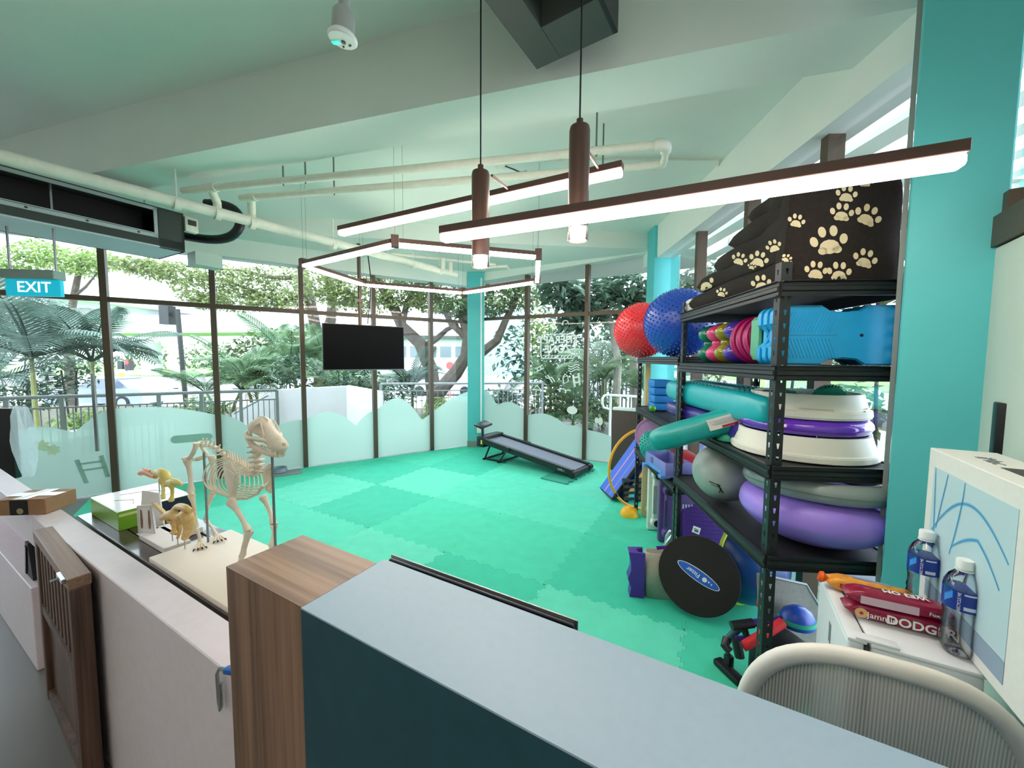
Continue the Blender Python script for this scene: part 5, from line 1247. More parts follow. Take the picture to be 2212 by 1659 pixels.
gear('red pad with white strap lying by the near rack post', [('strap', MB().tube([rel(1643, 1318, 1.9, o), rel(1650, 1340, 1.9, o), rel(1668, 1350, 1.9, o), rel(1670, 1362, 1.9, o)], .010, 6), mat('white_gloss', '#f2f2f5')), ('pad', MB().box((.03, 0, .005), (.10, .12, .05), r=.015), m_redf)], o, 'pad', 'strap_pad')
o = D(1722, 1335, 1.66)
t = thing('blue_pod', 'blue and green rubber half pod behind the near rack post', 'balance pod', o + Vector((0, 0, -.03)), 0)
obj('dome', MB().lathe([(.075, 0), (.078, .02), (.06, .06), (.03, .08), (0, .085)], 24, sy=.8), rubber('royal_blue_rubber', '#2348a8', .35), t)
obj('band', MB().lathe([(.0795, .018), (.0765, .034)], 24, sy=.8), rubber('jade_rubber', '#2aa283', .5), t)
o = Vector((1.23, 1.62, zf))
t = thing('black_case', 'black gear case with printed sticker behind the near rack post', 'case', o, .25)
obj('shell', MB().box((0, 0, .11), (.22, .2, .22), r=.03), m_black, t)
obj('sticker', MB().box((.0, -.101, .15), (.07, .002, .05)), mat('sticker_print', '#8b86a0', .4), t); obj('clasp', MB().box((.07, -.104, .17), (.02, .01, .03)), m_steel, t)
t = thing('grey_board', 'grey rounded board leaning under the tall rack beside the small fridge', 'board', (1.33, 1.72, zf), 0, rot=(-.12, 0, .1))
obj('board', MB().prism([(-.14, 0), (.16, 0), (.16, .30), (.10, .40), (-.14, .46)], -.01, .01, RM(PI / 2)), mat('mid_grey_felt', '#7a7771', .8, noise=.1, nscale=60), t)
obj('edge_strip', MB().tube([(-.14, -.008, .46), (.10, -.008, .40), (.16, -.008, .30)], .007, 6), mat('grey_trim', '#77797c'), t)
# ================================================================ RIGHT FOREGROUND: FRIDGE, SNACKS, BOX, CHAIR
FZ = .83
t = thing('small_fridge', 'small white fridge with rounded door, bottles and biscuits on top', 'fridge', G(.40, 1.33, 0), GA)
m_fr = mat('fridge_white', '#e4e6ea', .3)
obj('cabinet', MB().box((.022, 0, .42), (.185, .32, .80), r=.008), m_fr, t)
obj('top_plate', MB().box((.022, 0, FZ - .006), (.19, .322, .012), r=.005), m_fr, t)
dr = obj('door', MB().box((-.098, 0, .42), (.034, .318, .81), r=.012, seg=3), m_fr, t)
obj('top_cap', MB().box((-.096, 0, FZ - .004), (.038, .32, .010), r=.004), m_fr, dr)
obj('hinge_cover', MB().box((-.06, -.145, FZ + .002), (.08, .028, .008), r=.003), m_fr, t)
obj('energy_sticker', MB().box((-.1158, -.04, .68), (.001, .045, .07)), mat('energy_yellow', '#d9d23c', .4), dr)
obj('badge_plate', MB().box((-.1158, -.005, .74), (.001, .02, .055)), mat('mid_grey', '#82868a', .4), dr)
obj('seal', MB().box((-.078, 0, .42), (.006, .31, .79)), m_dg, t)
for x in (-.06, .09):
    for y in (-.13, .13): obj('foot', MB().cyl((x, y, 0), (x, y, .022), .014, n=10), m_black, t)
# bottles
m_pet = glass('clear_pet', '#fdfeff', 1.7)
m_lab = mat('blue_bottle_label', '#16348f', .35)
for (u, v), lab in (((2068, 1408), 'clear water bottle with blue label and white cap, in front at the fridge edge'), ((1988, 1318), 'clear water bottle with blue label and white cap, behind by the pillar')):
    p = W(u, v, FZ + .002); sc = .92
    t = thing('water_bottle', lab, 'bottle', (p.x, p.y, FZ + .0025), -.5, group='water bottles on the fridge')
    pr = [(0, .008), (.018, .0), (.029, .004), (.033, .016), (.0335, .03), (.0315, .04), (.0335, .05), (.0315, .06), (.0335, .07), (.0310, .085), (.0315, .10), (.0338, .115), (.0338, .172), (.033, .178), (.026, .196), (.016, .208), (.0135, .214), (.0135, .222)]
    obj('body', MB().lathe([(a_ * sc, b_ * sc) for a_, b_ in pr], 28), m_pet, t, ang=60)
    obj('label', MB().lathe([(.0343 * sc, .118 * sc), (.0343 * sc, .168 * sc)], 32), m_lab, t)
    obj('cap', MB().lathe([(.0155 * sc, .216 * sc), (.0155 * sc, .236 * sc), (.0145 * sc, .2385 * sc), (0, .2385 * sc)], 24), m_whitep, t)
    obj('neck_ring', MB().lathe([(.0165 * sc, .211 * sc), (.0165 * sc, .2145 * sc)], 24), m_whitep, t)
    rr = .0347 * sc
    a0 = math.atan2(-p.y, -p.x) + .5                       # the side turned to the room
    def onlab(da, z): q = a0 + da; return Vector((math.cos(q) * rr, math.sin(q) * rr, z * sc)), Vector((-math.sin(q), math.cos(q), 0))
    o_, tx = onlab(-.12, .142); text_part('lettering', 'RECYCLE ME', .0075, m_whitep, t, basisM(o_, (0, 0, 1), -tx), thick=.0002)
    b = MB()
    for z_, h_, a_, b_ in ((.160, .004, .1, .75), (.124, .008, .1, .72)):
        for q in range(5):
            p0, _ = onlab(a_ + (b_ - a_) * q / 5, z_); p1, _ = onlab(a_ + (b_ - a_) * (q + 1) / 5, z_); b.add([p0, p1, p1 + Vector((0, 0, h_)), p0 + Vector((0, 0, h_))], [(0, 1, 2, 3)])
    obj('label_print', b, mat('pale_print', '#c9d0e6', .4), t, ang=0)
    b = MB()
    for q in range(5):
        p0, _ = onlab(-.95 + .1 * q, .128 + .004 * q); p1, _ = onlab(-.85 + .1 * q, .134 + .003 * q); b.add([p0, p1, p1 + Vector((0, 0, .014)), p0 + Vector((0, 0, .02))], [(0, 1, 2, 3)])
    obj('wave_logo', b, mat('cyan_print', '#3f8fe0', .4), t, ang=0)
# biscuit packs
def pack(label, u, v, L_, w, h, rz, z0, col, nm='biscuit_pack'):
    p = W(u, v, z0); t = thing(nm, label, 'snack', (p.x, p.y, z0), rz, group='biscuit packs on the fridge')
    n = 14; rings = []
    for i in range(n + 1):
        x = -1 + 2 * i / n; f = max(.10, (1 - abs(x) ** 8)) if abs(x) > .8 else 1
        rings.append(super_ring(x * L_ / 2, w / 2 * (.75 + .25 * f), h / 2 * f * (1 + .05 * math.sin(9 * x)), 16, 3.0, h / 2))
    obj('wrapper', MB().loft(rings), col, t, ang=60)
    return t
m_mar = mat('maroon_wrapper', '#8f1238', .22, noise=.08, nscale=30)
a_ = GA + .02
ta = pack('maroon biscuit pack lying lowest, with white DODGERS lettering', 1935, 1345, .215, .055, .040, a_, FZ + .003, m_mar)
text_part('lettering', 'DODGERS', .030, m_whitep, ta, basisM((.042, -.0277, .017), (1, 0, 0), (0, 0, 1)), bold=.0006)
text_part('lettering', 'Jammie', .020, m_whitep, ta, basisM((-.035, -.0277, .017), (1, 0, 0), (0, .15, 1)))
bi = obj('biscuit_print', MB().lathe([(.013, 0), (.013, .0006), (0, .0006)], 20, M=Matrix.Translation((-.075, -.0274, .018)) @ RM(PI / 2)), mat('biscuit_tan', '#dfae74', .6), ta)
obj('jam_print', MB().lathe([(.004, .0008), (.004, .0014), (0, .0014)], 12, M=Matrix.Translation((-.075, -.0274, .018)) @ RM(PI / 2)), mat('jam_red', '#a32038', .4), bi)
tb = pack('maroon biscuit pack lying on the other one, its back label showing', 1930, 1312, .205, .055, .036, a_ + .03, FZ + .042, m_mar)
obj('back_label', MB().box((-.018, -.0277, .016), (.11, .0008, .020)), mat('pale_pink_label', '#d2b3c0', .5), tb)
text_part('lettering', 'WE3 OM', .022, m_whitep, tb, basisM((.02, .003, .0372), (-1, 0, 0), (0, -1, 0)), bold=.0004)
text_part('lettering', 'Foxs', .012, m_whitep, tb, basisM((.066, -.0278, .016), (1, 0, 0), (0, 0, 1)))
tc2 = pack('orange-yellow biscuit pack behind the maroon ones', 1880, 1288, .20, .05, .040, a_ - .08, FZ + .003, mat('amber_wrapper', '#e2952f', .25, noise=.2, nscale=40))
obj('end_twist', MB().tube([(-.098, 0, .02), (-.108, 0, .022), (-.116, 0, .024)], [.008, .017, .014], 10), mat('orange_wrapper', '#e85c1d', .3), tc2)
text_part('lettering', 'RC', .018, mat('dark_print', '#3c3030', .4), tc2, basisM((-.06, -.0256, .02), (1, 0, 0), (0, 0, 1)))
obj('blue_strip', MB().box((.0, .008, .0402), (.08, .010, .001)), mat('blue_print', '#7f95b0', .4), tc2)
# computer carton
zb0, zb1 = FZ + .0025, 1.262
n0_, n1_ = 1.00, 1.475
t = thing('computer_carton', 'white computer carton with blue arcs printed on its front, on the fridge', 'box', G(.505, (n0_ + n1_) / 2, zb0), GA + PI / 2)
m_ct = mat('white_carton', '#dfdfda', .6, noise=.02, nscale=60); Lc = n1_ - n0_; Hc = zb1 - zb0; Tc = .125
obj('carton', MB().box((0, -Tc / 2, Hc / 2), (Lc, Tc, Hc), r=.002, seg=1), m_ct, t)
px0, px1, pz0, pz1 = -Lc / 2 + .10, Lc / 2 - .035, .075, Hc - .045
pnl = obj('screen_print', MB().box(((px0 + px1) / 2, .0006, (pz0 + pz1) / 2), (px1 - px0, .001, pz1 - pz0)), mat('pale_blue_print', '#b9d3da', .5), t)
obj('chin_print', MB().box(((px0 + px1) / 2, .0006, pz0 - .0245), (px1 - px0, .001, .047)), mat('steel_blue_print', '#8ba0b4', .5), pnl)
m_arc = mat('blue_arc_print', '#3f94c8', .5); m_arc2 = mat('soft_blue_arc_print', '#86bcd6', .5)
def X(a_, b_): return Vector((px0 + (px1 - px0) * (1 - a_), .0014, pz0 + (pz1 - pz0) * b_))  # a from the pillar side
def arc(pts, w, m):
    b = MB(); n = len(pts); vs = []
    for i, p in enumerate(pts):
        d_ = (pts[min(i + 1, n - 1)] - pts[max(i - 1, 0)]).normalized(); s_ = Vector((-d_.z, 0, d_.x)); ww = w * (.35 + .65 * math.sin(PI * (.12 + .76 * i / (n - 1)))); vs += [p - s_ * ww / 2, p + s_ * ww / 2]
    b.add(vs, [(2 * i, 2 * i + 2, 2 * i + 3, 2 * i + 1) for i in range(n - 1)]); return b
for w, m, dy in ((.010, m_arc2, 0), (.004, m_arc, .0003)):
    sh = Vector((0, dy, 0))
    obj('arc_print', arc([X(.04 + .92 * q, .42 + .50 * math.sin(PI * (.02 + .80 * q)) * (1 - .25 * q)) + sh for q in [i / 24 for i in range(25)]], w, m), m, pnl, ang=0)
    obj('arc_print', arc([X(.34 + .56 * q, .40 + .26 * math.sin(PI * (.0 + .62 * q + .05)) * (1 - .1 * q) - .42 * max(0, q - .55)) + sh for q in [i / 20 for i in range(21)]], w, m), m, pnl, ang=0)
    obj('arc_print', arc([X(.45 - .13 * q ** 1.5, .99 - .62 * q) + sh for q in [i / 12 for i in range(13)]], w * .8, m), m, pnl, ang=0)
    obj('arc_print', arc([X(.22 - .12 * q, .99 - .50 * q) + sh for q in [i / 12 for i in range(13)]], w * .8, m), m, pnl, ang=0)
    obj('arc_print', arc([X(.03 + .045 * q, .99 - .58 * q) + sh for q in [i / 12 for i in range(13)]], w * .8, m), m, pnl, ang=0)
text_part('lettering', 'iMac', .045, mat('grey_print', '#6d7274', .5), t, basisM((Lc / 2 - .13, -.062, Hc + .0004), (-1, 0, 0), (0, -1, 0)))
obj('handle_slot', MB().box((-.02, -.062, Hc + .0004), (.11, .035, .001), r=.0004, seg=1), m_dg, t)
# black monitor edge by the pillar
p = D(2128, 930, 1.10)
single('wall_speaker', 'narrow black box on the pale green panel beside the teal pillar', 'speaker', MB().box((0, 0, 0), (.045, .06, .17), r=.004), m_black, (p.x + .02, p.y - .03, p.z), math.atan2(pu.y, pu.x))
# chair
cc = G(.262, .855, -.022)
t = thing('office_chair', 'cream office chair with a ribbed mesh back behind the counter', 'chair', cc, GA + .06)
m_ch = mat('cream_chair_frame', '#ece6de', .4)
def backpt(a_, r=1.0):
    c, s_ = math.cos(a_), math.sin(a_); e = 2.6
    x = .205 * r * math.copysign(abs(c) ** (2 / e), c); z = .79 + .215 * r * math.copysign(abs(s_) ** (2 / e), s_)
    return Vector((x * (1 - .10 * (z - .79) / .2), -.03 * (x / .2) ** 2 * -1 - .10 * (z - .79) ** 2 / .05 * .1, z))
N_ = 56
ou = [backpt(2 * PI * i / N_) for i in range(N_)]
fr = MB().tube([Vector((p.x, p.y, p.z)) for p in ou], .0165, 12, closed=True)
obj('back_frame', fr, m_ch, t, ang=60)
inn = [backpt(2 * PI * i / N_, .945) for i in range(N_)]
obj('inner_rim', MB().tube(inn, .005, 8, closed=True), m_ch, t, ang=60)
mt = bpy.data.materials.new('ribbed_mesh_fabric'); mt.use_nodes = True; nt = mt.node_tree; bb = nt.nodes['Principled BSDF']; bb.inputs['Roughness'].default_value = .7
tc = nt.nodes.new('ShaderNodeTexCoord'); wv = nt.nodes.new('ShaderNodeTexWave'); wv.wave_type = 'BANDS'; wv.bands_direction = 'X'; wv.inputs['Scale'].default_value = 62; wv.inputs['Distortion'].default_value = .25; wv.inputs['Detail'].default_value = 1
rp = nt.nodes.new('ShaderNodeValToRGB'); rp.color_ramp.elements[0].color = lin('#b3aea8'); rp.color_ramp.elements[1].color = lin('#e6e1da'); rp.color_ramp.elements[0].position = .25; rp.color_ramp.elements[1].position = .7
mr = nt.nodes.new('ShaderNodeMapRange'); mr.inputs['To Min'].default_value = .86; mr.inputs['To Max'].default_value = .97
nt.links.new(tc.outputs['Object'], wv.inputs['Vector']); nt.links.new(wv.outputs['Fac'], rp.inputs['Fac']); nt.links.new(rp.outputs['Color'], bb.inputs['Base Color']); nt.links.new(wv.outputs['Fac'], mr.inputs['Value']); nt.links.new(mr.outputs[0], bb.inputs['Alpha'])
b = MB(); cpt = Vector((0, 0, .79)); rgs = [[cpt.lerp(p, f) for p in inn] for f in (.25, .5, .75, 1)]
vs = [cpt] + [p for r_ in rgs for p in r_]
fs = [(0, 1 + i, 1 + (i + 1) % N_) for i in range(N_)] + [(1 + k * N_ + i, 1 + k * N_ + (i + 1) % N_, 1 + (k + 1) * N_ + (i + 1) % N_, 1 + (k + 1) * N_ + i) for k in range(3) for i in range(N_)]
b.add(vs, fs); obj('back_mesh', b, mt, t, ang=60)
0 and obj('lumbar_pad', MB().box((.03, .035, .74), (.30, .012, .16), r=.006), mat('pale_lumbar_pad', '#c9c4bc', .6), t)
obj('spine', MB().tube([(0, .05, .74), (0, .07, .6), (0, .02, .45), (0, -.1, .40)], .022, 10), m_ch, t)
obj('seat', MB().box((0, -.22, .42), (.42, .40, .05), r=.022, seg=3), mat('grey_seat', '#a9a49d', .7), t) if 0 else obj('seat', MB().box((0, .22, .42), (.40, .34, .05), r=.022, seg=3), mat('grey_seat', '#a9a49d', .7), t)
obj('column', MB().cyl((0, .1, .06), (0, .1, .41), .025, n=14), m_steel, t)
for k in range(5):
    q = 2 * PI * k / 5; e = Vector((math.cos(q) * .22, .1 + math.sin(q) * .22, .06)); lg = obj('leg', MB().bar((0, .1, .08), e, .035, .025), m_ch, t); obj('caster', MB().cyl(e + Vector((-.012, 0, -.036)), e + Vector((.012, 0, -.036)), .022, n=12), m_black, lg)
# ================================================================ OUTSIDE
m_conc = mat('pale_concrete', '#c9c8c4', .8, noise=.06, nscale=2)
m_asph = mat('light_asphalt', '#b3b3b6', .85, noise=.06, nscale=1.5)
m_soil = mat('planting_soil', '#4d4a38', .9, noise=.3, nscale=3)
m_lawn = mat('lawn_green', '#7fae5c', .9, noise=.25, nscale=1.2)
m_grail = mat('grey_rail_paint', '#a4abae', .45)
def ground(name, pts, z0, z1, m): return obj(name, MB().prism(pts, z0, z1), m, kind='structure', ang=0)
ground('path_outside', [(-16, -2), (-9, -2), (-3.9, 4.62), (-.62, 6.72), (2.05, 5.25), (2.05, -2), (16, -2), (16, 7.5), (3.5, 8.4), (-5, 8.9), (-16, 6)], -.16, -.02, m_conc)
ground('terrain_bed', [(-30, 4), (-16, 5.8), (-5, 8.7), (3.5, 8.2), (16, 7.3), (30, 7), (30, 14), (-30, 14)], -1.2, -.35, m_soil)
ground('road', [(-80, 13.5), (80, 13.5), (80, 30), (-80, 30)], -1.3, -1.02, m_asph)
ground('lawn', [(-140, 30), (140, 30), (140, 120), (-140, 120)], -1.3, -.9, m_lawn)
for k in range(14): obj('kerb_1', MB().box((-28 + 4.2 * k, 29.6, -.92), (4.1, .4, .24)), mat('kerb_white' if k % 2 else 'kerb_dark', '#e4e4e2' if k % 2 else '#55585a', .7), kind='structure')
# ---- canopy and soffit outside
cn = struct('canopy')
for k in range(9):
    x = 2.12 + k * .46
    obj('louvre_slat', MB().box((x + .13, 2.6, 3.12 + .02 * k), (.25, 8.0, .05), M=RM(0, -.12)), m_ceil, cn, ang=0)
for y in (-.6, 1.0, 2.4, 3.8, 5.2): obj('canopy_beam', MB().box((3.9, y, 3.30), (4.1, .10, .12)), m_ceil, cn, ang=0)
pA_, pB_ = CA + DR * -.3, CA + DR * 3.4; on_ = -nR if nR.y < 0 else nR
obj('soffit', MB().prism([(p.x, p.y) for p in (pA_ + on_ * .1, pB_ + on_ * .1, pB_ + on_ * 1.25, pA_ + on_ * 1.25)], 2.92, 3.05), m_ceil, cn, ang=0)
for k in range(4):
    p = CA + DR * (.4 + .85 * k); obj('soffit_joint', MB().bar(p + on_ * .12 + up * 2.917, p + on_ * 1.24 + up * 2.917, .02, .008, (0, 0, 1)), m_duct, cn)
p = D(1578, 520, 5.2)
t = thing('canopy_spotlight', 'small white spotlight under the outside canopy', 'lamp', p, 0)
obj('body', MB().cyl((0, 0, -.05), (0, 0, .05), .035, n=12), m_whitep, t); obj('arm', MB().cyl((0, 0, .05), (0, 0, 3.2 - p.z), .012, n=8), m_whitep, t)
# ---- long door handle on the left glass
p0, p1 = V(204, 806, CA, CA + DL), V(214, 972, CA, CA + DL); hx = (p0 + p1) / 2
t = thing('door_handle_bar', 'long upright steel pull bar on the left glass', 'handle', (hx.x, hx.y, p1.z), rot_of(DL))
hh_ = p0.z - p1.z; iy = .05 if (Matrix.Rotation(rot_of(DL), 3, 'Z') @ Vector((0, 1, 0))).dot(ninL) > 0 else -.05
obj('bar', MB().bar((0, iy, 0), (0, iy, hh_), .04, .022), m_steel, t)
for z in (.12, hh_ - .12): obj('standoff', MB().cyl((0, iy, z), (0, iy * .1, z), .010, n=8), m_steel, t)
# ---- lettering on the right glass, meant to be read from outside
def onR(u, v, off=-.004):
    p = V(u, v, CA, CA + DR); return p - nR * off if 0 else p + nR * (-off)
m_dec = mat('white_decal', '#f4f6f4', .6)
t = thing('window_sticker', 'white THERAPY ZONE sticker on the right glass, read mirrored from inside', 'sticker', onR(1206, 748), rot_of(DR))
inv = (Matrix.Translation(t.location) @ Matrix.Rotation(rot_of(DR), 4, 'Z')).inverted()
def lr(u, v): q = inv @ onR(u, v); q.y = 0; return q
a_, b_, c_, d_ = lr(1169, 722), lr(1243, 722), lr(1243, 772), lr(1169, 776)
def rr_(x0, x1, z0, z1, r, n=5):
    P = []
    for cx, cz, q0 in ((x1 - r, z1 - r, 0), (x0 + r, z1 - r, PI / 2), (x0 + r, z0 + r, PI), (x1 - r, z0 + r, 1.5 * PI)):
        P += [Vector((cx + r * math.cos(q0 + PI / 2 * i / n), 0, cz + r * math.sin(q0 + PI / 2 * i / n))) for i in range(n + 1)]
    return P
x0, x1, z0, z1 = a_.x, b_.x, (c_.z + d_.z) / 2, (a_.z + b_.z) / 2
obj('sign_frame', MB().tube(rr_(x0, x1, z0, z1, .05), .009, 6, closed=True).tube([(x0 + .03, 0, z0 + .045), (x1 - .03, 0, z0 + .045)], .005, 6), m_dec, t)
for k in range(9):
    x = x0 + .07 + (x1 - x0 - .14) * k / 8; obj('hatch', MB().bar((x, 0, z0 + .004), (x + .02, 0, z0 + .04), .006, .012), m_dec, t)
text_part('lettering', 'THERAPY', .158, m_dec, t, basisM(((x0 + x1) / 2, .001, z1 - .085), (-1, 0, 0), (0, 0, 1)), thick=.002, bold=.004)
text_part('lettering', 'ZONE', .158, m_dec, t, basisM(((x0 + x1) / 2, .001, z0 + .135), (-1, 0, 0), (0, 0, 1)), thick=.002, bold=.004)
def deco(label, name, strokes, rad=.008):
    o = onR(*strokes[0][0]); tt = thing(name, label, 'sticker', o, rot_of(DR), group='white icon stickers on the right glass'); iv = (Matrix.Translation(o) @ Matrix.Rotation(rot_of(DR), 4, 'Z')).inverted()
    b = MB()
    for st in strokes:
        b.tube([Vector(((iv @ onR(*q)).x, 0, (iv @ onR(*q)).z)) for q in st], rad, 6)
    obj('stroke', b, m_dec, tt)
wave = lambda u0, v0, du, n, amp: [(u0 + du * i / 12, v0 + amp * math.sin(2 * PI * i / 12)) for i in range(13)]
deco('white three-line wave sticker below the sign on the right glass', 'wave_sticker', [wave(1228, 790 + 5 * k, 24, 1, 2.5) for k in range(3)])
deco('white hurdle ladder sticker under the wave sticker on the right glass', 'ladder_sticker', [[(1238, 810), (1242, 836)], [(1250, 806), (1253, 832)], [(1239, 816), (1252, 814)], [(1241, 827), (1253, 825)]], .014)
deco('white ladder outline sticker at the left below the sign on the right glass', 'ramp_sticker', [[(1156, 797), (1172, 789)], [(1158, 804), (1175, 795)], [(1160, 797), (1163, 802)], [(1167, 793), (1170, 798)]])
deco('white coil sticker low on the right glass', 'coil_sticker', [[(1206 + 2.0 * i + 3.5 * math.cos(i), 842 + 4.5 * math.sin(i) + .4 * i) for i in range(13)]])
deco('white coil sticker above the sign on the right glass', 'coil_sticker', [[(1212 + 1.9 * i + 3 * math.cos(i), 700 - .8 * i + 4 * math.sin(i)) for i in range(9)]])
deco('white wave sticker at the left under the sign on the right glass', 'wave_sticker', [[(1178 + 2 * i + k * 5, 812 + 1.6 * i + 2 * math.sin(i) - k * 2) for i in range(9)] for k in range(2)])
deco('white house-shaped block sticker in the middle of the right glass', 'block_sticker', [[(1216, 816), (1226, 812), (1228, 824), (1218, 829), (1216, 816)], [(1216, 816), (1221, 808), (1226, 812)]])
deco('white cone outline sticker near the left frame of the right glass', 'cone_sticker', [[(1152, 842), (1160, 832), (1171, 844), (1152, 842)]])
for u, v, rx, ry, lab in ((1236, 886, 11, 8, 'white balloon sticker rising from the frosted film beside the frame'), (1289, 908, 4, 6, 'small white balloon sticker on the film right of the frame, left one'), (1297, 910, 5, 8, 'small white balloon sticker on the film right of the frame, right one')):
    o = onR(u, v); tt = thing('balloon_sticker', lab, 'sticker', o, rot_of(DR), group='balloon stickers on the film'); k_ = (o - EYE).y / FPX * 1.1
    obj('balloon', MB().add([(math.cos(q) * rx * k_, 0, math.sin(q) * ry * k_) for q in [2 * PI * j / 20 for j in range(20)]] + [(0, -.001, 0)], [(j, (j + 1) % 20, 20) for j in range(20)]), m_dec, tt, ang=0)
    obj('string', MB().tube([(.01 * 0, 0, -ry * k_), (.004, 0, -ry * k_ - .07)], .003, 5), m_dec, tt)
# pale film motifs on the left glass
m_fd = frosted('pale_film_print', '#c4dcd4', .12)
def onL(u, v): return V(u, v, CA, CA + DL) + ninL * .016
o = onL(415, 946); tt = thing('pill_sticker', 'pale rounded label sticker on the frosted film behind the dog skeleton', 'sticker', o, rot_of(DL))
obj('pill', MB().prism([(p.x, p.z) for p in rr_(-.19, .19, -.045, .045, .044)], -.001, .001, RM(PI / 2)), m_fd, tt)
for (u, v, lab) in ((91, 962, 'round pale yellow flower sticker on the left frosted film, left one'), (116, 971, 'round pale yellow flower sticker on the left frosted film, right one')):
    o = onL(u, v); tt = thing('flower_sticker', lab, 'sticker', o, rot_of(DL), group='flower stickers on the film')
    obj('petals', MB().add([(math.cos(q) * .05 * (1 + .2 * math.cos(7 * q)), 0, math.sin(q) * .05 * (1 + .2 * math.cos(7 * q))) for q in [2 * PI * j / 42 for j in range(42)]], [tuple(range(42))]), frosted('pale_yellow_film', '#dfe8c8', .2), tt, ang=0)
o = onL(195, 1010); tt = thing('ladder_sticker', 'pale ladder sticker on the left frosted film', 'sticker', o, rot_of(DL))
sx_ = 1 if (Matrix.Rotation(rot_of(DL), 3, 'Z') @ Vector((1, 0, 0))).x < 0 else -1
obj('ladder', MB().bar((sx_ * .09, 0, .10), (sx_ * .03, 0, -.16), .035, .004, (0, 1, 0)).bar((sx_ * -.09, 0, .12), (sx_ * -.13, 0, -.12), .035, .004, (0, 1, 0)).bar((sx_ * .08, 0, .05), (sx_ * -.10, 0, .06), .02, .004, (0, 1, 0)).bar((sx_ * .06, 0, -.02), (sx_ * -.11, 0, -.01), .02, .004, (0, 1, 0)), m_fd, tt)
# ---- railings
def railing(label, a, b, zb, zt, posts, nb):
    a, b = Vector(a), Vector(b); c = a.lerp(b, .5); t = thing('railing', label, 'railing', (c.x, c.y, zb), math.atan2(b.y - a.y, b.x - a.x)); L_ = (b - a).length; h = zt - zb
    obj('top_rail', MB().cyl((-L_ / 2, 0, h), (L_ / 2, 0, h), .022, n=10), m_grail, t); obj('upper_rail', MB().box((0, 0, h - .13), (L_, .015, .02)), m_grail, t); obj('lower_rail', MB().box((0, 0, .10), (L_, .015, .02)), m_grail, t)
    for k in range(posts): obj('post', MB().box((-L_ / 2 + L_ * k / (posts - 1), 0, h / 2), (.04, .025, h)), m_grail, t)
    bm_ = MB().box((0, 0, 0), (.011, .011, h - .23)).mesh('baluster', 0)
    for k in range(nb):
        o = obj('baluster', bm_, m_grail, t); o.location = (-L_ / 2 + L_ * (k + .5) / nb, 0, (h - .03) / 2 - .01)
zr = 1.02
railing('long grey railing outside the left glass, in front of the road', W(-120, 864, zr), W(598, 843, zr), -.02, zr, 8, 46)
railing('grey railing outside between the white stair wall and the teal corner column', W(822, 827, zr + .02), W(1030, 826, zr + .02), -.02, zr, 3, 18)
railing('grey railing outside right of the teal corner column', W(1040, 826, zr + .02), W(1172, 825, zr + .02), -.02, zr, 2, 13)
# white stair wall
ys = 6.9
t = thing('stair_wall', 'white rendered stair parapet outside behind the television', 'wall', D(700, 900, ys) * 1, 0); t.location.z = -.02; o = t.location.copy()
m_ren = mat('white_render', '#eeeef0', .8, noise=.04, nscale=3)
def wallp(pts, y0s, th, nm):
    P = [D(u, v, y) - o for (u, v), y in zip(pts, y0s)]; b = MB(); n = len(P); lo = [Vector((p.x, p.y, 0)) for p in P]; off = Vector((0, th, 0))
    vs = P + lo + [p + off for p in P] + [p + off for p in lo]
    for i in range(n - 1):
        b.add([vs[i], vs[i + 1], vs[n + i + 1], vs[n + i], vs[2 * n + i], vs[2 * n + i + 1], vs[3 * n + i + 1], vs[3 * n + i]], [(0, 1, 2, 3), (5, 4, 7, 6), (0, 4, 5, 1), (3, 2, 6, 7), (0, 3, 7, 4), (1, 5, 6, 2)])
    obj(nm, b, m_ren, t, ang=0)
wallp([(500, 893), (597, 842)], [6.6, 6.9], .12, 'sloping_wall'); wallp([(597, 842), (748, 834)], [6.95, 7.3], .15, 'back_wall'); wallp([(748, 833), (822, 846)], [7.3, 6.7], .12, 'side_wall')
obj('handrail', MB().tube([D(505, 893, 6.5) - o, D(580, 853, 6.6) - o], .02, 8), m_grail, t)
# bench behind the railing
p = W(300, 915, .0); c = D(300, 905, 9.0)
t = thing('slatted_bench', 'grey slatted bench outside under the left railing', 'bench', (c.x, 9.0, -.36), 0)
for k in range(4): obj('slat', MB().box((0, -.1 + .1 * k, .42 + .04 * k), (.9, .07, .05)), mat('grey_timber', '#77706e', .7), t)
for sx in (-.38, .38): obj('leg', MB().box((sx, .05, .2), (.06, .4, .4)), m_grail, t)
# white handrail outside the right glass
t = thing('white_handrail', 'white tubular handrail outside behind the crash mat', 'railing', D(1318, 930, 6.6), 0); o = t.location.copy(); t.location.z = -.02; o.z = -.02
obj('rail', MB().tube([D(u, v, 6.6) - o for u, v in ((1316, 884), (1304, 880), (1301, 872), (1301, 862), (1305, 855), (1312, 853), (1400, 858), (1450, 860))], .022, 10), m_whitep, t)
for u, v in ((1319, 853), (1398, 857)): q = D(u, v, 6.6) - o; obj('post', MB().cyl(q, (q.x, q.y, 0), .022, n=10), m_whitep, t)
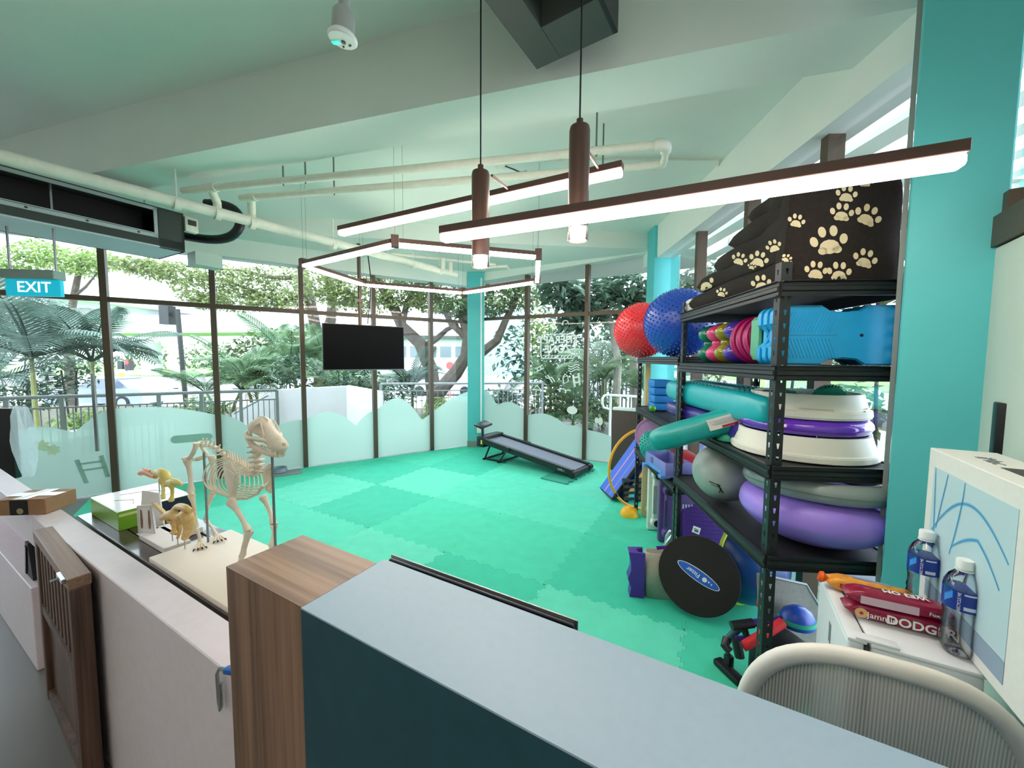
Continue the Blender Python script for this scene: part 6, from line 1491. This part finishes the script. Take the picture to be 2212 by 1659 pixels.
# ---- car
yc = 18.6; p = D(246, 893, yc)
t = thing('car', 'silver-blue saloon car driving past on the road', 'car', (p.x, yc, -1.015), 0)
m_car = mat('car_silver_blue', '#9aa6c4', .25, metal=.3, coat=.5); m_cg = mat('car_glass', '#5c6672', .1)
prof = [(-2.28, .35), (-2.30, .62), (-2.15, .76), (-1.45, .90), (-.95, .98), (-.25, 1.40), (.75, 1.44), (1.55, 1.05), (2.15, 1.00), (2.28, .75), (2.26, .35)]
def carp(w0, pr): return MB().prism(pr, -w0, w0, RM(PI / 2))
low_ = [(-2.28, .28), (-2.31, .55), (-2.2, .72), (-1.5, .86), (-.95, .95), (1.60, 1.0), (2.18, .97), (2.29, .75), (2.27, .28)]
obj('body', carp(.86, low_), m_car, t, ang=25)
b = MB(); vs = [Vector((x, y, z)) for y, f in ((-.80, 0), (-.60, 1), (.60, 1), (.80, 0)) for x, z in (((-.95, .94), (1.6, .99)) if not f else ((-.30, 1.42), (.85, 1.44)))]
obj('cabin', MB().add(vs, [(0, 1, 3, 2), (2, 3, 5, 4), (4, 5, 7, 6), (0, 2, 4, 6), (1, 7, 5, 3), (0, 6, 7, 1)]), m_cg, t, ang=25)
obj('roof', MB().box((.28, 0, 1.44), (1.25, 1.22, .04), r=.015), m_car, t)
for x in (-1.42, 1.36):
    for y in (-.80, .80):
        w = obj('wheel', MB().cyl((x, y - .1, .32), (x, y + .1, .32), .32, n=24), m_black, t); ys_ = y + (.105 if y > 0 else -.105)
        obj('rim', MB().cyl((x, ys_ - .01, .32), (x, ys_ + .01, .32), .21, n=20), m_steel, w)
obj('headlight', MB().box((-2.2, -.6, .66), (.18, .35, .12), r=.02).box((-2.2, .6, .66), (.18, .35, .12), r=.02), mat('lamp_clear', '#e6ecf2', .1), t)
# ---- traffic signals and poles
def pole(name, label, cat, u0, v0, u1, v1, y, r, m, zb=-1.0):
    a_, b_ = D(u0, v0, y), D(u1, v1, y); t = thing(name, label, cat, (b_.x, b_.y, zb), 0); obj('pole', MB().cyl((0, 0, 0), (a_.x - b_.x, 0, a_.z - zb), r, n=10), m, t); return t, Vector((b_.x, b_.y, zb))
m_dark = mat('signal_black', '#2a2c2c', .6)
t, o = pole('traffic_signal', 'black traffic signal seen from behind on a dark pole', 'traffic light', 383, 668, 405, 890, 13.0, .075, m_dark)
q = D(362, 681, 13.0) - o; obj('signal_box', MB().box(q, (.32, .3, .62)), m_dark, t); obj('bracket', MB().bar(q, D(384, 680, 13.0) - o, .06, .12), m_dark, t)
t, o = pole('traffic_signal', 'grey pole with red traffic light across the road', 'traffic light', 271, 780, 277, 845, 24.0, .07, mat('signal_grey', '#a5a8a8', .5))
q = D(279, 789, 24.0) - o; obj('signal_box', MB().box(q, (.32, .26, .64)).box(D(263, 789, 24) - o, (.30, .26, .50)), m_dark, t)
obj('red_lamp', MB().lathe([(.13, 0), (.13, .03), (0, .04)], 16, M=Matrix.Translation(q + Vector((0, -.13, .17))) @ RM(PI / 2)), mat('red_lamp', '#ff2a2a', .3, emit=1.6, ecol='#ff2020'), t)
q = D(263, 812, 24.0) - o; obj('yellow_sign', MB().box(q, (.36, .03, .34)), mat('yellow_sign', '#f2b53a', .5), t)
q = D(277, 839, 23.9) - o; sg = obj('blue_sign', MB().lathe([(.24, -.01), (.24, .01), (0, .01)], 24, M=Matrix.Translation(q) @ RM(PI / 2)), mat('blue_sign', '#2a72d4', .4), t)
obj('arrow', MB().bar(q + Vector((.10, -.02, .10)), q + Vector((-.08, -.02, -.08)), .05, .01).bar(q + Vector((-.10, -.02, -.10)), q + Vector((-.10, -.02, .05)), .05, .01).bar(q + Vector((-.10, -.02, -.10)), q + Vector((.05, -.02, -.10)), .05, .01), m_whitep, sg)
t, o = pole('street_post', 'dark post standing behind the left railing', 'post', 67, 822, 70, 950, 9.5, .09, m_dark, -.36)
# ---- viaduct
t = thing('viaduct', 'pale concrete road viaduct crossing behind the trees', 'bridge', (-25, 45, -.9), 0); o = t.location.copy()
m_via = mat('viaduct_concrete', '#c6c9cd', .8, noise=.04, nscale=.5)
def via(nm, a, b, th, w, m=m_via): obj(nm, MB().bar(a, b, w, th, (0, 0, 1)), m, t, ang=0)
va, vb = D(-150, 600, 36) - o, D(660, 705, 62) - o
via('upper_deck', va, vb, 1.5, 9); via('upper_parapet', va + Vector((0, -4.4, 1.2)), vb + Vector((0, -4.4, 1.2)), .9, .3)
for k in range(26):
    q = va.lerp(vb, k / 25) + Vector((0, -4.5, 2.1)); obj('railing_post', MB().box(q, (.09, .09, 1.0)), m_grail, t)
obj('parapet_rail', MB().bar(va + Vector((0, -4.5, 2.55)), vb + Vector((0, -4.5, 2.55)), .09, .09).bar(va + Vector((0, -4.5, 2.1)), vb + Vector((0, -4.5, 2.1)), .06, .06), m_grail, t)
via('upper_girder', va - Vector((0, 0, 1.5)), vb - Vector((0, 0, 1.5)), 1.7, 5)
la, lb = D(240, 716, 48) - o, D(700, 712, 50) - o
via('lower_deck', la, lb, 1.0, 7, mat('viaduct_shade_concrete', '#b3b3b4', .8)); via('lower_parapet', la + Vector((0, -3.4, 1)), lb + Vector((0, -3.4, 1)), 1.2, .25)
for u, y, r in ((325, 48, 1.0), (640, 50, 1.0)):
    q = D(u, 740, y) - o; obj('pier', MB().cyl((q.x, q.y, 0), q, r, n=20), m_via, t)
q = D(70, 640, 38) - o; obj('pier', MB().cyl((q.x, q.y, 0), q, 1.0, n=20), m_via, t)
obj('low_wall', MB().box((8, -16.4, .45), (70, .3, .8)), m_via, t)
# pale blue glazed building
p = D(1092, 700, 45); t = thing('office_building', 'pale blue gridded building far behind the corner column', 'building', (p.x, 46, -.9), .1)
obj('wall', MB().box((0, 1.5, 4.2), (5.2, 3, 8.4)), mat('pale_blue_cladding', '#a9cdea', .5), t)
pm_ = MB().box((0, 0, 0), (.80, .06, 1.1)).mesh('pane', 0)
for i in range(5):
    for j in range(6): o_ = obj('pane', pm_, mat('blue_pane', '#8fbde6', .2), t); o_.location = (-2.05 + i * 1.02, -.02, 1.0 + j * 1.35)
p = D(960, 740, 55); t = thing('grey_building', 'long low grey building behind the tree trunks', 'building', (p.x - 2, 56, -.9), 0)
obj('wall', MB().box((0, 2, 2.6), (22, 4, 5.2)), mat('grey_cladding', '#a6a9ae', .7), t); obj('roof', MB().box((0, 1.8, 5.4), (23, 5, .5)), m_dg, t)
for k in range(9): obj('window', MB().box((-9 + 2.2 * k, -.02, 3.3), (1.6, .06, 1.6)), m_cg, t)
p = D(960, 805, 26); t = thing('delivery_van', 'white van on the road behind the tree trunks', 'van', (p.x, 26, -1.015), 0)
obj('body', MB().prism([(-2.4, .3), (-2.4, 1.0), (-1.6, 2.0), (2.4, 2.05), (2.4, .3)], -.9, .9, RM(PI / 2)), m_whitep, t); obj('windscreen', MB().prism([(-2.28, 1.1), (-1.62, 1.9), (-.8, 1.9), (-.8, 1.1)], -.91, .91, RM(PI / 2)), m_cg, t)
for x in (-1.5, 1.5): obj('wheel', MB().cyl((x, -.92, .33), (x, .92, .33), .33, n=18), m_black, t)
p = D(972, 790, 24.5); single('red_sign', 'round red road sign between the tree trunks', 'sign', MB().lathe([(.25, -.02), (.25, .02), (0, .02)], 18, M=RM(PI / 2)).cyl((0, 0, -.2), (0, 0, -(p.z + 1.02)), .04, n=8), mat('red_sign', '#d8403f', .5), p)
# dark green picket fence
p, q = D(1235, 842, 11.5), D(1420, 838, 12.5)
t = thing('picket_fence', 'dark green picket fence behind the palms at the right', 'fence', (p.x, p.y, -.36), math.atan2(q.y - p.y, q.x - p.x)); L_ = (q - p).length; m_gf = mat('dark_green_paint', '#33473c', .6)
pk = MB().box((0, 0, .75), (.05, .03, 1.5)).mesh('picket', 0)
for k in range(22): o_ = obj('picket', pk, m_gf, t); o_.location = (L_ * k / 21, 0, 0)
obj('rail', MB().box((L_ / 2, .03, 1.3), (L_, .03, .06)).box((L_ / 2, .03, .25), (L_, .03, .06)), m_gf, t)
# ================================================================ PLANTS
m_bark = mat('grey_brown_bark', '#4c443a', .9, noise=.3, nscale=6, bump=.5, bscale=20)
m_palebark = mat('pale_bark', '#a8a298', .9, noise=.2, nscale=6)
lf_yel = leafmat('rain_tree_leaves', '#56653a', '#9fab72'); lf_mid = leafmat('mid_green_leaves', '#3f5531', '#84966a'); lf_dark = leafmat('deep_green_leaves', '#2a4034', '#647f66')
lf_palm = leafmat('palm_leaves', '#36553b', '#8aa87e'); lf_dpalm = leafmat('dark_palm_leaves', '#26392f', '#6d8578'); lf_brt = leafmat('bright_shrub_leaves', '#567838', '#a8bb74')
rnd = random.Random(11)
def leaves(mb_v, mb_f, c, r, n, size, asp=.5):
    for _ in range(n):
        while True:
            d = Vector((rnd.uniform(-1, 1), rnd.uniform(-1, 1), rnd.uniform(-1, 1)))
            if .12 < d.length_squared < 1: break
        p = Vector((c[0] + d.x * r[0], c[1] + d.y * r[1], c[2] + d.z * r[2]))
        a = Vector((rnd.uniform(-1, 1), rnd.uniform(-1, 1), rnd.uniform(-.7, .3))).normalized(); nn_ = Vector((rnd.uniform(-.8, .8), rnd.uniform(-.8, .8), 1)).normalized(); s_ = a.cross(nn_).normalized()
        L_ = size * rnd.uniform(.7, 1.3); w_ = L_ * asp / 2; o = len(mb_v)
        mb_v.extend([p, p + a * L_ * .45 + s_ * w_, p + a * L_ - nn_ * L_ * .12, p + a * L_ * .45 - s_ * w_]); mb_f.append((o, o + 1, o + 2, o + 3))
def foliage(parent, blobs, m, size, asp=.5, name='foliage'):
    v, f = [], []
    for c, r, n in blobs: leaves(v, f, c, r, n, size, asp)
    me = bpy.data.meshes.new(name); me.from_pydata(v, [], f); me.materials.append(m)
    return obj(name, me, None, parent, kind='stuff')
def tree(name, label, cat, base, stems, blobs, m, size, bark=m_bark, group=None, asp=.5):
    t = thing(name, label, cat, base, 0, group); o = Vector(base)
    for i, (pts, rs) in enumerate(stems):
        n = len(pts); obj('trunk' if i == 0 else 'branch', MB().tube([Vector(p) - o for p in pts], [rs[0] + (rs[1] - rs[0]) * k / (n - 1) for k in range(n)], 9), bark, t)
    foliage(t, [(tuple(Vector(c) - o), r, n) for c, r, n in blobs], m, size, asp)
    return t
def bl(lst, y, n, dep=.9):
    out = []
    for e in lst:
        u, v, ru, rv = e[:4]; yy = e[4] if len(e) > 4 else y; k_ = yy / FPX; out.append((D(u, v, yy), (ru * k_, dep, rv * k_), n))
    return out
def dp(y, *uv): return [D(u, v, y) for u, v in uv]
def based(pts, z): return [Vector((pts[0].x, pts[0].y, z))] + pts
P1 = based(dp(11.5, (945, 850), (985, 805), (1007, 770), (1012, 722), (1000, 690), (1005, 640), (1045, 590)), -.4)
tree('rain_tree', 'large spreading tree with curved mossy trunk just left of the corner column', 'tree', P1[0],
     [(P1, (.26, .09)), (dp(11.5, (1004, 778), (1040, 762), (1074, 735), (1092, 692), (1124, 630), (1175, 575)), (.17, .06)), (dp(11.5, (1010, 730), (975, 700), (955, 660), (935, 610)), (.12, .05)), (dp(11.4, (1002, 690), (1030, 670), (1060, 630)), (.09, .04))],
     bl([(960, 620, 60, 32), (1030, 600, 55, 30), (1090, 610, 55, 35), (900, 600, 60, 30), (1130, 640, 40, 30), (985, 665, 45, 20), (1060, 660, 40, 22)], 11.5, 1000), lf_mid, .135)
P2 = based(dp(12.5, (938, 850), (930, 795), (908, 742), (868, 704), (850, 660), (822, 615), (800, 560)), -.4)
tree('rain_tree', 'large tree with dark leaning trunk behind the television', 'tree', P2[0],
     [(P2, (.28, .11)), (dp(12.5, (915, 750), (945, 730), (965, 712), (990, 700)), (.12, .06)), (dp(12.5, (868, 704), (880, 650), (910, 600)), (.12, .05))],
     bl([(760, 600, 60, 35), (840, 590, 60, 30), (690, 610, 50, 35), (870, 640, 50, 30), (800, 650, 55, 25), (930, 650, 40, 25), (730, 640, 40, 25)], 12.5, 1000), lf_yel, .14)
P3 = based(dp(15, (690, 760), (680, 700), (668, 640), (648, 565)), -.6); P3b = dp(15, (700, 740), (715, 690), (718, 645), (704, 560))
tree('rain_tree', 'tall twin-trunk tree with yellow-green crown left of the television', 'tree', P3[0], [(P3, (.26, .16)), (P3b, (.22, .14)), (dp(15, (660, 640), (600, 650), (540, 625), (470, 600)), (.10, .04)), (dp(15, (655, 600), (590, 600), (520, 585), (400, 575)), (.10, .03))],
     bl([(600, 600, 60, 35), (540, 610, 55, 35), (480, 600, 60, 30), (430, 620, 50, 35), (390, 590, 50, 25), (330, 580, 50, 20), (520, 650, 55, 25), (455, 650, 35, 20), (300, 572, 45, 16), (640, 650, 40, 25), (580, 650, 40, 20)], 15, 800), lf_yel, .16)
P4 = based(dp(17, (150, 780), (150, 700), (160, 640), (172, 580)), -.8)
tree('leafy_tree', 'bright yellow-green tree rising behind the EXIT sign', 'tree', P4[0], [(P4, (.2, .1)), (dp(17, (160, 640), (185, 620), (210, 590)), (.07, .03))],
     bl([(130, 560, 50, 28), (180, 575, 45, 22), (90, 545, 45, 30), (215, 560, 35, 20), (40, 560, 45, 30), (10, 590, 45, 30), (60, 600, 40, 25)], 17, 700), lf_brt, .18)
P5 = based(dp(8.4, (1330, 880), (1335, 780), (1320, 700), (1300, 640)), -.36)
tree('broadleaf_tree', 'broad-leaved dark green tree outside the right glass', 'tree', P5[0], [(P5, (.10, .06)), (dp(8.4, (1325, 700), (1270, 660), (1220, 630)), (.05, .02))],
     bl([(1230, 640, 45, 30), (1290, 625, 50, 32), (1350, 620, 50, 32), (1400, 640, 45, 32), (1310, 665, 60, 25), (1200, 610, 40, 22), (1240, 690, 30, 18), (1380, 675, 40, 22)], 8.4, 300, .8), lf_dark, .24, m_palebark, asp=.46)
P6 = based(dp(7.2, (1520, 830), (1525, 700), (1520, 640)), -.1)
tree('broadleaf_tree', 'broad-leaved tree outside between the right column and the racks', 'tree', P6[0], [(P6, (.09, .05))], bl([(1500, 620, 55, 40), (1560, 600, 50, 45), (1470, 650, 45, 40), (1590, 640, 40, 45), (1540, 680, 55, 35)], 7.2, 300, .7), lf_dark, .22, m_palebark, asp=.46)
P7 = based(dp(10, (1378, 870), (1372, 800), (1368, 740)), -.36)
tree('pale_tree', 'pale straight trunk with leafy top right of the palms', 'tree', P7[0], [(P7, (.17, .13))], bl([(1375, 705, 50, 30), (1410, 720, 40, 25)], 10, 260), lf_mid, .22, m_palebark)
# ---- palms
def frond_mesh(L_, droop, nl, lw, ll, lift=.35):
    b = MB(); pts = []
    for i in range(13):
        q = i / 12; pts.append(Vector((L_ * (q - .12 * q * q * droop), 0, L_ * (lift * q - droop * .75 * q * q))))
    b.tube(pts, [.018 * (1 - .85 * i / 12) for i in range(13)], 5)
    for k in range(nl):
        q = .14 + .86 * k / (nl - 1); x = q * 12; i = min(11, int(x)); p = pts[i].lerp(pts[i + 1], x - i); d = (pts[i + 1] - pts[i]).normalized()
        le = ll * (math.sin(PI * (.12 + .82 * q)) ** .7)
        for sg in (-1, 1):
            out = (Vector((0, sg, 0)) * .85 + d * .55 + Vector((0, 0, .25))).normalized(); e1_ = p + out * le * .55; e2_ = p + out * le - Vector((0, 0, le * .32)); s_ = d * lw / 2
            b.add([p - s_ * .4, p + s_ * .4, e1_ + s_, e1_ - s_, e2_], [(0, 1, 2, 3), (3, 2, 4)])
    return b
fm = {}
for key, m in (('a', lf_palm), ('d', lf_dpalm)):
    fm[key] = []
    for j, (dr_, lift) in enumerate(((.55, .5), (.85, .75), (1.1, .55), (.5, .95))):
        me = frond_mesh(1.0, dr_, 26, .030, .42, lift).mesh('frond', 0); me.materials.append(m); fm[key].append(me)
def palm(label, base, h, L_, n, key='a', tilt0=.1, seed=0, stems=1, spread=.25, name='palm', group='palms outside'):
    r = random.Random(seed); t = thing(name, label, 'palm', base, 0, group)
    for s_ in range(stems):
        q = 2 * PI * s_ / max(1, stems) + r.random(); top = Vector((math.cos(q) * spread * (stems > 1), math.sin(q) * spread * (stems > 1), h * r.uniform(.8, 1.0)))
        obj('stem', MB().tube([Vector((top.x * .25, top.y * .25, 0)), top * .6 + Vector((0, 0, .02)), top], [.05, .04, .03], 7), mat('palm_stem', '#7d7f4c', .7, noise=.2, nscale=8), t)
        for k in range(n):
            o = obj('frond', fm[key][r.randrange(4)], None, t); o.location = top; sc = L_ * r.uniform(.8, 1.15); o.scale = (sc, sc, sc)
            o.rotation_euler = (r.uniform(-.25, .25), r.uniform(-.35, .30) - tilt0, 2 * PI * k / n + r.uniform(-.3, .3))
    return t
def pb(u, y, z=-.36): p = D(u, 800, y); return (p.x, p.y, z)
palm('large dark palm with long arching fronds at the far left', pb(70, 7.6), 1.9, 1.9, 13, 'd', .1, 1)
palm('dark palm behind the left door handle, its fronds reaching right', pb(200, 8.6), 1.75, 1.5, 11, 'd', .1, 2)
palm('dark palm clump at the left edge beside the black panel', pb(-30, 9.0), 1.3, 1.6, 12, 'd', .1, 3)
palm('feathery green palm clump just left of the second dark post', pb(560, 10.5), 1.3, 1.35, 9, 'a', .2, 4, 3, .55)
palm('feathery green palm clump left of the television', pb(660, 11.0), 1.7, 1.35, 9, 'a', .2, 5, 3, .5)
palm('pale green palm beside the traffic signal pole', pb(480, 10.0), 1.0, 1.1, 9, 'a', .2, 6, 2, .4)
palm('green palm low behind the television', pb(770, 10.0), 1.0, 1.2, 10, 'a', .2, 7, 2, .4)
palm('grey-green palm right of the television', pb(890, 9.6), 1.1, 1.1, 11, 'd', .25, 8)
palm('small cycad-like palm right of the corner column', pb(1085, 9.4), .75, .85, 12, 'd', .15, 9)
palm('green palm in the middle of the right glass, behind the sticker', pb(1190, 9.0), 1.35, 1.1, 11, 'a', .1, 10)
palm('tall bright palm right of the sticker', pb(1305, 8.8), 1.55, 1.25, 12, 'a', .1, 11)
palm('green palm at the right end by the crash mat', pb(1385, 9.6), 1.2, 1.1, 10, 'a', .1, 12)
palm('green palm low behind the sticker', pb(1240, 8.3), .55, .95, 11, 'a', .2, 13)
# ---- shrubs
def shrub(label, u, y, ru, rv, v, m, n=420, size=.14, z=-.36, name='shrub', asp=.45):
    p = D(u, v, y); t = thing(name, label, 'shrub', (p.x, p.y, z), 0, 'shrubs outside'); k_ = y / FPX
    c = p - t.location
    for q in (-.3, .25): obj('stem', MB().cyl((q * ru * k_ * .3, 0, 0), (q * ru * k_, 0, max(.1, c.z)), .02, n=6), m_bark, t)
    foliage(t, [(tuple(c), (ru * k_, .45, rv * k_), n)], m, size, asp)
shrub('dark shrub under the left palms', 60, 8.6, 80, 35, 855, lf_dark); shrub('dark green shrub between the left palms', 150, 9.5, 60, 40, 800, lf_dark)
shrub('leafy green shrub in front of the car', 190, 8.0, 60, 22, 905, lf_brt, 380, .13); shrub('green shrub at the foot of the traffic signal pole', 440, 9.6, 55, 22, 880, lf_brt, 380, .15)
shrub('tall dark shrub behind the white stair wall', 640, 9.4, 60, 40, 800, lf_dark); shrub('dark shrub behind the lower edge of the television', 760, 9.2, 70, 30, 812, lf_dark); shrub('deep green shrub right of the white stair wall', 860, 9.0, 50, 40, 850, lf_dark)
shrub('strap-leaved bright plant left of the corner column', 960, 8.9, 45, 32, 885, lf_brt, 260, .30, asp=.16); shrub('bright leafy plant close to the corner column', 1000, 9.0, 30, 26, 890, lf_mid, 240, .22, asp=.25)
shrub('dark shrub right of the corner column', 1080, 8.8, 45, 32, 868, lf_dark); shrub('mid-green shrub below the window sticker', 1190, 8.4, 55, 45, 865, lf_mid, 520, .15); shrub('deep green shrub behind the window sticker', 1210, 10.5, 60, 60, 770, lf_dark, 620, .18)
shrub('mid-green shrub under the bright palm', 1290, 8.2, 55, 35, 888, lf_mid, 420, .14); shrub('deep green shrub behind the bright palm', 1310, 10.8, 60, 55, 770, lf_dark, 560, .18)
shrub('light green tree-like shrub left of the pale building', 1160, 12, 35, 60, 720, lf_brt, 420, .18)
shrub('bright green shrub outside seen through the racks', 1800, 5.2, 110, 60, 880, lf_brt, 700, .16, -.02); shrub('bright green climber outside beside the pillar', 1935, 4.6, 120, 95, 560, lf_brt, 800, .17, -.02); shrub('green shrub outside behind the rack shelves', 1700, 6.0, 110, 80, 700, lf_mid, 700, .16, -.02)
shrub('green shrub outside behind the lower rack', 1480, 7.2, 90, 60, 830, lf_mid, 520, .15, -.02)
shrub('tall deep green thicket behind the palms of the right glass', 1250, 13.5, 190, 120, 760, lf_dark, 2600, .26); shrub('tall green thicket behind the left palms', 20, 13.0, 160, 80, 700, lf_dark, 1500, .26); shrub('green thicket behind the feathery palms', 600, 13.2, 110, 55, 760, lf_mid, 1200, .24)
# distant trees across the road
far = thing('distant_trees', 'soft green belt of trees far across the road', 'trees', (-8, 75, -.9), 0)
v, f = [], []
for k in range(60):
    x = -70 + 2.6 * k + rnd.uniform(-1, 1); hh = rnd.uniform(3.0, 6.0); leaves(v, f, (x, rnd.uniform(-4, 4), hh * .55), (2.6, 2.0, hh * .55), 130, .9)
me = bpy.data.meshes.new('foliage'); me.from_pydata(v, [], f); me.materials.append(lf_mid); obj('foliage', me, None, far); far['kind'] = 'stuff'
for c_ in far.children: c_['kind'] = 'stuff'
